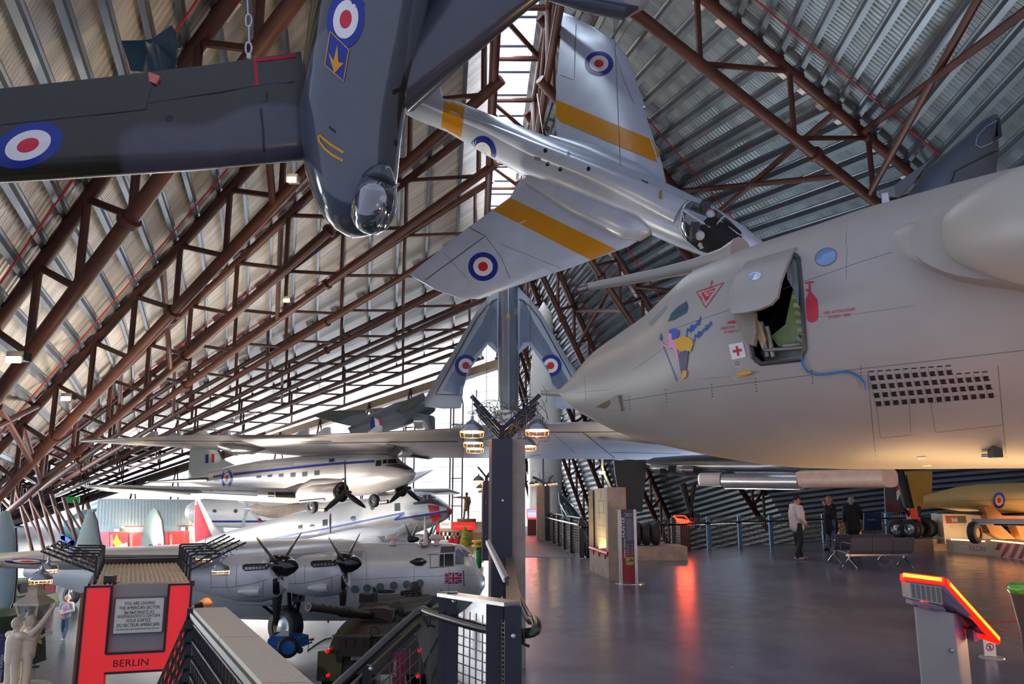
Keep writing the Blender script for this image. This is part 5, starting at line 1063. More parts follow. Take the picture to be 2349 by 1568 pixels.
b = MB(); b.prism([P(u, v, 24.4) for u, v in ((2075, 1080), (2139, 1080), (2137, 1165), (2099, 1165))], (0, .1, 0)); b.build('yellow_gear_door', mat('ochre_door', '#a07c22', .5, 0, .05), bw, smooth=False)
b = MB(); b.tube(P(2063, 1082, 24.2), P(2092, 1195, 23.8), .16, .12, 10); b.tube(P(2075, 1090, 24.4), P(2098, 1190, 24.2), .07, n=8); b.tube(P(2074, 1165, 23.6), P(2092, 1192, 23.6), .05, n=6); b.build('main_leg', M_rubber, bw)
b = MB(); b.bar(P(2090, 1165, 23.6), P(2093, 1190, 23.6), .24, .28, (0, 1, 0)); b.tube(P(2106, 1185, 23.8), P(2107, 1196, 23.8), .06, n=8); b.build('red_leg_cover', M_red, bw)
b = MB(); b.tube(P(2108, 1160, 24), P(2110, 1215, 24), .06, n=8); b.bar(P(2065, 1212, 23.6), P(2120, 1212, 24.4), .15, .15); b.build('bogie_beam', M_rubber, bw)
for du, d_ in ((2058, 23.9), (2088, 23.5)):
    for k in range(4):
        q = P(du, 1212, d_); wheel(bw, q+V((.84, .54, 0)).normalized()*([0, .25, .92, 1.17][k]), (.84, .54, 0), .30, .19, 'main_wheel', M_steel if k == 0 else M_rubber, hubr=.6)

# ================================================================ things on the upper gallery
M_conc = mat('beige_concrete', '#a08f7f', .75, 0, .16, 5, bump=.15); M_panel = mat('dark_grey_steel_panel', '#3c3c42', .4, .5, .08, 2)
M_rail = mat('dark_railing_paint', '#25272c', .35, .4, .12, 4); M_rail2 = mat('worn_steel_tube', '#4b4844', .28, .8, .2, 6); M_plate = mat('brushed_top_plate', '#8f8a82', .35, .6, .12, 3)
M_wire = mat('mesh_wire', '#5c5650', .4, .6, .1); M_lampm = mat('galvanised_lamp_shade', '#8f959b', .3, .8, .12, 8)
M_glow = mat('warm_lamp_glow', '#ffb766', .5, 0, 0, emit=7, emit_col='#ffb060'); M_redglow = mat('red_edge_light', '#ff2a10', .4, 0, 0, emit=6, emit_col='#ff2408'); M_orglow = mat('orange_edge_light', '#ff7a18', .4, 0, 0, emit=9, emit_col='#ff6a10')
M_barb = mat('barbed_wire', '#6d6660', .5, .5, .1)
def cage_lamp(top, r, label, hang=.0, ener=6):
    o = thing('cage_lamp', label, 'lamp', tuple(top), 'caged dome lamps'); t = V(top)
    b = MB(); b.lathe(t, (0, 0, -1), [(-.35*r, r*.08), (0, r*.16), (.1*r, r*.3), (.3*r, r*.6), (.55*r, r*.85), (.85*r, r), (.95*r, r*1.02), (.95*r, r*.97), (.6*r, r*.8), (.2*r, r*.3)], 28); b.build('shade', M_lampm, o)
    b = MB(); b.lathe(t, (0, 0, -1), [(.9*r, r*.9), (1.0*r, r*.93), (1.05*r, r*.8), (1.05*r, .01)], 24); b.build('lit_rim', M_glow, o)
    b = MB()
    for k in range(8):
        a = k*math.pi/4; b.path([t+V((math.cos(a)*r, math.sin(a)*r, -.95*r)), t+V((math.cos(a)*r*.92, math.sin(a)*r*.92, -1.4*r))], r*.03, 5)
    b.path([t+V((math.cos(a)*r*.92, math.sin(a)*r*.92, -1.4*r)) for a in [2*math.pi*k/20 for k in range(21)]], r*.03, 5); b.build('cage', mat('brass_wire', '#b8864a', .35, .8, .1), o)
    b = MB(); b.tube(t, t+V((0, 0, .45*r+hang)), r*.035, n=5); b.build('hook', M_lampm, o)
    light('lamp_bulb', 'POINT', t+V((0, 0, -1.15*r)), ener, (1, .66, .32), .04); return o
def barbed(name, label, c, ext, n, r, seed):
    rnd = random.Random(seed); b = MB(); c = V(c)
    for k in range(n):
        p = c+V((rnd.uniform(-1, 1)*ext[0], rnd.uniform(-1, 1)*ext[1], rnd.uniform(-1, 1)*ext[2])); R = rnd.uniform(.5, 1.1)*min(ext)*1.3; ph = rnd.uniform(0, 6); tx = V((rnd.uniform(-1, 1), rnd.uniform(-1, 1), rnd.uniform(-1, 1))).normalized(); s_ = tx.orthogonal().normalized(); u_ = tx.cross(s_)
        pts = [p+(s_*math.cos(ph+t*.55)+u_*math.sin(ph+t*.55))*R+tx*(t-7)*R*.16 for t in range(15)]
        b.path(pts, r, 4)
        for q in pts[::3]: b.box(q, (r*6, r*2, r*2), rnd.uniform(0, 3))
    return tag(b.build(name, M_barb), label, 'barbed wire')
def lamp_pillar(d, u0, u1, udark0, udark1, vtop, label, n, dd, tips, sc=1.):
    zt = P(u0, vtop, d).z; x0, x1 = P(u0, 1145, d).x, P(u1, 1145, d).x; xd0, xd1 = P(udark0, 1145, d).x, P(udark1, 1145, d).x
    o = thing('lamp_pillar', label, 'pillar', ((x0+x1)/2, d+.2, 0), None)
    b = MB(); b.box(((x0+x1)/2, d+.205, zt/2), (x1-x0, .35, zt)); b.build('slab', M_conc, o, smooth=False)
    b = MB(); b.box(((xd0+xd1)/2, d+.005, zt/2), (xd1-xd0, .06, zt)); pn = b.build('steel_panel', M_panel, o, smooth=False)
    b = MB()
    for z in (zt*.3, zt*.72): b.sph((lerp(xd0, xd1, .55), d-.03, z), .018, 10)
    b.build('bolt', M_steel, pn); cx = (xd0+xd1)/2
    b = MB(); b.box((cx, d+.03, zt+.07), (.05, .06, .16)); b.box((cx, d+.03+dd*(n-1)/2, zt+.05), (.06, dd*(n-1)+.1, .08)); b.build('bracket_stem', M_rail, o, smooth=False)
    for k in range(n):
        for (du, v) in tips:
            a = V((cx, d+.03+k*dd, zt+.1)); t = P(du, v, d); t = V((t.x, d+.03+k*dd, t.z)); b = MB(); b.bar(a, t, .045, .05, (0, 1, 0)); ar = b.build('bracket_arm', M_rail, o, smooth=False)
            if k == 0:
                b = MB()
                for f in (.32, .7): b.sph(lerp(a, t, f)+V((0, -.03, 0)), .014, 8)
                b.build('bolt', M_steel, ar)
    return o, cx, zt
lamp_pillar(7.4, 1121, 1205, 1128, 1175, 1006, 'concrete and dark steel pillar with forked lamp brackets beside the stair railing', 4, .55, ((1081, 907), (1239, 905)))
for (u, v, d, r, lb) in ((1083, 963, 7.4, .13, 'caged dome lamp hanging left of the near forked pillar, largest of three'), (1086, 993, 8.2, .118, 'caged dome lamp left of the near forked pillar, middle of three'), (1090, 1009, 9.0, .115, 'caged dome lamp left of the near forked pillar, lowest of three'), (1232, 960, 7.5, .13, 'caged dome lamp hanging right of the near forked pillar, upper one'), (1208, 1001, 8.4, .118, 'caged dome lamp right of the near forked pillar, lower one')):
    cage_lamp(P(u, v, d), r, lb, .22, 5)
barbed('barbed_wire', 'tangled barbed wire in the fork of the near pillar', P(1160, 965, 8.2), (.33, .7, .16), 26, .004, 3)
o2, cx2, zt2 = lamp_pillar(29.5, 1231, 1262, 1250, 1260, 1114, 'mauve and black pillar with forked lamp brackets at the far walkway railing', 4, .5, ((1223, 1092), (1270, 1089)))
for k, (u, v) in enumerate(((1220, 1104), (1230, 1102), (1262, 1103), (1272, 1102))): cage_lamp(P(u, v, 29.5+.4*k), .13, 'small caged lamp on the far forked pillar, %s from the left' % ['leftmost', 'second', 'third', 'rightmost'][k], .05, 5)
barbed('barbed_wire', 'small tangle of barbed wire on the far forked pillar', P(1246, 1096, 29.8), (.4, .5, .14), 10, .006, 5)
# pillar seen through the gap on the left of the near one
o3, cx3, zt3 = lamp_pillar(20, 1105, 1121, 1108, 1121, 1102, 'narrow dark pillar with lamp brackets left of the near pillar', 3, .5, ((1096, 1070), (1132, 1070)))
for k, (u, v, d) in enumerate(((1098, 1090, 20), (1102, 1110, 22), (1104, 1122, 24))): cage_lamp(P(u, v, d), .16-.02*k, 'little caged lamp left of the narrow dark pillar, %s one' % ['upper', 'middle', 'lower'][k], .05, 5)
# ---- railings
def mesh_panel(name, a, c, h0, h1, parent, step=.09, r=.004, base=0., up=V((0, 0, 1))):
    a, c = V(a), V(c); n = max(2, int((c-a).length/step)); b = MB()
    for k in range(n+1):
        p = lerp(a, c, k/n); b.bar(p+up*h0, p+up*h1, r*2, r*2, tuple((c-a).normalized()))
    k = h0
    while k <= h1+.001: b.bar(a+up*k, c+up*k, r*2, r*2); k += step*.8
    return b.build(name, M_wire, parent, smooth=False)
gr = thing('gallery_railing', 'dark steel stair-head railing with tubular handrail and wire mesh in the foreground', 'railing', (.05, 4.2, 0))
ZH = .95
C0, C1, C2 = V((.12, 3.98, ZH)), V((-.03, 7.2, ZH)), V((-.02, 11.2, ZH))
S0 = P(962, 1398, 4.6); S1 = P(770, 1574, 4.35)
def chaikin(p, k=2):
    for _ in range(k): p = [p[0]]+[x for a, c in zip(p, p[1:]) for x in (lerp(a, c, .25), lerp(a, c, .75))]+[p[-1]]
    return p
b = MB(); b.path(chaikin([S1+(S1-S0)*.8, S1, lerp(S0, S1, .12), S0+V((.02, 0, .005)), lerp(S0, P(1125, 1447, 4.12), .15), P(1125, 1447, 4.12), P(1205, 1454, 3.96), P(1234, 1446, 3.93), P(1228, 1420, 4.1), lerp(C0, C1, .15), C1, C2]), .027, 14); b.build('handrail', M_rail2, gr)
for (u, v, d, w_) in ((1018, 1357, 4.45, .055), (1038, 1357, 4.4, .06), (1133, 1382, 4.05, .085), (1177, 1388, 3.9, .09)):
    q = P(u, v, d); b = MB(); b.box((q.x, q.y, q.z/2-.3), (w_, .05, q.z+.6)); b.build('post', M_rail, gr, smooth=False)
for d in (5.2, 6.0, 6.8, 8.4, 9.4, 10.4):
    b = MB(); b.box((-.03-.002*d, d, .5), (.05, .06, 1.1)); b.build('post', M_rail, gr, smooth=False)
b = MB(); b.bar(P(1020, 1362, 4.45), P(1175, 1384, 3.9), .11, .02); b.build('top_plate', M_plate, gr, smooth=False); b = MB(); b.bar(V((.01, 3.95, 1.09)), V((-.06, 11, 1.09)), .085, .03); b.build('top_plate', mat('dark_top_plate', '#57534e', .35, .6, .1), gr, smooth=False)
mesh_panel('wire_mesh', (P(1050, 1450, 4.38).x, 4.38, 0), (P(1122, 1450, 4.1).x, 4.1, 0), .1, 1.03, gr, .065, .003)
mesh_panel('wire_mesh', (P(1145, 1450, 4.03).x, 4.03, 0), (P(1165, 1450, 3.95).x, 3.95, 0), .1, 1.03, gr, .03, .003)
for a, c in ((3.98, 5.2), (5.2, 6), (6, 6.8), (6.8, 8.4), (8.4, 9.4), (9.4, 10.4)): mesh_panel('wire_mesh', (-.035, a, 0), (-.05, c, 0), .1, 1.0, gr, .06, .003)
# sloping stair panel below the handrail
T0, T1 = S0+V((.0, .03, -.06)), S1+V((0, .03, -.06)); dn = V((0, 0, -1))
b = MB(); b.bar(T0+dn*.03, T1+dn*.03+(T1-T0)*.6, .04, .03); b.bar(T0+dn*.75, T1+dn*.75+(T1-T0)*.6, .04, .03); b.build('stair_panel_frame', M_rail2, gr, smooth=False)
b = MB()
for k in range(16):
    p = lerp(T0+V((.12, 0, 0)), T1+(T1-T0)*.6, k/15); b.bar(p+dn*.04, p+dn*.75+V((.03, 0, 0)), .006, .006, (1, 0, 0))
for k in range(1, 10): b.bar(T0+dn*(.03+k*.072), T1+(T1-T0)*.6+dn*(.03+k*.072), .006, .006)
b.build('stair_mesh', M_wire, gr, smooth=False)
q = P(843, 1525, 4.42); b = MB(); b.box((q.x, q.y, q.z-.5), (.05, .05, 1.0)); b.build('post', M_rail, gr, smooth=False)
b = MB()
for u, v, d in ((1041, 1378, 4.33), (850, 1533, 4.36), (1178, 1458, 3.8)): b.sph(P(u, v, d), .013, 10)
b.build('dome_nut', M_steel, gr)
b = MB()
for u, v, d in ((985, 1420, 4.52), (1160, 1462, 4.0), (1200, 1462, 3.93)): q = P(u, v, d); b.path([q+V((0, 0, .04)), q+V((0, 0, -.03)), q+V((.03, .04, -.05))], .009, 6)
b.build('handrail_bracket', M_rail2, gr)
b = MB(); b.prism([P(962, 1402, 4.62), P(1012, 1352, 4.6), P(1012, 1372, 4.6), P(968, 1412, 4.62)], (0, .03, 0)); b.build('stair_end_plate', M_rail, gr, smooth=False)
# reading board on the railing
rb_ = thing('reading_board', 'long pale-edged reading board fixed to the gallery railing beside the near pillar', 'information board', P(1140, 1285, 6))
a, c = P(1120, 1240, 7.0), P(1163, 1326, 5.0); b = MB(); b.bar(a, c, .035, .02, (-.5, 0, .85)); b.build('board', mat('dark_printed_board', '#4c474b', .3, 0, .3, 9), rb_, smooth=False); b = MB(); b.bar(a+V((-.02, 0, -.012)), c+V((-.02, 0, -.012)), .012, .03); b.build('pale_edge', M_white, rb_, smooth=False)
b = MB(); b.bar(lerp(a, c, .5)+V((0, 0, -.02)), V((-.04, 6, .95)), .04, .04, (0, 1, 0)); b.build('bracket', M_rail, rb_)
# walkway railing and mesh railing of the far edge
wr = thing('walkway_railing', 'black walkway railing with broad posts and a pale handrail leading to the far pillar', 'railing', (1.8, 24, 0))
wp = [V((1.55, 29.3, 0)), V((1.64, 27.6, 0)), V((1.72, 26, 0)), V((1.82, 24.4, 0)), V((1.92, 22.8, 0)), V((2.04, 21, 0))]
for p in wp: b = MB(); b.box(p+V((0, 0, .56)), (.14, .1, 1.12)); b.build('post', M_rail, wr, smooth=False)
for a, c in zip(wp, wp[1:]): mesh_panel('wire_mesh', a, c, .08, 1.05, wr, .1, .005)
b = MB(); b.path([p+V((-.12, 0, .95)) for p in wp], .03, 8); b.build('handrail', M_steel, wr); b = MB(); b.path([p+V((0, 0, 1.13)) for p in wp]+[V((2.5, 21.1, 1.13))], .035, 6); b.build('top_rail', M_rail, wr)
mrl = thing('mesh_railing', 'dark wire mesh railing with blue-lit posts along the far edge of the gallery', 'railing', (8, 25.5, 0)); M_post = mat('blue_lit_post', '#3f6f92', .4, .3, .1)  # blue light on the dark posts is painted as their colour
rp = [V((2.04, 21, 0)), V((3.6, 22.1, 0)), V((5.2, 23.1, 0)), V((6.7, 24.4, 0)), V((8.15, 25.6, 0)), V((9.6, 26.5, 0)), V((11.1, 27.7, 0)), V((12.7, 29.1, 0)), V((14.3, 30.1, 0)), V((16.2, 30.8, 0)), V((18.5, 31, 0))]
for p in rp[1:]: b = MB(); b.box(p+V((0, -.04, .55)), (.09, .1, 1.1)); b.box(p+V((.07, .0, .55)), (.05, .08, 1.12)); b.build('post', M_post if p.x > 5.5 else M_rail, mrl, smooth=False)
for a, c in zip(rp, rp[1:]): mesh_panel('wire_mesh', a, c, .05, 1.08, mrl, .1, .006)
b = MB(); b.path([p+V((-.03, -.12, .88)) for p in rp], .035, 8); b.build('handrail', M_rail, mrl)
# ---- stone wall display and panels
sd_ = thing('stone_display', 'beige stone wall display with warm-lit niche and red light bar', 'display', PZ(1396, 1331, 0)); A, B2, C_ = PZ(1353, 1308, 0), PZ(1397, 1331, 0), PZ(1438, 1331, 0)
zt = P(1400, 1117, B2.y).z; nb = V((.25, .97, 0))
b = MB(); b.prism([B2, C_, C_+V((.1, .45, 0)), B2+V((.02, .45, 0))], (0, 0, zt)); b.build('right_slab', M_conc, sd_, smooth=False)
pt = P(1375, 1268, (A.y+B2.y)/2).z; M_stone = mat('pale_stone_blocks', '#b3a68c', .7, 0, .2, 2.5, bump=.2)
b = MB(); b.prism([A, B2, B2+nb*.5, A+nb*.5], (0, 0, pt)); b.build('plinth', M_conc, sd_, smooth=False)
b = MB(); b.prism([A+V((0, 0, pt)), A+V((.1, -.05, pt)), A+V((.12, .5, pt)), A+nb*.5+V((0, 0, pt))], (0, 0, P(1350, 1124, A.y).z-pt)); b.build('left_slab', M_conc, sd_, smooth=False)
b = MB(); b.prism([A+nb*.42, B2+nb*.42, B2+nb*.5, A+nb*.5], (0, 0, zt)); bw_ = b.build('back_wall', M_stone, sd_, smooth=False)
dec([bw_], 'block_joints', mat('joint_line', '#6d6350', .8), bw_, lambda d: [d.line(p, .9) for p in ([(1370, 1148), (1396, 1149)], [(1371, 1174), (1397, 1178)], [(1372, 1203), (1397, 1207)], [(1372, 1228), (1397, 1235)], [(1378, 1122), (1378, 1148)], [(1384, 1148), (1384, 1174)])], .004)
b = MB(); b.path([lerp(A, B2, .03)+V((0, -.05, pt+.06)), lerp(A, B2, .97)+V((0, -.05, pt+.06))], .04, 8)
for f in (.25, .55, .85): b.box(lerp(A, B2, f)+V((0, -.05, pt)), (.06, .05, .12))
b.build('red_light_bar', M_red, sd_); light('niche_light', 'AREA', lerp(A, B2, .5)+nb*.2+V((0, 0, pt+.1)), 14, (1, .7, .3), .8, lerp(A, B2, .5)+nb*.4+V((0, 0, pt+2)))
hp = thing('information_board', 'tall dark blue to red information panel lettered HUNTER before the stone display', 'information panel', PZ(1442, 1339, 0)); q0, q1 = PZ(1422, 1338, 0), PZ(1463, 1338, 0); hz = P(1442, 1168, q0.y).z
def grad_mat(name, stops, z0, z1):
    M = bpy.data.materials.new(name); M.use_nodes = True; n, l = M.node_tree.nodes, M.node_tree.links; t = n.new('ShaderNodeTexCoord'); s = n.new('ShaderNodeSeparateXYZ'); mr_ = n.new('ShaderNodeMapRange'); mr_.inputs[1].default_value = z0; mr_.inputs[2].default_value = z1
    l.new(t.outputs['Object'], s.inputs[0]); l.new(s.outputs['Z'], mr_.inputs[0]); r = n.new('ShaderNodeValToRGB'); l.new(mr_.outputs[0], r.inputs[0])
    for i, (p_, c) in enumerate(stops):
        e = r.color_ramp.elements[i] if i < 2 else r.color_ramp.elements.new(p_); e.position = p_; e.color = hexc(c)+(1,)
    l.new(r.outputs[0], n['Principled BSDF'].inputs['Base Color']); n['Principled BSDF'].inputs['Roughness'].default_value = .3; return M
b = MB(); b.hexa([V((x, y, z)) for z in (.02, hz) for x, y in ((q0.x+.05, q0.y), (q1.x-.05, q0.y), (q1.x-.05, q0.y+.06), (q0.x+.05, q0.y+.06))]); pnl = b.build('panel', grad_mat('printed_gradient', [(.0, '#8c1622'), (.34, '#7d1526'), (.52, '#28304a'), (1, '#1e3048')], .02, hz), hp, smooth=False)
b = MB(); b.box((q0.x+.025, q0.y+.02, hz/2), (.06, .1, hz)); b.box((q1.x-.025, q0.y+.02, hz/2), (.06, .1, hz)); b.build('silver_edge', mat('silver_edge', '#aeb3b8', .3, .7), hp, smooth=False)
b = MB(); b.lathe(V(((q0.x+q1.x)/2+.05, q0.y+.1, 0)), (0, 0, 1), [(0, .3), (.012, .3)], 28); b.build('base_plate', M_steel, hp)
M_txt = mat('white_print', '#d6d9dd', .5, 0, 0)
b = MB(); f0 = q0+V((.1, -.004, 0)); text3d(b, 'HUNTER', V((q0.x+.13, q0.y-.003, hz-.36)), (0, 0, .105), (-.105, 0, 0)); text3d(b, 'Hawker Siddeley', V((q0.x+.13, q0.y-.003, hz-.78)), (0, 0, .058), (-.058, 0, 0), shear=.2); text3d(b, 'Tactical advanced', V((q0.x+.24, q0.y-.003, hz-.10)), (.032, 0, 0), (0, 0, .04)); text3d(b, 'training aircraft', V((q0.x+.24, q0.y-.003, hz-.14)), (.032, 0, 0), (0, 0, .04)); b.build('panel_text', M_txt, pnl, smooth=False)
b = MB()
for k in range(16): b.box((q0.x+.245, q0.y-.002, hz-.19-k*.028), (.2-.03*(k % 3), .002, .009))
for k in range(6): b.box((q0.x+.18, q0.y-.002, hz-.7-k*.04), (.05, .002, .01)); b.box((q0.x+.29, q0.y-.002, hz-.7-k*.04), (.08, .002, .01))
b.build('print_lines', mat('dim_print', '#8e99a6', .5, 0, 0), pnl, smooth=False)
b = MB(); b.box((q0.x+.24, q0.y-.003, hz-1.03), (.22, .003, .16)); pic = b.build('photo_print', mat('olive_photo', '#8c8640', .5, 0, .5, 12), pnl, smooth=False)
b = MB(); b.prism([V((q0.x+.15+x, q0.y-.006, hz-1.03+z)) for x, z in ((0, .0), (.08, .015), (.1, .05), (.11, .015), (.18, .0), (.1, -.012))], (0, .002, 0)); b.build('jet_silhouette', M_black, pic, smooth=False)
# dark display wheels on a plinth behind the panel
pl = MB(); a_ = PZ(1462, 1284, 0); pl.box((a_.x+.55, a_.y+.5, .19), (1.7, 1.2, .38)); tag(pl.build('wheel_plinth', M_conc, smooth=False), 'low beige plinth under the black display tyres', 'plinth')
for k in range(3):
    tyq = V((a_.x+.1+k*.27, a_.y+.5, .38)); ty_ = thing('rubber_tyre_ring', 'black aircraft tyre standing on the beige plinth behind the blue board, %s of three' % ['leftmost', 'middle', 'rightmost'][k], 'tyre', tyq, 'display tyres on the plinth'); wheel(ty_, tyq+V((0, 0, .33)), (1, -.25, 0), .33, .25, 'rubber_ring', M_rubber)
# ---- kiosks
def kiosk(name, label, base, rz, h, w, scr, body, glow, screen, lights=True, tilt=.55):
    o = thing(name, label, 'kiosk', tuple(base)); R = Matrix.Rotation(rz, 3, 'Z'); Bp = V(base); L = lambda x, y, z: Bp+R @ V((x, y, z))
    b = MB(); b.hexa([L(-w/2, -.12, 0), L(w/2, -.12, 0), L(w/2, .14, 0), L(-w/2, .14, 0), L(-w/2, -.12, h*.82), L(w/2, -.12, h*.82), L(w/2, .14, h*.97), L(-w/2, .14, h*.97)]); b.build('pedestal', body, o, smooth=False)
    ex, ey = R @ V((1, 0, 0)), R @ V((0, math.cos(tilt), math.sin(tilt))); c = L(0, 0, h); n = ex.cross(ey)
    b = MB(); cs = [c-ex*scr[0]/2-ey*scr[1]/2, c+ex*scr[0]/2-ey*scr[1]/2, c+ex*scr[0]/2+ey*scr[1]/2, c-ex*scr[0]/2+ey*scr[1]/2]; b.prism([q-n*.05 for q in cs], n*.05); b.build('screen_case', body, o, smooth=False)
    b = MB(); b.prism([c+(q-c)*.9+n*.002 for q in cs], n*.006); b.build('screen', screen, o, smooth=False)
    b = MB()
    for i in range(4): b.bar(cs[i]-n*.005, cs[(i+1) % 4]-n*.005, .035, .04, tuple(n))
    b.build('lit_edge', glow, o, smooth=False)
    if lights: light('kiosk_glow', 'AREA', c+V((0, 0, .1)), lights, (1, .1, .03), .5, c+V((0, -2, -1.2)))
    return o
M_kr = mat('dark_red_kiosk', '#4a1a1e', .35, 0, .1); M_kg = mat('grey_kiosk_metal', '#8d8688', .4, .3, .06)
kq = PZ(1571, 1263, 0); kiosk('touchscreen_kiosk', 'red touchscreen kiosk with glowing red edge before the mesh railing', kq+V((0, .1, 0)), .35, 1.0, .38, (.42, .5), M_kr, M_redglow, mat('dark_red_screen', '#5a1512', .2, 0, 0, emit=.25), 16)
kq = PZ(1217, 1226, 0); kiosk('touchscreen_kiosk', 'blue-screened kiosk with red base at the end of the matted walkway', V((.95, 34.0, 0)), 0, 1.0, .42, (.46, .5), mat('red_black_kiosk', '#5d1d22', .35), M_redglow, mat('blue_screen', '#7fa0e6', .2, 0, 0, emit=1.1), 12, tilt=1.1)
# foreground kiosk, seen from behind
fk = thing('information_kiosk', 'grey cabinet kiosk with glowing orange sloping screen edge in the right foreground', 'kiosk', (3.5, 5.9, 0)); M_cab = mat('beige_grey_cabinet', '#a49c90', .4, .1, .05, 3); M_cab2 = mat('lilac_grey_cabinet', '#a79fae', .35, .1, .05, 3)
fu = lambda u, v, d: P(u, v, d)
d0, d1 = 5.75, 6.1
xa, xb = P(2097, 1400, d0).x, P(2181, 1400, d0).x; xc = P(2231, 1420, d1).x
zt0, zt1 = P(2094, 1389, d0).z, P(2181, 1406, d0).z
b = MB(); b.hexa([V((xa, d0, 0)), V((xb, d0-.02, 0)), V((xc, d1+.1, 0)), V((xa+.34, d1+.1, 0)), V((xa, d0, zt0)), V((xb, d0-.02, zt1)), V((xc, d1+.1, zt1-.06)), V((xa+.34, d1+.1, zt0))]); cab = b.build('cabinet', M_cab2, fk, smooth=False)
b = MB(); b.hexa([V((xa-.004, d0-.03, .05)), V((xb-.012, d0-.05, .05)), V((xb-.012, d0-.03, .05)), V((xa-.004, d0-.01, .05)), V((xa-.004, d0-.03, zt0-.01)), V((xb-.012, d0-.05, zt1-.01)), V((xb-.012, d0-.03, zt1-.01)), V((xa-.004, d0-.01, zt0-.01))]); dr = b.build('door', M_cab, fk, smooth=False); b = MB(); b.tube(P(2180, 1492, d0-.06), P(2187, 1491, d0-.06), .012, n=10); b.build('lock', M_steel, dr)
T = [P(2072, 1322, 5.75), P(2166, 1334, 5.65), P(2287, 1468, 5.9), P(2200, 1440, 6.3)]
nT = (T[1]-T[0]).cross(T[3]-T[0]).normalized(); nT = nT if nT.z > 0 else -nT
b = MB(); b.hexa([P(2087, 1340, 5.76), P(2160, 1350, 5.66), V((xc+.02, d1+.1, zt1+.03)), V((xa+.34, d1+.2, zt0+.12)), T[0]+nT*-.03, T[1]+nT*-.03, lerp(T[1], T[2], .55)-nT*.03, T[3]-nT*.03]); b.build('screen_housing', M_cab2, fk, smooth=False)
g = [P(2086, 1336, 5.7), P(2158, 1346, 5.6), P(2163, 1387, 5.6), P(2090, 1372, 5.7)]; b = MB(); b.prism(g, (0, .12, 0)); vb = b.build('vent_box', M_cab, fk, smooth=False)
b = MB()
for i in range(6):
    for j in range(16):
        f, h_ = (i+.35)/6.2, (j+1)/18; c = lerp(lerp(g[0], g[1], f), lerp(g[3], g[2], f), h_); ex = (g[1]-g[0]).normalized()
        for k in range(3): b.box(c+ex*(k*.0085)+V((0, -.002, 0)), (.005, .004, .0035))
b.build('vent_slots', mat('vent_slot_grey', '#4d4844', .6, 0, 0), vb, smooth=False)
b = MB(); b.prism([P(2093, 1376, 5.72), P(2163, 1390, 5.62), P(2172, 1402, 5.66), P(2094, 1386, 5.74)], (0, .1, 0)); b.build('vent_skirt', M_cab2, fk, smooth=False)
b = MB(); b.prism([P(2232, 1440, 6.05), P(2258, 1462, 6.05), P(2238, 1472, 6.05), P(2234, 1468, 6.05)], (0, .1, 0)); b.build('front_vent', M_cab2, fk, smooth=False)
cT = (T[0]+T[2])*.5
b = MB()
for i in range(4): b.bar(T[i], T[(i+1) % 4], .05, .055, tuple(nT))
b.build('red_edge_frame', mat('red_translucent_edge', '#ff2a12', .3, 0, 0, emit=1.8, emit_col='#ff1404'), fk, smooth=False)
b = MB()
for i in range(4):
    o_ = ((T[i]+T[(i+1) % 4])*.5-cT).normalized()*.02; b.bar(lerp(T[i], T[(i+1) % 4], .03)+o_, lerp(T[i], T[(i+1) % 4], .97)+o_, .022, .028, tuple(nT))
b.build('lit_edge', M_orglow, fk, smooth=False)
b = MB(); b.prism([lerp(q, (T[0]+T[2])*.5, .1)-nT*.005 for q in T], nT*.01); b.build('screen', mat('dark_screen', '#1a1416', .1, 0, 0), fk, smooth=False)
light('kiosk_glow', 'AREA', (T[0]+T[2])*.5+nT*.15, 5, (1, .12, .03), .4, (T[0]+T[2])*.5+nT*2)
# ---- litter bin, rope barrier post with sign
bn = thing('litter_bin', 'green-rimmed dark round bin cut by the right edge of the picture', 'bin', PZ(2372, 1575, 0)); q = V((P(2374, 1345, 6.2).x, 6.2, 0)); zr = P(2374, 1348, 6.2).z
b = MB(); b.lathe(q, (0, 0, 1), [(0, .12), (.02, .13), (zr*.6, .14), (zr-.06, .185), (zr-.03, .19)], 32); b.build('body', mat('dark_slate_plastic', '#33363d', .5), bn); b = MB(); b.lathe(q, (0, 0, 1), [(zr-.05, .185), (zr-.03, .2), (zr, .203), (zr+.025, .19), (zr+.03, .165), (zr+.01, .15), (zr-.05, .15)], 32, cap=False); b.build('rim', mat('bright_green_plastic', '#3faa1c', .25, 0, .05, coat=.4), bn)
sp = thing('barrier_post', 'small white barrier post with round no-walking sign beside the kiosk', 'barrier post', PZ(2275, 1508, 0)); q = PZ(2275, 1508, 0)
b = MB(); b.lathe(q, (0, 0, 1), [(0, .12), (.012, .115), (.02, .08)], 28); b.build('base', M_cab, sp); b = MB(); b.tube(q+V((-.06, 0, 0)), q+V((-.06, 0, P(2268, 1420, q.y).z)), .013, n=8); b.build('pole', M_white, sp)
b = MB(); qs = [P(2258, 1469, q.y-.03), P(2283, 1469, q.y-.03), P(2286, 1505, q.y-.03), P(2260, 1503, q.y-.03)]; b.prism(qs, (0, .01, 0)); sg = b.build('sign_plate', M_white, sp, smooth=False)
dec([sg], 'prohibition_ring', M_stencil, sg, lambda d: (d.ring((2271, 1483.5), (9, 0), (0, 9), .8, 1), d.line([(2265, 1477.5), (2277, 1490)], 1.6)), .004)
dec([sg], 'walking_figure', M_black, sg, lambda d: (d.ring((2271.5, 1478), (1.3, 0), (0, 1.3), 0, 1, 8), d.line([(2271, 1480), (2270.5, 1485)], 2), d.line([(2270.5, 1485), (2267.5, 1490)], 1.2), d.line([(2270.5, 1485), (2273, 1490)], 1.2), d.line([(2271, 1481), (2274, 1484)], 1), d.line([(2271, 1481), (2267.5, 1483.5)], 1)), .003)
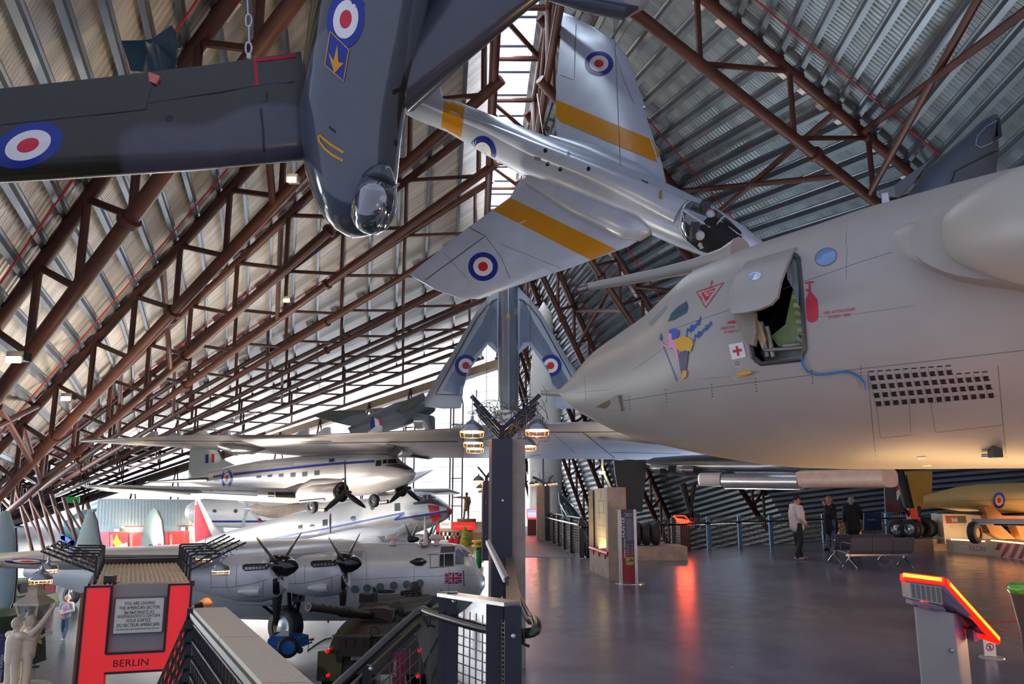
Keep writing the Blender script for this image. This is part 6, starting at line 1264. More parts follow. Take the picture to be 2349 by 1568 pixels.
b = MB(); e = q+V((-.06, 0, P(2268, 1426, q.y).z)); b.path([e, lerp(e, P(2352, 1421, 7.6), .5)+V((0, 0, -.01)), P(2352, 1421, 7.6)], .006, 5); b.path([e, lerp(e, P(2352, 1457, 6.9), .5)+V((0, 0, -.015)), P(2352, 1457, 6.9)], .006, 5); tag(b.build('barrier_rope', M_red), 'thin red barrier rope from the white post to the right edge', 'rope')
# ---- beam seating
def bench(name, label, c, rz, n=3):
    o = thing(name, label, 'bench', tuple(c)); R = Matrix.Rotation(rz, 3, 'Z'); L = lambda x, y, z: V(c)+R @ V((x, y, z)); W_ = .56
    M_perf = mat('perforated_grey_steel', '#6d6975', .35, .4, .08, 30); M_chr = mat('chrome', '#c9ccd2', .12, 1, .03)
    for k in range(n):
        x0, x1 = (k-n/2)*W_+.015, (k-n/2+1)*W_-.015; pr_ = [(.26, .40), (.2, .385), (-.15, .36), (-.2, .38), (-.24, .45), (-.29, .73), (-.30, .75)]
        b = MB(); b.rings([[L(x, y, z) for x in ()] or [L(x0, y, z), L(x1, y, z), L(x1, y+(.0 if z < .45 else .014), z-.018 if z < .45 else z), L(x0, y+(.0 if z < .45 else .014), z-.018 if z < .45 else z)] for y, z in pr_]); s_ = b.build('seat', M_perf, o, angle=60)
        b = MB()
        for x in (x0-.012, x1+.012): b.path([L(x, y, z) for y, z in pr_], .014, 6)
        b.build('seat_frame', M_chr, s_)
    b = MB(); b.bar(L(-n*W_/2, 0, .33), L(n*W_/2, 0, .33), .05, .09); b.build('beam', mat('beam_grey', '#6f6c78', .3, .5), o, smooth=False)
    for x in (-n*W_/2+.1, n*W_/2-.1):
        b = MB(); b.tube(L(x, 0, .2), L(x, 0, .4), .03, n=8)
        for y in (.28, -.28): b.path([L(x, 0, .22), L(x, y*.4, .15), L(x, y, .025)], [.03, .025, .018], 8); b.sph(L(x, y, .018), .022, 8)
        b.build('leg', M_chr, o)
    for x in (-n*W_/2-.01, n*W_/2+.01):
        b = MB(); b.path([L(x, -.26, .6), L(x, -.1, .62), L(x, .1, .62), L(x, .16, .58), L(x, .17, .43)], .014, 6); b.build('armrest', M_chr, o)
    return o
bench('beam_seat', 'dark grey three-seat beam bench seen from behind, nearest of the two', PZ(2018, 1302, 0)+V((0, .1, 0)), .13)
bench('beam_seat', 'dark grey beam bench half hidden behind the nearest bench, farther of the two', PZ(1983, 1290, 0)+V((0, .25, 0)), .13)
# ---- yellow missile on its trolley, barriers, boards
ms = thing('yellow_missile', 'ochre-yellow missile with roundel on a wooden cradle trolley at the right', 'missile', (15, 21.5, 0)); M_och = mat('ochre_missile_paint', '#b9975c', .32, 0, .06, 1); M_ply = mat('orange_plywood', '#a8672a', .6, 0, .15, 3)
b = MB(); b.loft([(P(2120, 1148, 22.5), .12, .14), (P(2140, 1147, 22.4), .2, .22), (P(2200, 1144, 22.1), .42, .38), (P(2255, 1142, 21.8), .5, .44), (P(2349, 1141, 21.3), .52, .46), (P(2460, 1140, 20.8), .52, .46), (P(2600, 1140, 20), .3, .3)], 36); mb_ = b.build('body', M_och, ms)
dec([mb_], 'roundel', [M_navy, M_och, M_stencil], mb_, lambda d: d.roundel((2292, 1147), (13.5, 0), (0, 18.5), (1, .68, .34)))
dec([mb_], 'panel_lines', mat('faint_line', '#8d7436', .5), mb_, lambda d: (d.line([(2202, 1148), (2349, 1145)], .8), d.line([(2176, 1128), (2176, 1165)], .6), d.quad([(2248, 1163), (2257, 1163), (2257, 1165), (2248, 1165)], 1, 1)))
b = MB(); b.wing([(P(2190, 1176, 21.9), P(2260, 1172, 21.6), .06), (P(2150, 1170, 21.2), P(2250, 1182, 21.0), .04)]); b.build('fin', mat('dark_ochre_edge', '#4a3c26', .5), ms)
b = MB(); b.prism([P(u, v, 20.9) for u, v in ((2257, 1162), (2278, 1160), (2290, 1172), (2300, 1182), (2460, 1184), (2460, 1190), (2266, 1190))], (.2, .6, 0)); b.build('cradle', M_ply, ms, smooth=False)
b = MB(); b.bar(P(2230, 1195, 20.9), P(2480, 1196, 19.8), .2, .14); b.build('trolley_beam', M_galv2, ms, smooth=False)
b = MB(); b.prism([P(u, v, 20.6) for u, v in ((2262, 1203), (2296, 1205), (2330, 1236), (2300, 1236), (2272, 1222))], (.1, .5, 0)); b.prism([P(u, v, 20.6) for u, v in ((2330, 1205), (2480, 1208), (2480, 1238), (2345, 1238))], (.1, .5, 0)); b.build('under_cradle', M_ply, ms, smooth=False)
wheel(ms, P(2236, 1221, 20.3), (.55, -.83, 0), .31, .22, 'trolley_wheel', mat('orange_hub', '#b96c22', .4))
sb = thing('white_stand', 'white display stand with red and grey caption plate before the yellow missile', 'display stand', PZ(2215, 1248, 0)); b = MB(); b.prism([P(u, v, 23.5) for u, v in ((2161, 1178), (2275, 1180), (2290, 1249), (2168, 1247))], (.1, .8, 0)); wst = b.build('stand', mat('warm_white_board', '#d3c2b2', .5), sb, smooth=False)
dec([wst], 'caption_plate', [mat('caption_red', '#9c3a28', .4), mat('caption_grey', '#4b4744', .4), mat('caption_photo', '#9fb3b8', .4, 0, .4, 20)], wst, lambda d: (d.quad([(2169, 1183), (2196, 1183), (2198, 1199), (2172, 1200)], 1, 1), setattr(d.b, 'cur', 1), d.quad([(2196, 1183), (2215, 1183), (2218, 1199), (2198, 1199)], 1, 1), setattr(d.b, 'cur', 2), d.quad([(2182, 1188), (2196, 1188), (2197, 1196), (2184, 1196)], 1, 1)), .02)
def barrier(name, label, pts, dz, mt, lit=True):
    o = thing(name, label, 'barrier', pts[0]); a, c = V(pts[0]), V(pts[1]); n_ = V((0, .35, 0)); b = MB(); b.hexa([a, c, c+n_, a+n_, a+V((0, 0, dz)), c+V((0, 0, dz)), c+n_+V((0, 0, dz)), a+n_+V((0, 0, dz))]); f = b.build('board', mt, o, smooth=False)
    b = MB(); b.bar(a+V((0, .05, dz+.015)), c+V((0, .05, dz+.015)), .04, .03); b.build('light_strip', M_glow, o, smooth=False); light('strip_light', 'AREA', lerp(a, c, .5)+V((0, .2, dz+.1)), 8, (1, .7, .35), 1.0, lerp(a, c, .5)+V((0, 1, 4))); return o, f
M_brd = mat('warm_white_board2', '#cfc3b6', .45, 0, .04)
o, f = barrier('lit_barrier', 'low white light-topped barrier lettered VULCAN at the right', (PZ(2188, 1267, 0), PZ(2280, 1274, 0)), .40, M_brd)
dec([f], 'barrier_lettering', mat('dim_red_letters', '#a04a58', .5), f, lambda d: d.text('VULCAN', (2241, 1263), (10, .9), (-.3, -17)), .006); dec([f], 'barrier_script', mat('pale_letters', '#f2f2f4', .4, 0, 0), f, lambda d: d.text('Hawker Siddeley', (2211, 1253), (3.8, .3), (0, -5)), .006)
o, f = barrier('lit_barrier', 'low light-topped barrier with red diagonal stripes at the right edge', (PZ(2281, 1275, 0), PZ(2420, 1294, 0)), .45, M_brd)
dec([f], 'diagonal_stripes', mat('stripe_red', '#a5303f', .45), f, lambda d: [d.poly([(2281+k*20+9, 1245+k*1.2), (2281+k*20+19, 1246+k*1.2), (2281+k*20+3, 1277+k*1.6), (2281+k*20-6, 1275+k*1.6)], 1) for k in range(5)], .006)
b = MB(); b.prism([PZ(2090, 1265, 0), PZ(2190, 1262, 0), PZ(2420, 1270, 0)+V((0, 0, 0)), V((19, 27, 0)), V((12, 27, 0))], (0, 0, .40)); tag(b.build('aircraft_plinth', M_conc, smooth=False), 'low beige plinth under the black bogie wheels', 'plinth')
ps_ = MB(); ps_.prism([P(u, v, 27) for u, v in ((2028, 1083), (2078, 1083), (2078, 1174), (2031, 1175))], (0, .04, 0)); po = tag(ps_.build('space_poster', mat('night_sky_print', '#1d2430', .4, 0, .4, .8), smooth=False), 'dark space poster with a red rocket over a planet behind the black undercarriage', 'poster')
dec([po], 'planet', mat('planet_print', '#7a3a30', .5, 0, .3, 3), po, lambda d: d.poly([(2031, 1147), (2040, 1146), (2055, 1152), (2070, 1166), (2072, 1174), (2032, 1174)], 2), .01); dec([po], 'rocket', [M_rwhite, M_stencil], po, lambda d: (d.poly([(2056, 1125), (2062, 1122), (2067, 1126), (2060, 1146), (2057, 1146)], 1), setattr(d.b, 'cur', 1), d.poly([(2055, 1112), (2062, 1108), (2066, 1098), (2068, 1112), (2070, 1130), (2062, 1122), (2056, 1127)], 1)), .02)
bl_ = MB(); bl_.prism([P(u, v, 26.5) for u, v in ((1982, 1176), (2022, 1175), (2022, 1215), (1982, 1216))], (0, .05, 0)); bo = tag(bl_.build('blue_banner', mat('blue_banner_print', '#22345e', .5, 0, .3, 2), smooth=False), 'blue banner lettered Little Swifts on the mesh railing', 'banner'); dec([bo], 'banner_text', M_txt, bo, lambda d: d.text('Little Swifts', (1999, 1193), (3.8, 0), (0, -6)), .01)
def simple(name, label, cat, fn, mt, **k): b = MB(); fn(b); return tag(b.build(name, mt, **k), label, cat)
q = PZ(1900, 1238, 0); st_ = thing('green_stool', 'bright green plastic stool by the mesh railing', 'stool', q); M_gst = mat('bright_green_plastic', '#3faa1c', .25, 0, .05, coat=.4); b = MB(); b.box(q+V((0, 0, .31)), (.4, .35, .05)); b.build('seat', M_gst, st_)
for dx in (-.16, .16): b = MB(); b.box(q+V((dx, 0, .15)), (.05, .33, .29)); b.build('leg', M_gst, st_, smooth=False)
tb = thing('play_table', 'wooden play table with coloured toys behind the benches', 'table', PZ(2010, 1238, 0)); q = PZ(2010, 1238, 0); b = MB(); b.box(q+V((.15, 0, .62)), (1.9, .6, .05)); b.build('tabletop', mat('brown_tabletop', '#7a5236', .5), tb, smooth=False)
for dx in (-.65, .95): b = MB(); b.box(q+V((dx, 0, .3)), (.1, .4, .6)); b.build('leg', M_ply, tb, smooth=False)
for k, (dx, c, nm) in enumerate(((.75, '#2347c0', 'blue'), (.84, '#d0b020', 'yellow'), (.9, '#c02020', 'red'))): q2 = q+V((dx, -.1, .645)); simple('toy_block', 'small %s toy standing on the play table' % nm, 'toy', lambda b: b.lathe(q2, (0, 0, 1), [(0, .04), (.14, .045), (.18, .03), (.22, .005)], 10), mat('toy_'+nm, c, .4))
simple('black_sofa', 'low black padded bench behind the play table', 'bench', lambda b: (b.box(PZ(1985, 1232, 0)+V((0, .35, .22)), (2.2, .6, .44)), b.box(PZ(1985, 1232, 0)+V((0, .7, .5)), (2.2, .15, .75))), mat('black_vinyl', '#1d1c20', .4), smooth=False)
simple('orange_box', 'small orange and brown box on the floor behind the man with the raised hand', 'box', lambda b: b.box(PZ(1935, 1236, 0)+V((0, .2, .32)), (.28, .3, .64)), M_ply, smooth=False)
# flood lamp on a bent pole by the gear door
fl_ = thing('flood_lamp', 'bright flood lamp on a curved grey pole left of the dark undercarriage door', 'lamp', P(1400, 1118, 26)); b = MB(); b.path([P(1382, 1052, 26), P(1382, 1072, 26), P(1387, 1088, 26), P(1396, 1108, 26), P(1402, 1120, 26)], .05, 8); b.build('pole', M_galv2, fl_); b = MB(); b.box(P(1381, 1084, 25.9), (.22, .12, .1)); b.build('lamp_head', M_glow, fl_); light('flood', 'POINT', P(1381, 1086, 25.6), 60, (1, .7, .35), .1)
# dark slender missile behind the walkway railing
b = MB(); b.loft([(P(1281.5, 1129, 24.5), .01, .01), (P(1290, 1145, 24.4), .14, .14), (P(1302, 1168, 24.3), .24, .24), (P(1325, 1205, 24.2), .3, .3), (P(1352, 1250, 24), .32, .32), (P(1400, 1330, 24), .32, .32)], 20, up=(0, -1, 0)); tag(b.build('slender_missile', mat('teal_black_gloss', '#243a40', .12, .3, .1, coat=.6)), 'dark teal slender missile leaning up behind the walkway railing', 'missile')

# ================================================================ stair parapet, border sign, tank, shop, people
# ---- parapet with pale top boards, left of the stair
pp_ = thing('stair_parapet', 'stair parapet with wide pale top boards over slatted steel sides', 'parapet', P(440, 1402, 7))
M_board = mat('pale_speckled_board', '#b3a794', .6, 0, .1, 40); M_slat = mat('tan_slat', '#8d7355', .7, 0, .15, 6); M_bl = mat('black_frame_steel', '#1b1c1f', .4, .3, .1)
L0, L1, R0, R1 = P(441, 1403, 7.0), P(600, 1568, 4.22), P(519, 1397, 7.05), P(716, 1568, 4.22); zP = .6
for q in (L0, L1, R0, R1): q.z = zP
ext = lambda a, c, t: a+(c-a)*t
for t0, t1 in ((0, .52), (.525, 1.0), (1.005, 1.35)):
    b = MB(); b.prism([ext(L0, L1, t0), ext(R0, R1, t0), ext(R0, R1, t1), ext(L0, L1, t1)], (0, 0, .05)); b.build('top_board', M_board, pp_, smooth=False)
b = MB(); b.bar(L0+V((0, 0, -.01)), ext(L0, L1, 1.3)+V((0, 0, -.01)), .05, .05); b.bar(L0+V((0, .03, .05)), R0+V((-.25, .03, .07)), .05, .05); b.build('board_edge', M_bl, pp_, smooth=False)
b = MB(); b.bar(L0+V((0, 0, .05)), L0+V((0, 0, -1.6)), .07, .07, (1, 0, 0)); b.build('corner_post', M_bl, pp_, smooth=False)
for k in range(6):
    z = -.09-.155*k; b = MB(); b.bar(L0+V((.02, 0, z)), ext(L0, L1, 1.3)+V((.02, 0, z)), .03, .018); b.build('side_rail', M_rail2, pp_, smooth=False)
    b = MB(); b.bar(L0+V((.12, 0, z-.05)), ext(L0, L1, 1.3)+V((.12, 0, z-.05)), .1, .05); b.build('tan_shelf_strip', M_slat, pp_, smooth=False)
b = MB()
for k in range(26): q = ext(L0, L1, k*.05); b.bar(q+V((.03, 0, -.02)), q+V((.03, 0, -1.0)), .018, .018, (1, 0, 0))
b.build('side_bars', M_bl, pp_, smooth=False)
b = MB(); T0, T1 = L0+V((-.03, 0, 0)), P(361, 1570, 5.6)
for k in range(8): dz = V((0, 0, -.02-.12*k)); b.bar(T0+dz, ext(T0, T1, 1.15)+dz, .02, .02)
b.build('descending_wires', M_rail2, pp_, smooth=False)
b = MB()
for k in range(1, 9): q = ext(T0, T1, k*.14); b.bar(q, q+V((0, 0, -.95)), .012, .012, (1, 0, 0))
b.build('descending_bars', M_bl, pp_, smooth=False)
# ---- border-crossing structure
KS = 11.5/18
bs = thing('border_sign_booth', 'red-fronted border booth with corrugated roof and sign YOU ARE LEAVING THE AMERICAN SECTOR', 'booth', V((P(315, 1345, 18.3*KS).x, 18.3*KS, LOW)))
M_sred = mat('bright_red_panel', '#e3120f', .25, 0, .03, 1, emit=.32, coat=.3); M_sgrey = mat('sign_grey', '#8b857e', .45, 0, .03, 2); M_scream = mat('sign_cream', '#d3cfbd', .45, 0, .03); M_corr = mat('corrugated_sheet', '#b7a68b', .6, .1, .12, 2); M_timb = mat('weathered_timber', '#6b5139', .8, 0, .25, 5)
ds = lambda u: KS*(18+.6*(u-200)/237)
Q = lambda u, v, off=0.: P(u, v, ds(u)-off)
# facade in its own vertical plane
xl, xr = Q(200, 1347), Q(437, 1340); fx = (xr-xl); fx.z = 0; fw = fx.length; fx.normalize(); fn = V((fx.y, -fx.x, 0))
ztop = xl.z
FP = lambda x, z, o=0.: V((xl.x, xl.y, 0))+fx*x+fn*o+V((0, 0, z))
fw0 = fw/KS
zc0, zc1 = Q(237, 1500).z, Q(232, 1545).z
lw_, rw_ = .56*KS, .5*KS
b = MB(); b.hexa([FP(0, LOW), FP(lw_, LOW), FP(lw_, LOW, -.12), FP(0, LOW, -.12), FP(0, ztop), FP(lw_, ztop), FP(lw_, ztop, -.12), FP(0, ztop, -.12)]); b.build('red_leg', M_sred, bs, smooth=False)
b = MB(); b.hexa([FP(fw-rw_, LOW), FP(fw, LOW), FP(fw, LOW, -.12), FP(fw-rw_, LOW, -.12), FP(fw-rw_, ztop), FP(fw, ztop), FP(fw, ztop, -.12), FP(fw-rw_, ztop, -.12)]); b.build('red_leg', M_sred, bs, smooth=False)
b = MB(); b.hexa([FP(lw_, zc1), FP(fw-rw_, zc1), FP(fw-rw_, zc1, -.12), FP(lw_, zc1, -.12), FP(lw_, zc0), FP(fw-rw_, zc0), FP(fw-rw_, zc0, -.12), FP(lw_, zc0, -.12)]); cross = b.build('red_crossbar', M_sred, bs, smooth=False)
b = MB(); b.hexa([FP(lw_, zc0, -.06), FP(fw-rw_, zc0, -.06), FP(fw-rw_, zc0, -.14), FP(lw_, zc0, -.14), FP(lw_, ztop+.02, -.06), FP(fw-rw_, ztop+.02, -.06), FP(fw-rw_, ztop+.02, -.14), FP(lw_, ztop+.02, -.14)]); gp = b.build('grey_panel', M_sgrey, bs, smooth=False)
s0, s1, sz0, sz1 = lw_+.1*KS, fw-rw_-.08*KS, zc0+.46*KS, ztop-.28*KS
b = MB(); b.hexa([FP(s0, sz0, .0), FP(s1, sz0, .0), FP(s1, sz0, -.06), FP(s0, sz0, -.06), FP(s0, sz1, .0), FP(s1, sz1, .0), FP(s1, sz1, -.06), FP(s0, sz1, -.06)]); sgn_ = b.build('sign_board', M_scream, gp, smooth=False)
b = MB()
for a, c in (((s0, sz0), (s1, sz0)), ((s1, sz0), (s1, sz1)), ((s1, sz1), (s0, sz1)), ((s0, sz1), (s0, sz0))): b.bar(FP(a[0], a[1], .002), FP(c[0], c[1], .002), .015, .015, tuple(fn))
b.build('sign_border', mat('dark_green_line', '#39483f', .5), gp, smooth=False)
sc_ = s1-s0; shh = sz1-sz0
b = MB()
for txt, f, h in (('YOU ARE LEAVING', .80, .122), ('THE AMERICAN SECTOR', .675, .120), ('ВЫ ВЫЕЗЖАЕТЕ ИЗ', .545, .112), ('АМЕРИКАНСКОГО СЕКТОРА', .44, .105), ('VOUS SORTEZ', .315, .122), ('DU SECTEUR AMERICAIN', .19, .12), ('SIE VERLASSEN DEN AMERIKANISCHEN SEKTOR', .10, .057)):
    hh = h*shh*1.1; vs, _ = text_mesh(txt); wid = max(x for x, y in vs)-min(x for x, y in vs); tgt = {'YOU ARE LEAVING': .62, 'THE AMERICAN SECTOR': .82, 'ВЫ ВЫЕЗЖАЕТЕ ИЗ': .6, 'АМЕРИКАНСКОГО СЕКТОРА': .86, 'VOUS SORTEZ': .5, 'DU SECTEUR AMERICAIN': .85}.get(txt, .86)*sc_
    text3d(b, txt, FP((s0+s1)/2, sz0+f*shh-.0, .003), fx*(tgt/wid), V((0, 0, hh)), off=.004)
b.build('sign_lettering', mat('black_letters', '#151515', .5, 0, 0), sgn_, smooth=False)
b = MB(); text3d(b, 'BERLIN', FP((lw_+fw-rw_)/2-.05, (zc0+zc1)/2-.09*KS, .003), fx*.26*KS, V((0, 0, .24*KS)), off=.004); b.build('berlin_lettering', mat('black_letters', '#151515', .5, 0, 0), cross, smooth=False)
b = MB()
for x in (-.02, lw_, fw-rw_, fw+.02): b.bar(FP(x, ztop+.02, .01), FP(x, zc0 if 0 < x < fw else LOW, .01), .03, .035, tuple(fn))
for x0_, x1_, z in ((-.02, lw_, ztop+.01), (fw-rw_, fw+.02, ztop+.01), (lw_, fw-rw_, zc0), (lw_, fw-rw_, zc1)): b.bar(FP(x0_, z, .01), FP(x1_, z, .01), .03, .03, tuple(fn))
b.build('black_trim', M_bl, bs, smooth=False)
bkv = V((-3.0, 5.6, 0))*KS
b = MB(); N = 20; ring = []
for k in range(N*4+1):
    x = fw*k/(N*4); ring.append(FP(x, ztop+.03+.016*math.sin(2*math.pi*k/4), -.15))
b.rings([ring+[p+V((0, 0, -.05)) for p in ring[::-1]], [p+bkv for p in ring]+[p+bkv+V((0, 0, -.05)) for p in ring[::-1]]]); b.build('corrugated_roof', M_corr, bs, angle=80)
b = MB(); b.bar(FP(-.02, ztop+.07, -.15)+bkv, FP(fw, ztop+.07, -.15)+bkv, .08, .14); b.bar(FP(fw, ztop, -.15), FP(fw, ztop, -.15)+bkv, .07, .09); b.bar(FP(0, ztop, -.15), FP(0, ztop, -.15)+bkv, .07, .09); b.build('roof_beam', M_bl, bs, smooth=False)
b = MB(); b.hexa([FP(-.05, LOW, -.14), FP(-.04, LOW, -.14)+bkv, FP(.02, LOW, -.14)+bkv, FP(.02, LOW, -.14), FP(-.05, ztop-.05, -.14), FP(-.04, ztop-.05, -.14)+bkv, FP(.02, ztop-.05, -.14)+bkv, FP(.02, ztop-.05, -.14)]); b.build('side_boarding', M_conc, bs, smooth=False)
b = MB(); b.bar(FP(-.07, LOW, -.2), FP(-.07, ztop-.1, -.2), .1, .1, (0, 1, 0)); b.build('timber_post', M_timb, bs, smooth=False)
b = MB(); b.hexa([FP(fw-.05, LOW, -.14), FP(fw, LOW, -.14), FP(fw, LOW, -.14)+bkv, FP(fw-.05, LOW, -.14)+bkv, FP(fw-.05, ztop-.05, -.14), FP(fw, ztop-.05, -.14), FP(fw, ztop-.05, -.14)+bkv, FP(fw-.05, ztop-.05, -.14)+bkv]); b.build('side_boarding', M_conc, bs, smooth=False)
for sd2, x in ((-1, .05), (1, fw-.05)):
    for k in range(5):
        base = FP(x, ztop, -.2)+bkv*(k*.19+.02); o_ = fx*sd2; top_ = base+V((0, 0, .72))*KS; tip = base+(o_*1.35+V((0, 0, 1.02)))*KS if sd2 > 0 else base+(o_*1.3+V((0, 0, .88)))*KS; b = MB(); b.bar(base, top_, .036, .036, (0, 1, 0)); b.bar(top_, top_+(o_*.75+V((0, 0, .02)))*KS, .032, .032); b.bar(base+V((0, 0, .32))*KS, tip, .032, .032); b.build('wire_bracket', M_bl, bs, smooth=False)
for sd2, x, lb in ((-1, .05, 'left'), (1, fw-.05, 'right')):
    c = FP(x, ztop+.95, -.2)+bkv*.4+fx*sd2*.75; b = MB(); rnd = random.Random(5+sd2)
    for r in range(9):
        f = r/8; p0 = FP(x, ztop+(.4+.5*f)*KS, -.2)+fx*sd2*(.2+1.05*f)*KS; pts = [p0+bkv*(-.02+.82*j/40)+V((rnd.uniform(-.03, .03), rnd.uniform(-.03, .03), rnd.uniform(-.04, .04))) for j in range(41)]; b.path(pts, .005, 4)
        for q in pts[::2]: b.box(q, (.022, .005, .005), rnd.uniform(0, 3))
    tag(b.build('barbed_wire', M_barb), 'strands of barbed wire over the %s roof brackets of the border booth' % lb, 'barbed wire')
for u, v, d, r, lb in ((97, 1305, 11.5, .166, 'dome lamp hanging left of the border booth, nearer one'), (112, 1284, 13.1, .166, 'dome lamp left of the border booth, half hidden farther one'), (508, 1287, 11.9, .15, 'dome lamp hanging right of the border booth under the wire brackets, nearer one'), (470, 1262, 13.4, .153, 'dome lamp right of the border booth, farther one')): cage_lamp(P(u, v, d), r, lb, .16, 8)
b = MB(); c = FP(.24, ztop+.08, -.3); b.box(c, (.14, .13, .14)); b.box(c+V((.06, -.06, -.06)), (.19, .13, .06)); b.build('junction_box', M_rail, bs, smooth=False)
# ---- tank
tk_ = thing('battle_tank', 'camouflaged battle tank below the stair, seen from behind with its gun pointing left', 'tank', (-3.9, 22.5, LOW)); M_tank = camo('tank_camouflage', '#2c3022', '#3b2a22', .9, .55, '#1c1c1b', coat=0.)
TP = lambda u, v, d: P(u, v, d)
yf0 = 20.0; xL, xR = P(733, 1480, yf0).x, -2.35; z_deck = P(760, 1462, yf0).z
b = MB(); b.hexa([V((xL, yf0, -3.0)), V((xR, yf0, -3.0)), V((xR, yf0+6.2, -3.0)), V((xL, yf0+6.2, -3.0)), V((xL+.3, yf0+.35, z_deck)), V((xR-.3, yf0+.35, z_deck)), V((xR-.3, yf0+6, z_deck)), V((xL+.3, yf0+6, z_deck))]); hull_ = b.build('hull', M_tank, tk_, smooth=False)
b = MB(); b.hexa([V((xL+.3, yf0+.35, z_deck)), V((xR-.3, yf0+.35, z_deck)), V((xR-.3, yf0+6, z_deck)), V((xL+.3, yf0+6, z_deck)), V((xL+.42, yf0+.8, z_deck+.2)), V((xR-.42, yf0+.8, z_deck+.2)), V((xR-.42, yf0+5.6, z_deck+.2)), V((xL+.42, yf0+5.6, z_deck+.2))]); b.build('engine_deck', M_tank, tk_, smooth=False)
for x in (xL+.28, xR-.28):
    b = MB(); b.prism([V((x-.27, y, z)) for y, z in ((yf0+.1, -3.0), (yf0+.5, LOW+.02), (yf0+5.6, LOW+.02), (yf0+6.1, -3.0), (yf0+5.9, -2.75), (yf0+.2, -2.75))], (.54, 0, 0)); b.build('track', M_rubber, tk_, smooth=False)
b = MB(); b.hexa([V((xL-.02, yf0-.08, -3.15)), V((xL+.62, yf0-.08, -3.15)), V((xL+.62, yf0+.04, -3.15)), V((xL-.02, yf0+.04, -3.15)), V((xL-.02, yf0-.08, -2.4)), V((xL+.68, yf0-.08, -2.38)), V((xL+.68, yf0+.04, -2.38)), V((xL-.02, yf0+.04, -2.4))]); b.build('mudguard', camo('tank_camouflage_pale', '#5a5a38', '#2a251f', 1.6, .55, '#6e4127', coat=0.), tk_, smooth=False)
bx0 = P(778, 1480, yf0-.2); b = MB(); b.box((bx0.x+.42, yf0-.05, bx0.z-.02), (.84, .4, .5)); bxx = b.build('stowage_box', M_tank, tk_, smooth=False); b = MB()
for k in range(3): b.box((bx0.x+.18+k*.25, yf0-.26, bx0.z+.1), (.03, .03, .2))
b.build('box_straps', M_rubber, bxx, smooth=False)
pq = P(820, 1509, yf0-.06); b = MB(); b.box((pq.x+.0, yf0-.03, pq.z), (.36, .03, .1)); pl_ = b.build('number_plate', mat('plate_cream', '#cfc8b8', .5, 0, 0), tk_, smooth=False); b = MB(); text3d(b, '343 156', V((pq.x, yf0-.05, pq.z-.035)), (.085, 0, 0), (0, 0, .105)); b.build('plate_number', M_black, pl_, smooth=False)
for u, v in ((750, 1494), (752, 1549), (962, 1492), (958, 1551)):
    c = P(u, v, yf0-.16); b = MB(); b.lathe(c, (0, -1, 0), [(-.1, .05), (0, .052), (.02, .03)], 16); b.build('tail_light', mat('red_light_lens', '#e01a10', .2, 0, 0, emit=.5), tk_)
c = P(761, 1488, yf0-.1); b = MB(); b.sph(c, .09, 12); b.build('orange_reflector', mat('amber_lens', '#8a3f12', .2, 0, .3, 12), tk_)
# turret
ty = 22.6
def tp(u, v, d): return P(u, v, d)
b = MB(); b.hexa([tp(806, 1427, 21.6), tp(905, 1430, 21.4), tp(1010, 1420, 24.2), tp(820, 1405, 24.6), tp(828, 1380, 22.0), tp(902, 1383, 21.9), tp(985, 1362, 24.4), tp(835, 1362, 24.8)]); b.build('turret', M_tank, tk_, smooth=False)
b = MB(); b.prism([tp(u, v, 21.25) for u, v in ((814, 1398), (878, 1394), (903, 1400), (898, 1430), (888, 1422), (850, 1412), (814, 1404))], (.1, .6, 0)); b.build('mantlet', mat('dark_tank_brown', '#3f2c26', .5, 0, .15, 3), tk_, smooth=False)
b = MB(); b.loft([(tp(806, 1424, 22.3), .05, .1), (tp(815, 1426, 22), .4, .3), (tp(900, 1426, 21.8), .5, .35), (tp(960, 1420, 22.8), .5, .4)], 16); b.build('turret_collar', mat('dark_tank_green', '#1c2620', .5, 0, .15, 3), tk_)
b = MB(); b.loft([(tp(880, 1400, 21.7), .05, .1), (tp(908, 1398, 21.8), .36, .28), (tp(945, 1393, 22.6), .42, .32), (tp(990, 1386, 24), .4, .3)], 20); b.build('turret_cheek', M_tank, tk_)
g0, g1 = tp(707, 1391, 19.3), tp(852, 1411, 21.3); gd = (g1-g0).normalized(); GL = (g1-g0).length
b = MB(); b.lathe(g0, gd, [(0, .07), (.0, .12), (.14, .125), (.16, .1), (GL*.45, .115), (GL*.5, .15), (GL*.66, .15), (GL*.7, .125), (GL, .12)], 18); gun = b.build('gun_barrel', M_tank, tk_)
b = MB(); b.lathe(g0-gd*.003, gd, [(0, .075), (.02, .06)], 14); b.build('muzzle_bore', M_dark, gun)
b = MB()
for f in (.2, .3, .4, .58, .78): b.lathe(g0+gd*GL*f, gd, [(-.015, .1), (0, .165 if .45 < f < .7 else .13), (.015, .1)], 16)
b.build('barrel_bands', M_rubber, gun)
def hoop(c, R, r, nm, mt): b = MB(); b.path([V(c)+V((R*math.cos(a), R*.8*math.sin(a), 0)) for a in [2*math.pi*k/24 for k in range(25)]], r, 6); return b.build(nm, mt, tk_)
hoop(tp(884, 1356, 23.2), .3, .03, 'hatch_ring', M_rubber); hoop(tp(943, 1357, 23.2), .32, .03, 'hatch_ring', M_rubber)
for k in range(10):
    a = k*.628; b = MB(); c = tp(943, 1361, 23.2)+V((.3*math.cos(a), .24*math.sin(a), 0)); b.box(c, (.07, .05, .1)); b.build('periscope', M_rubber, tk_, smooth=False)
b = MB(); c = tp(952, 1351, 24); b.lathe(c, (0, 0, 1), [(-.1, .26), (0, .26), (.1, .25), (.1, .16), (.2, .14), (.24, .1)], 20); b.build('cupola', M_tank, tk_)
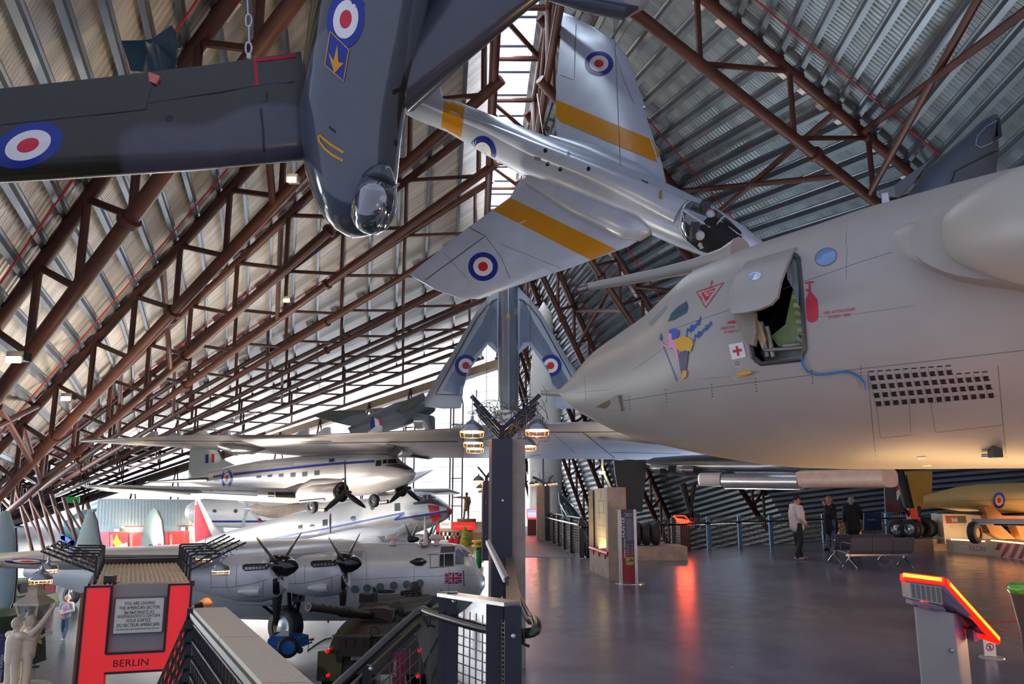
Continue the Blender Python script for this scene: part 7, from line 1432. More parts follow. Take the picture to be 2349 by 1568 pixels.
b = MB(); b.box(tp(845, 1370, 22.4), (.5, .35, .26)); b.build('optic_box', M_tank, tk_, smooth=False); b = MB(); b.box(tp(845, 1371, 22.15), (.2, .06, .2)); b.build('optic_window', M_black, tk_, smooth=False)
b = MB(); b.tube(tp(858, 1357, 22.8), tp(857, 1346, 22.8), .04, n=8); b.tube(tp(857, 1348, 22.9), tp(860, 1352, 22.4), .05, n=8); b.build('smoke_discharger', M_rubber, tk_)
b = MB(); c = tp(858, 1448, 20.3); b.path([c+V((.12*math.cos(a), .0, .14*math.sin(a))) for a in [math.pi*2*k/16 for k in range(17)]], .025, 6); b.tube(c+V((-.1, 0, -.12)), c+V((-.1, 0, -.32)), .03); b.tube(c+V((.1, 0, -.12)), c+V((.1, 0, -.32)), .03); b.build('gun_crutch', M_rubber, tk_)
b = MB(); b.path([tp(762, 1457, 20.1), tp(800, 1460, 20.1), tp(830, 1461, 20.1), tp(885, 1456, 20.1)], .025, 6); b.build('tow_cable', mat('olive_cable', '#5b5a30', .6), tk_)
b = MB(); b.path([tp(775, 1447, 20.6), tp(790, 1430, 21.5), tp(800, 1422, 22)], .03, 6); b.build('chain', M_rubber, tk_)
ip = thing('tank_information_board', 'leaning blue and crimson information panel behind the stair mesh by the tank', 'information panel', P(918, 1568, 18.6)); b = MB(); a_, c_ = P(902, 1488, 18.6), P(931, 1488, 18.6); zt_ = a_.z; b.hexa([V((x, y, z)) for z in (LOW, zt_) for x, y in ((a_.x, 18.6), (c_.x, 18.6), (c_.x, 18.66), (a_.x, 18.66))]); ipb = b.build('panel', grad_mat('blue_crimson_print', [(0, '#6d1230'), (.52, '#8a1c40'), (.56, '#28345e'), (1, '#2c3c64')], 0, zt_-LOW), ip, smooth=False); b = MB(); text3d(b, 'LEOPARD', V((a_.x+.09, 18.595, zt_-.45)), (0, 0, .1), (-.1, 0, 0)); b.build('panel_text', M_txt, ipb, smooth=False)
# ---- blue ground-power trolley, floor cable
gt = thing('ground_trolley', 'small bright blue two-wheeled ground trolley by the big aircraft wheel', 'trolley', PZ(660, 1505, LOW)); M_gtb = mat('trolley_blue', '#1f6db4', .35, 0, .06, 3, coat=.3); q = PZ(655, 1500, LOW)
b = MB(); b.prism([P(u, v, 23.6) for u, v in ((614, 1466), (622, 1459), (652, 1459), (686, 1466), (688, 1484), (645, 1492), (612, 1482))], (.1, .7, .02)); b.build('body', M_gtb, gt, smooth=False); b = MB(); b.prism([P(u, v, 23.5) for u, v in ((606, 1478), (640, 1486), (640, 1497), (606, 1484))], (.1, .5, .02)); b.build('bumper', M_gtb, gt, smooth=False)
for u, v, d, R in ((661, 1484, 23.3, .33), (637, 1470, 24.3, .3)): wheel(gt, P(u, v, d), (.25, -1, 0), R, .16, 'trolley_wheel', M_gtb, hubr=.66)
b = MB(); b.tube(P(686, 1476, 23.6), P(712, 1466, 23.8), .03); b.tube(P(690, 1482, 23.6), P(716, 1472, 23.8), .03); b.build('tow_bar', M_gtb, gt); b = MB(); b.tube(P(712, 1467, 23.8), P(720, 1465, 23.8), .04); b.build('red_handle', M_red, gt); wheel(gt, P(688, 1491, 23.5), (.6, -1, 0), .1, .06, 'jockey_wheel', M_gtb)
b = MB(); q = P(652, 1458, 23.7); b.box((q.x, q.y, q.z), (.3, .02, .32)); b.build('white_notice', M_white, gt, smooth=False)
b = MB(); b.path([PZ(708, 1475, LOW)+V((0, 0, .02)), PZ(706, 1492, LOW)+V((0, 0, .02)), PZ(725, 1478, LOW)+V((0, 0, .02)), PZ(745, 1466, LOW)+V((0, 0, .02)), PZ(762, 1463, LOW)+V((0, 0, .02))], .02, 6); tag(b.build('floor_cable', M_rubber), 'black cable lying on the floor between the blue trolley and the tank', 'cable')
# ---- hut with red history posters
ht = thing('exhibition_hut', 'tall grey corrugated exhibition hut behind the triple tail fins', 'hut', PZ(335, 1275, LOW)); hdp = 66.
b = MB(); b.prism([P(u, v, hdp) for u, v in ((224, 1143), (452, 1146), (452, 1262), (214, 1262))], (0, 6, 0)); hw_ = b.build('walls', mat('blue_grey_corrugated', '#8b9aa4', .5, .2, .06, 2), ht, smooth=False)
dec([hw_], 'cladding_ribs', mat('rib_shadow_line', '#7c8a94', .5), hw_, lambda d: [d.line([(226+k*7.5, 1146), (223+k*7.7, 1205)], .9, 30) for k in range(30)], .05)
dec([hw_], 'red_trim_line', M_red, hw_, lambda d: (d.line([(214, 1206), (232, 1206)], 2), d.line([(286, 1207), (330, 1207)], 2), d.line([(405, 1206), (450, 1205)], 2)), .08)
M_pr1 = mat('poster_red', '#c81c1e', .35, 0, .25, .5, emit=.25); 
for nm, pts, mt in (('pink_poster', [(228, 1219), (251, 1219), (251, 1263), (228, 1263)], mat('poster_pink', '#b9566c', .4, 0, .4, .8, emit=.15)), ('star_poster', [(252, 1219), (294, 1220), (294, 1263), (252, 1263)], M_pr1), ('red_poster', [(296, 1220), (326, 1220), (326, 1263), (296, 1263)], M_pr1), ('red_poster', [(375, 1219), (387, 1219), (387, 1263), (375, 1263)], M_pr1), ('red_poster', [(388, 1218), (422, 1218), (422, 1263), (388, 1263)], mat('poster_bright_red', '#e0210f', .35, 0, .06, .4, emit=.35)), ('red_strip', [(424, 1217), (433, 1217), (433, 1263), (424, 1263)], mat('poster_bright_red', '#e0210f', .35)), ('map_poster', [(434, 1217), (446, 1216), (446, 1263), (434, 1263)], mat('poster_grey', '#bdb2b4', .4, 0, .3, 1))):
    dec([hw_], nm, mt, hw_, lambda d: d.quad(pts, 2, 4), .1)
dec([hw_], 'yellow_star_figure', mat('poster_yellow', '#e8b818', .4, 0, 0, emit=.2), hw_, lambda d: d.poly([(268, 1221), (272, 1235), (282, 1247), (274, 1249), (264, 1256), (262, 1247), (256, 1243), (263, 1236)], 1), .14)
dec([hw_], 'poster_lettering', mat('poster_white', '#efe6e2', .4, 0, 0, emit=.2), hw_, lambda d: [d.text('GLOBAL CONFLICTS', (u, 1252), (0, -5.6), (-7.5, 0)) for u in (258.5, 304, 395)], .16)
dec([hw_], 'newsprint', mat('poster_white2', '#d9cfd4', .5, 0, .4, 3), hw_, lambda d: d.poly([(263, 1252), (292, 1243), (294, 1263), (266, 1263)], 1), .13)
b = MB(); b.box(P(270, 1215, 65.6), (.5, .4, .25)); b.box(P(422, 1212, 65.6), (.4, .4, .3)); b.build('flood_fitting', M_galv2, ht, smooth=False); light('hut_flood', 'POINT', P(420, 1214, 64.8), 120, (1, .75, .4), .2); light('hut_flood', 'POINT', P(275, 1218, 64.8), 120, (1, .75, .4), .2)
dn_ = thing('dark_jet_nose', 'dark teal nose of a jet poking out left of the exhibition hut', 'aircraft nose', P(180, 1215, 60)); b = MB(); b.loft([(P(139, 1220, 73), .03, .03), (P(146, 1219, 73), .6, .6), (P(165, 1213, 73), 1.3, 1.15), (P(195, 1205, 73), 1.85, 1.65), (P(240, 1200, 73), 2.1, 1.8)], 28); b.build('nose', mat('dark_teal_gloss', '#3c6068', .25, .1, .1, coat=.3), dn_)
b = MB(); b.loft([(P(190, 1180, 73), .1, .1), (P(212, 1170, 73), .75, .6), (P(235, 1162, 73), .8, .7)], 16); b.build('canopy', mat('pale_canopy', '#8fb0b4', .2), dn_)
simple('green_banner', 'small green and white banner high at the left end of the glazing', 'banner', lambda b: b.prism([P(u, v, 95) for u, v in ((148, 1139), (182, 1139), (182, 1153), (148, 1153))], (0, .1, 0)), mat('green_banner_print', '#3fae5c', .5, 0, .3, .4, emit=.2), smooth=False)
simple('blue_stand', 'bright blue framework stand behind the slanted posts', 'stand', lambda b: [b.bar(P(a, v, 57), P(c, w, 57), .35, .2, (0, 1, 0)) for a, v, c, w in ((140, 1228, 172, 1248), (140, 1250, 172, 1250), (146, 1228, 146, 1262), (168, 1238, 168, 1262), (140, 1262, 172, 1240))], mat('stand_blue', '#1f5fd0', .4, 0, .05), smooth=False)
# ---- shop under the bronze statue
sh_ = thing('museum_shop', 'museum shop front with white Shop fascia and red web-address banner under the statue', 'shop', PZ(1050, 1262, LOW)); dsd = 58.
b = MB(); b.prism([P(u, v, dsd) for u, v in ((1000, 1196), (1110, 1196), (1110, 1290), (1000, 1290))], (0, .2, 0)); b.build('back_wall', mat('shop_cream', '#d8cbbd', .6, 0, .05), sh_, smooth=False)
b = MB(); b.prism([P(u, v, dsd-1.2) for u, v in ((1009, 1193), (1034, 1193), (1034, 1211), (1009, 1211))], (0, .3, 0)); fa = b.build('white_fascia', mat('lit_white_fascia', '#efe9e4', .4, 0, 0, emit=.6), sh_, smooth=False); dec([fa], 'shop_lettering', M_stencil, fa, lambda d: d.text('Shop', (1021, 1204), (9, 0), (0, -9)), .03)
b = MB(); b.prism([P(u, v, dsd-1.4) for u, v in ((1036, 1197), (1090, 1197), (1090, 1215), (1036, 1215))], (0, .2, 0)); fb_ = b.build('red_banner', mat('shop_red', '#e5281c', .4, 0, .03, 1, emit=.5), sh_, smooth=False); dec([fb_], 'banner_lettering', M_txt, fb_, lambda d: d.text('rafmuseumshop.com', (1062, 1208), (5.2, 0), (0, -6)), .03)
b = MB(); b.prism([P(u, v, dsd-1.0) for u, v in ((1000, 1200), (1008, 1200), (1008, 1232), (1000, 1232))], (0, .2, 0)); b.build('red_side_panel', mat('shop_red', '#e5281c', .4), sh_, smooth=False)
b = MB(); b.prism([P(u, v, dsd-3) for u, v in ((1068, 1220), (1107, 1220), (1107, 1275), (1068, 1275))], (0, .3, 0)); b.build('counter_front', mat('tan_counter', '#b2875c', .5, 0, .08), sh_, smooth=False)
b = MB(); b.prism([P(u, v, dsd-.9) for u, v in ((1010, 1218), (1032, 1218), (1032, 1240), (1010, 1240))], (0, .1, 0)); b.build('lit_cabinet', mat('lit_cabinet_white', '#f4f1e8', .4, 0, .2, 2, emit=1.2), sh_, smooth=False)
b = MB()
for v in (1219, 1228, 1238): b.bar(P(1000, v, dsd-1), P(1066, v, dsd-1), .4, .06)
b.build('shelves', M_galv2, sh_, smooth=False); rnd = random.Random(11)
merch = (('bag', '#25242a', 'dark bag'), ('cap', '#1c1d24', 'dark cap'), ('toy', '#c9302c', 'red toy'), ('book', '#d9b22a', 'yellow book'), ('toy', '#d0602a', 'orange toy'))
for k in range(14):
    u, v = 1003+k*4.7, [1226.5, 1236.5][k % 2]; nm, c, ds_ = merch[k % 5]; q = P(u, v, dsd-1); simple('shop_'+('hat' if nm == 'cap' else nm), '%s on the %s shop shelf, %s from the left' % (ds_, ['upper', 'lower'][k % 2], ['first', 'second', 'third', 'fourth', 'fifth', 'sixth', 'seventh'][k//2]), nm, lambda b: b.lathe(q+V((0, 0, -.0)), (0, 0, 1), [(-.05, .1), (.1, .12), (.2, .1), (.26, .03)], 10), mat('merch%d' % (k % 5), c, .5))
for u, lb in ((1035, 'left'), (1048, 'right')):
    q = P(u, 1247, dsd-2.5); simple('shop_jacket', 'red jacket on a stand in the shop, %s one of two' % lb, 'jacket', lambda b: b.loft([(q+V((0, 0, -.5)), .28, .16), (q, .3, .18), (q+V((0, 0, .35)), .22, .14), (q+V((0, 0, .5)), .08, .08)], 14, up=(0, 1, 0)), mat('jacket_red', '#d3202a', .6))
simple('small_tree', 'small green and gold decorated tree in the shop', 'tree', lambda b: b.lathe(P(1066, 1252, dsd-3.5), (0, 0, 1), [(0, .4), (.5, .35), (1, .25), (1.5, .05)], 12), mat('tree_gold_green', '#8a8f2a', .6, 0, .6, 6))
yo = thing('yellow_hooped_machine', 'upright rounded machine with yellow hoops and green front beside the pale fuselage nose', 'machine', PZ(1096, 1300, LOW)); q = P(1096, 1260, 40); b = MB(); b.lathe(q+V((0, 0, -1)), (0, 0, 1), [(0, .2), (.1, .22), (.6, .24), (1.2, .22), (1.45, .1)], 20); b.build('body', mat('machine_green', '#1f7a3c', .3), yo)
for z in (.2, .45): b = MB(); b.path([q+V((.27*math.cos(a), -.05+.27*math.sin(a), z)) for a in [2*math.pi*k/18 for k in range(19)]], .07, 6); b.build('yellow_hoop', M_yel, yo)
b = MB(); b.sph(q+V((0, -.22, .1)), .1, 10); b.build('black_face', M_black, yo); b = MB(); b.box(q+V((.2, 0, -.2)), (.08, .2, .8)); b.build('red_side', M_red, yo)
# ---- figures
def blob(name, caps, mt, parent, vox=.016, sm=2):
    b = MB()
    for c in caps:
        a, e, r0, r1 = V(c[0]), V(c[1]), c[2], c[3]; fl = c[4] if len(c) > 4 else None
        t = (e-a); L = t.length; t = t/L if L > 1e-6 else V((0, 0, 1)); R = []; n = 12; sd = t.cross(V((0, 1, 0))); sd = sd.normalized() if sd.length > .1 else t.cross(V((1, 0, 0))).normalized(); u_ = sd.cross(t)
        st = [(-r0*math.cos(x), r0*math.sin(x)) for x in (.25, .7, 1.15, 1.57)]+[(L+r1*math.sin(x), r1*math.cos(x)) for x in (0, .42, .87, 1.32)]
        for dd_, rr in st: R.append([a+t*dd_+(sd*math.cos(2*math.pi*k/n)*(fl[0] if fl else 1)+u_*math.sin(2*math.pi*k/n)*(fl[1] if fl else 1))*max(rr, .002) for k in range(n)])
        b.rings(R)
    o = b.build(name, mt, parent, fix=True); mo = o.modifiers.new('r', 'REMESH'); mo.mode = 'VOXEL'; mo.voxel_size = vox; mo.use_smooth_shade = True; s_ = o.modifiers.new('s', 'SMOOTH'); s_.factor = .5; s_.iterations = sm
    bpy.context.view_layer.update(); dg = bpy.context.evaluated_depsgraph_get(); me = bpy.data.meshes.new_from_object(o.evaluated_get(dg)); o.modifiers.clear(); old = o.data; o.data = me; bpy.data.meshes.remove(old)
    me.polygons.foreach_set('use_smooth', [True]*len(me.polygons)); return o
M_skin = mat('skin', '#b98268', .5, 0, .05, 8)
def person(label, base, rz, sc, pose, cl, name='person'):
    o = thing(name, label, 'person', tuple(base)); R = Matrix.Rotation(rz, 3, 'Z'); Bs = V(base); T = lambda p: Bs+R @ (V(p)*sc)
    def caps(L): return [(T(c[0]), T(c[1]), c[2]*sc, c[3]*sc)+tuple(c[4:]) for c in L]
    # local frame: faces +y; x to the figure's right is +x
    J = dict(hip=(0, 0, .93), chest=(0, 0, 1.28), neck=(0, 0, 1.47), head=(0, .02, 1.63), ls=(-.19, 0, 1.40), rs=(.19, 0, 1.40), le=(-.25, -.03, 1.14), re=(.25, -.03, 1.14), lh=(-.24, .08, .90), rh=(.24, .08, .90), lk=(-.1, .02, .5), rk=(.1, .02, .5), lf=(-.1, -.02, .08), rf=(.1, -.02, .08)); J.update(pose)
    v = lambda k: V(J[k])
    hd = v('head'); fwd = V(J.get('look', (0, 1, 0))); right = fwd.cross(V((0, 0, 1)))
    body = [(hd+V((0, 0, .03)), hd+V((0, 0, -.02))+fwd*.015, .098, .085), (hd+fwd*.03+V((0, 0, -.06)), hd+fwd*.045+V((0, 0, -.085)), .06, .045), (v('neck')+V((0, 0, -.06)), hd+V((0, 0, -.06)), .062, .058), (hd+fwd*.095+V((0, 0, .0)), hd+fwd*.115+V((0, 0, -.03)), .012, .018), (hd+right*.098+V((0, 0, -.02)), hd+right*.1+V((0, 0, .02)), .02, .022), (hd-right*.098+V((0, 0, -.02)), hd-right*.1+V((0, 0, .02)), .02, .022), (v('chest'), v('neck'), .1, .07)]
    for s in 'lr':
        e, h = v(s+'e'), v(s+'h'); d_ = (h-e).normalized(); sx_ = d_.cross(V((0, 1, 0))); sx_ = sx_.normalized() if sx_.length > .05 else V((1, 0, 0)); nn = sx_.cross(d_)
        body += [(e, h, .04, .03), (h, h+d_*.075, .036, .04)]
        for k in range(4): a = h+d_*.085+sx_*(.026*(k-1.5)); body.append((a, a+d_*(.045+.012*(1 if k in (1, 2) else 0))+nn*.012, .0105, .0095)); body.append((a+d_*.05+nn*.012, a+d_*.07+nn*.04, .0095, .008))
        body.append((h+d_*.03+sx_*.035, h+d_*.075+sx_*.06+nn*.015, .013, .01))
    sk = blob('body', caps(body), M_skin if 'skin' not in cl else cl['skin'], o, .0105*sc, 2)
    b = MB(); 
    for s in (-1, 1): b.sph(T(hd+fwd*.084+right*.034*s+V((0, 0, .012))), .013*sc, 8)
    b.build('eyes', M_black if 'skin' not in cl else cl['skin'], sk)
    b = MB(); b.sph(T(hd+fwd*.086+V((0, 0, -.055))), .018*sc, 8, 1.3, .5, .35); b.build('mouth', mat('lips', '#8d4f48', .5, 0, 0) if 'skin' not in cl else cl['skin'], sk)
    tr = [(V((-.078, 0, .92)), v('lk'), .1, .08), (v('lk'), v('lf'), .08, .062), (V((.078, 0, .92)), v('rk'), .1, .08), (v('rk'), v('rf'), .08, .062), (V((-.06, 0, .95)), V((.06, 0, .95)), .115, .115)]
    tp_ = blob('trousers', caps(tr), cl['trousers'], o, .016*sc)
    bulk = cl.get('bulk', 1.); top = [(v('hip')+V((0, 0, -.02)), v('chest'), .155*bulk, .165*bulk, (1.12, .84)), (v('chest'), v('neck')+V((0, 0, -.08)), .165*bulk, .1, (1.15, .8)), (v('ls'), v('rs'), .085, .085), (v('ls'), v('le'), .075*bulk, .06*bulk), (v('le'), lerp(v('le'), v('lh'), .86), .062*bulk, .05*bulk), (v('rs'), v('re'), .075*bulk, .06*bulk), (v('re'), lerp(v('re'), v('rh'), .86), .062*bulk, .05*bulk)]
    if cl.get('long'): top += [(v('hip')+V((0, 0, -.24)), v('hip')+V((0, 0, .05)), .19*bulk, .17*bulk, (1.12, .85))]
    if cl.get('hood'): top += [(v('neck')+V((-.08, -.08, -.02)), v('neck')+V((.08, -.08, -.02)), .075, .075), (v('neck')+V((0, -.1, -.1)), v('neck')+V((0, -.09, .0)), .09, .06)]
    blob(cl.get('topname', 'jacket'), caps(top), cl['top'], o, .016*sc)
    for s in 'lr': f_ = v(s+'f'); blob('shoe', caps([(f_+V((0, -.04, -.03)), f_+V((0, .17, -.045)), .05, .038, (1, .8)), (f_+V((0, 0, -.02)), f_+V((0, 0, .04)), .05, .05)]), cl['shoes'], o, .012*sc)
    if cl.get('cap'):
        b = MB(); b.sph(T(hd+V((0, 0, .045))), .112*sc, 16, 1, 1, .82); ca = b.build('cap', cl['cap'], o); b = MB(); b.prism([T(hd+fwd*a+right*c+V((0, 0, .055))) for a, c in ((.06, -.08), (.17, -.06), (.2, 0), (.17, .06), (.06, .08))], V((0, 0, .015))); b.build('cap_peak', cl['cap'], ca)
    elif cl.get('hair'):
        blob('hair', caps([(hd+V((0, 0, .06))-fwd*.01, hd+V((0, 0, .03))-fwd*.03, .095, .1), (hd-fwd*.05+V((0, 0, -.02)), hd-fwd*.05, .075, .08)]), cl['hair'], o, .014*sc)
    return o
M_wh = mat('pale_hoodie', '#cfc1c0', .8, 0, .06, 6, bump=.2); M_dkc = mat('black_cloth', '#14141a', .8, 0, .1, 6); M_dkt = mat('dark_tracksuit', '#1a2028', .75, 0, .1, 6); M_jean = mat('blue_jeans', '#4a5f80', .8, 0, .12, 8); M_ging = mat('fair_ginger_hair', '#8f6c42', .6, 0, .15, 20); M_shoe = mat('grey_trainers', '#9a8f8c', .6, 0, .1); M_gh = mat('grey_hair', '#8d857e', .6, 0, .15, 20); M_bsh = mat('black_shoes', '#1a1716', .5)
person('person in white hoodie, dark tracksuit trousers and black cap, standing in profile', PZ(1834, 1283, 0), -math.pi/2+.1, 1.03, dict(rh=(.14, .16, .98), re=(.26, -.02, 1.14), lh=(-.15, .18, .98), le=(-.27, -.02, 1.14), lf=(-.1, .1, .08), rf=(.1, -.12, .08)), dict(top=M_wh, trousers=M_dkt, shoes=M_shoe, cap=M_dkc, hood=1, topname='hoodie', bulk=1.22))
person('person with fair hair in black jacket and jeans, raising a hand beside the face', PZ(1911, 1262, 0), math.pi/2+.2, 1.02, dict(lh=(-.22, .33, 1.47), le=(-.27, .22, 1.17), rh=(.2, .12, .95), rf=(.1, .06, .08)), dict(top=M_dkc, trousers=M_jean, shoes=M_bsh, hair=M_ging, hood=1, long=1, bulk=1.12))
person('person in black coat seen from behind, leaning towards the play table', PZ(1961, 1259, 0), -.25, 1.02, dict(head=(.03, .1, 1.6), neck=(.0, .06, 1.46), rh=(.34, .3, 1.0), re=(.3, .08, 1.15)), dict(top=M_dkc, trousers=M_dkc, shoes=M_bsh, hair=M_gh, bulk=1.2, long=1))
person('person in pale mauve jacket and jeans walking across the lower hall', PZ(146, 1466, LOW), math.pi, .92, dict(lf=(-.08, .16, .08), rf=(.08, -.14, .1), rk=(.09, -.0, .5), lh=(-.05, .2, 1.05), rh=(.05, .2, 1.05)), dict(top=mat('mauve_jacket', '#a79fb4', .8, 0, .1, 5), trousers=M_jean, shoes=mat('white_trainers', '#d8d8da', .6), hair=M_gh, bulk=1.05))
# bronze statue on drum plinth over the shop
M_brz = mat('bronze', '#6b5138', .4, .6, .15, 3); q = P(1070, 1189, 58); person('bronze statue with one arm stretched out on a drum plinth above the shop', q, math.pi-.3, 1.2, dict(rh=(.75, .15, 1.42), re=(.47, .08, 1.43), lf=(-.18, .1, .08), rf=(.2, -.05, .08), lk=(-.14, .05, .5), rk=(.15, .0, .5)), dict(top=M_brz, trousers=M_brz, shoes=M_brz, hair=M_brz, skin=M_brz, long=1), 'bronze_statue')
simple('drum_plinth', 'mottled drum plinth under the bronze statue', 'plinth', lambda b: (b.lathe(q, (0, 0, -1), [(0, .78), (.35, .78)], 28), b.lathe(q+V((0, 0, -.35)), (0, 0, -1), [(0, .5), (3.2, .5)], 20)), mat('grey_brown_stone', '#7d6a5c', .6, 0, .2, 3))
# plaster statue group clinging to a street lamp
M_pla = mat('plaster', '#e6d8bd', .7, 0, .1, 4, bump=.25); lq = V((P(66, 1500, 16.2).x, 16.2, LOW)); dsx = dict(top=M_pla, trousers=M_pla, shoes=M_pla, hair=M_pla, skin=M_pla)
ls = thing('street_lamp', 'cream street lamp with square lantern held by the plaster figures', 'street lamp', lq); zl = P(66, 1420, 16.2).z; b = MB(); b.lathe(lq, (0, 0, 1), [(0, .22), (.5, .2), (.55, .1), (zl-LOW-.1, .07), (zl-LOW, .09)], 16); b.build('post', M_pla, ls)
M_lg = glass('lantern_glass', '#e8eef0', .15, .85); zt_ = P(66, 1385, 16.2).z
b = MB(); b.hexa([V((lq.x+x, lq.y+y, z)) for z, w in ((zl, .17), (zt_, .24)) for x, y in ((-w, -w), (w, -w), (w, w), (-w, w))]); lg = b.build('lantern_glass', M_lg, ls, smooth=False); b = MB()
for x, y in ((-1, -1), (1, -1), (1, 1), (-1, 1)): b.bar(V((lq.x+x*.17, lq.y+y*.17, zl)), V((lq.x+x*.24, lq.y+y*.24, zt_)), .025, .025)
b.build('lantern_frame', M_pla, ls); b = MB(); b.rings([[V((lq.x+x*w, lq.y+y*w, z)) for x, y in ((-1, -1), (1, -1), (1, 1), (-1, 1))] for z, w in ((zt_, .28), (zt_+.05, .28), (zt_+.2, .13), (zt_+.32, .1), (zt_+.36, .13), (zt_+.42, .05))]); b.build('lantern_cap', M_pla, ls, smooth=False)
q = V((P(40, 1500, 15.9).x, 15.8, P(30, 1568, 15.8).z-.1)); simple('statue_plinth', 'low plaster base under the figures by the street lamp', 'plinth', lambda b: b.lathe(V((q.x, q.y+.1, LOW)), (0, 0, 1), [(0, .75), (q.z-LOW, .7)], 20), M_pla)
person('plaster figure of a man seen from behind, clasping the street lamp', q+V((-.02, 0, -.3)), -.35, 1.0, dict(lh=(-.05, .35, 1.3), rh=(.2, .4, 1.45), le=(-.25, .18, 1.2), re=(.3, .2, 1.3)), dsx, 'plaster_figure')
person('plaster figure with one arm raised past the lantern', q+V((.2, .12, -.2)), -.75, .95, dict(rh=(.50, .3, 1.98), re=(.38, .12, 1.62), lh=(.0, .3, 1.3)), dsx, 'plaster_figure')
person('plaster figure behind the clasped man, only head and shoulder showing', q+V((-.06, .45, .08)), -.2, .95, {}, dsx, 'plaster_figure')
b_q = P(466, 1412, 12); bu = thing('stone_bust', 'orange-tan bust of a capped head showing above the parapet end', 'statue', b_q+V((0, 0, -1.2))); blob('head', [(b_q+V((.02, 0, .12)), b_q+V((.03, 0, .2)), .085, .095), (b_q+V((.06, 0, .1)), b_q+V((.075, 0, .07)), .05, .04), (b_q+V((0, 0, -.05)), b_q+V((.01, 0, .12)), .07, .06), (b_q+V((-.2, 0, -.08)), b_q+V((.12, 0, -.1)), .1, .1), (b_q+V((-.05, 0, -.1)), b_q+V((-.05, 0, -1.2)), .16, .16)], mat('tan_statue', '#b98a5c', .6, 0, .1, 6), bu, .014); b = MB(); b.sph(b_q+V((.02, 0, .2)), .105, 16, 1.05, 1.05, .7); b.build('cap', mat('tan_statue', '#b98a5c', .6), bu)
# ---- vehicles and sign at the far left
M_oli = mat('olive_vehicle', '#4d5a4a', .45, 0, .1, 2); jp = thing('military_car', 'olive green military car with pale seats at the left edge', 'car', PZ(45, 1420, LOW)); q = PZ(50, 1425, LOW)
b = MB(); b.hexa([q+V(x) for x in ((-1.5, -.9, .5), (1.0, -.9, .5), (1.0, .9, .5), (-1.5, .9, .5), (-1.5, -.85, 1.15), (.9, -.85, 1.1), (.9, .85, 1.1), (-1.5, .85, 1.15))]); b.build('body', M_oli, jp, smooth=False)
b = MB(); b.hexa([q+V(x) for x in ((-1.5, -.85, 1.15), (.3, -.85, 1.15), (.3, .85, 1.15), (-1.5, .85, 1.15), (-1.4, -.75, 1.75), (-.05, -.75, 1.75), (-.05, .75, 1.75), (-1.4, .75, 1.75))]); cbn = b.build('cab', M_oli, jp, smooth=False); b = MB(); b.box(q+V((-.6, -.86, 1.45)), (1.0, .1, .42)); b.box(q+V((.2, 0, 1.45)), (.1, 1.4, .42)); b.build('window', M_black, cbn, smooth=False); b = MB(); b.box(q+V((-.5, -.88, 1.38)), (.35, .12, .28)); b.build('seat', mat('tan_seat', '#9a8c74', .7), cbn, smooth=False)
for x in (-1.0, .6): wheel(jp, q+V((x, -.85, .4)), (0, 1, 0), .4, .25, 'wheel', M_oli)
tr_ = thing('tracked_launcher', 'dark olive tracked vehicle with round turret cut by the left edge', 'military vehicle', PZ(5, 1500, LOW)); q = V((P(5, 1480, 21).x-.8, 21, LOW)); b = MB(); b.hexa([q+V(x) for x in ((-2, -1.2, .4), (1.35, -1.2, .4), (1.35, 1.2, .4), (-2, 1.2, .4), (-2, -1.1, 1.5), (1.25, -1.1, 1.45), (1.25, 1.1, 1.45), (-2, 1.1, 1.5))]); b.build('hull', mat('dark_olive', '#343b2e', .5, 0, .15, 2), tr_, smooth=False); b = MB(); b.lathe(q+V((.35, 0, 1.45)), (0, 0, 1), [(0, .8), (.45, .78), (.55, .6), (.6, .1)], 28); b.build('turret', M_oli, tr_)
b = MB(); b.prism([q+V((-2, -1.25, z)) for z in (0.02, .75)]+[q+V((1.3, -1.25, z)) for z in (.75, .02)], (0, .5, 0)); b.build('track', M_rubber, tr_, smooth=False)
b = MB(); b.box(q+V((1.0, -1.0, 1.62)), (.4, .3, .3)); b.build('light_box', M_oli, tr_, smooth=False)
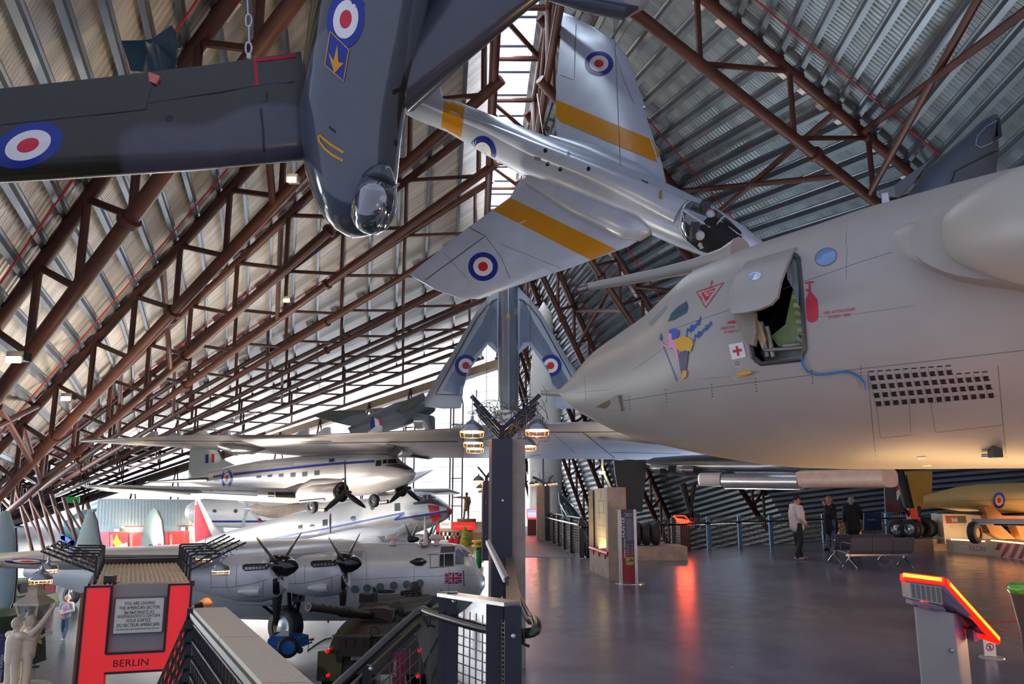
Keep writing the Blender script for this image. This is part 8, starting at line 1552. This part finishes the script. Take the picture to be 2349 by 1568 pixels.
vs_ = thing('purple_board', 'purple and crimson information panel lettered TRACKED RAPIER at the left edge', 'information panel', V((P(5, 1520, 18).x, 18, LOW))); zt_ = P(0, 1465, 18).z; x1_ = P(11, 1520, 18).x; b = MB(); b.hexa([V((x, y, z)) for z in (LOW, zt_) for x, y in ((x1_-.5, 18), (x1_, 18), (x1_, 18.08), (x1_-.5, 18.08))]); vb_ = b.build('panel', grad_mat('purple_print', [(0, '#8c1430'), (.4, '#8c1430'), (.5, '#3c2a5c'), (1, '#33305e')], 0, zt_-LOW), vs_, smooth=False); b = MB(); text3d(b, 'TRACKED RAPIER', V((x1_-.04, 17.99, zt_-.75)), (0, 0, .1), (-.1, 0, 0)); b.build('panel_text', M_txt, vb_, smooth=False)
b = MB(); b.prism([P(u, v, 17.9) for u, v in ((0, 1453), (8, 1453), (8, 1461), (0, 1461))], (0, .02, 0)); o = tag(b.build('small_flag', mat('flag_blue', '#27348b', .4), smooth=False), 'small union flag plate on top of the purple panel', 'flag'); dec([o], 'flag_cross', M_red, o, lambda d: (d.line([(0, 1457), (8, 1457)], 1.5), d.line([(3.5, 1453), (3.5, 1461)], 1.5)), .01)
for u, v, h in ((92, 1489, 24), (80, 1528, 30)):
    q = PZ(u, v, LOW); o = thing('rope_post', 'low rope barrier post on the pale floor, %s' % ('farther one' if v < 1500 else 'nearer one'), 'barrier post', q); b = MB(); b.lathe(q, (0, 0, 1), [(0, .13), (.03, .12)], 16); b.build('base', M_rubber, o); b = MB(); b.tube(q, q+V((0, 0, .42)), .012, n=6); b.build('pole', M_rubber, o)
for u, lb, c in ((88, 'white and red', '#c22838'), (110, 'dark red', '#7a2430')):
    q = PZ(u, 1385, LOW); simple('display_board', 'narrow %s display board far down the pale floor' % lb, 'display board', lambda b: b.box(q+V((0, 0, .85)), (.55, .15, 1.7)), mat('board_'+lb[:5].strip(), c, .5, 0, .2, 2), smooth=False)
# ---- roof flood lamps
for u, v, d, r, e, lb in ((670, 411, 17, .13, 160, 'bright amber roof flood beside the bubble canopy jet'), (658, 688, 27, .13, 120, 'small amber roof flood in the middle of the left trusses'), (35, 822, 14, .16, 60, 'amber roof flood at the left edge under a brown chord'), (153, 912, 22, .16, 60, 'dim amber roof flood low on the left trusses')):
    c = P(u, v, d); o = thing('roof_flood', lb, 'lamp', c); b = MB(); b.box(c+V((0, .1, .06)), (r*2.2, .25, .18)); b.build('housing', M_black, o, smooth=False); b = MB(); b.box(c+V((0, -.04, -.03)), (r*1.8, .05, .13)); b.build('lens', M_glow, o, smooth=False); light('roof_flood_light', 'POINT', c+V((0, -.25, -.1)), e, (1, .75, .42), .08)
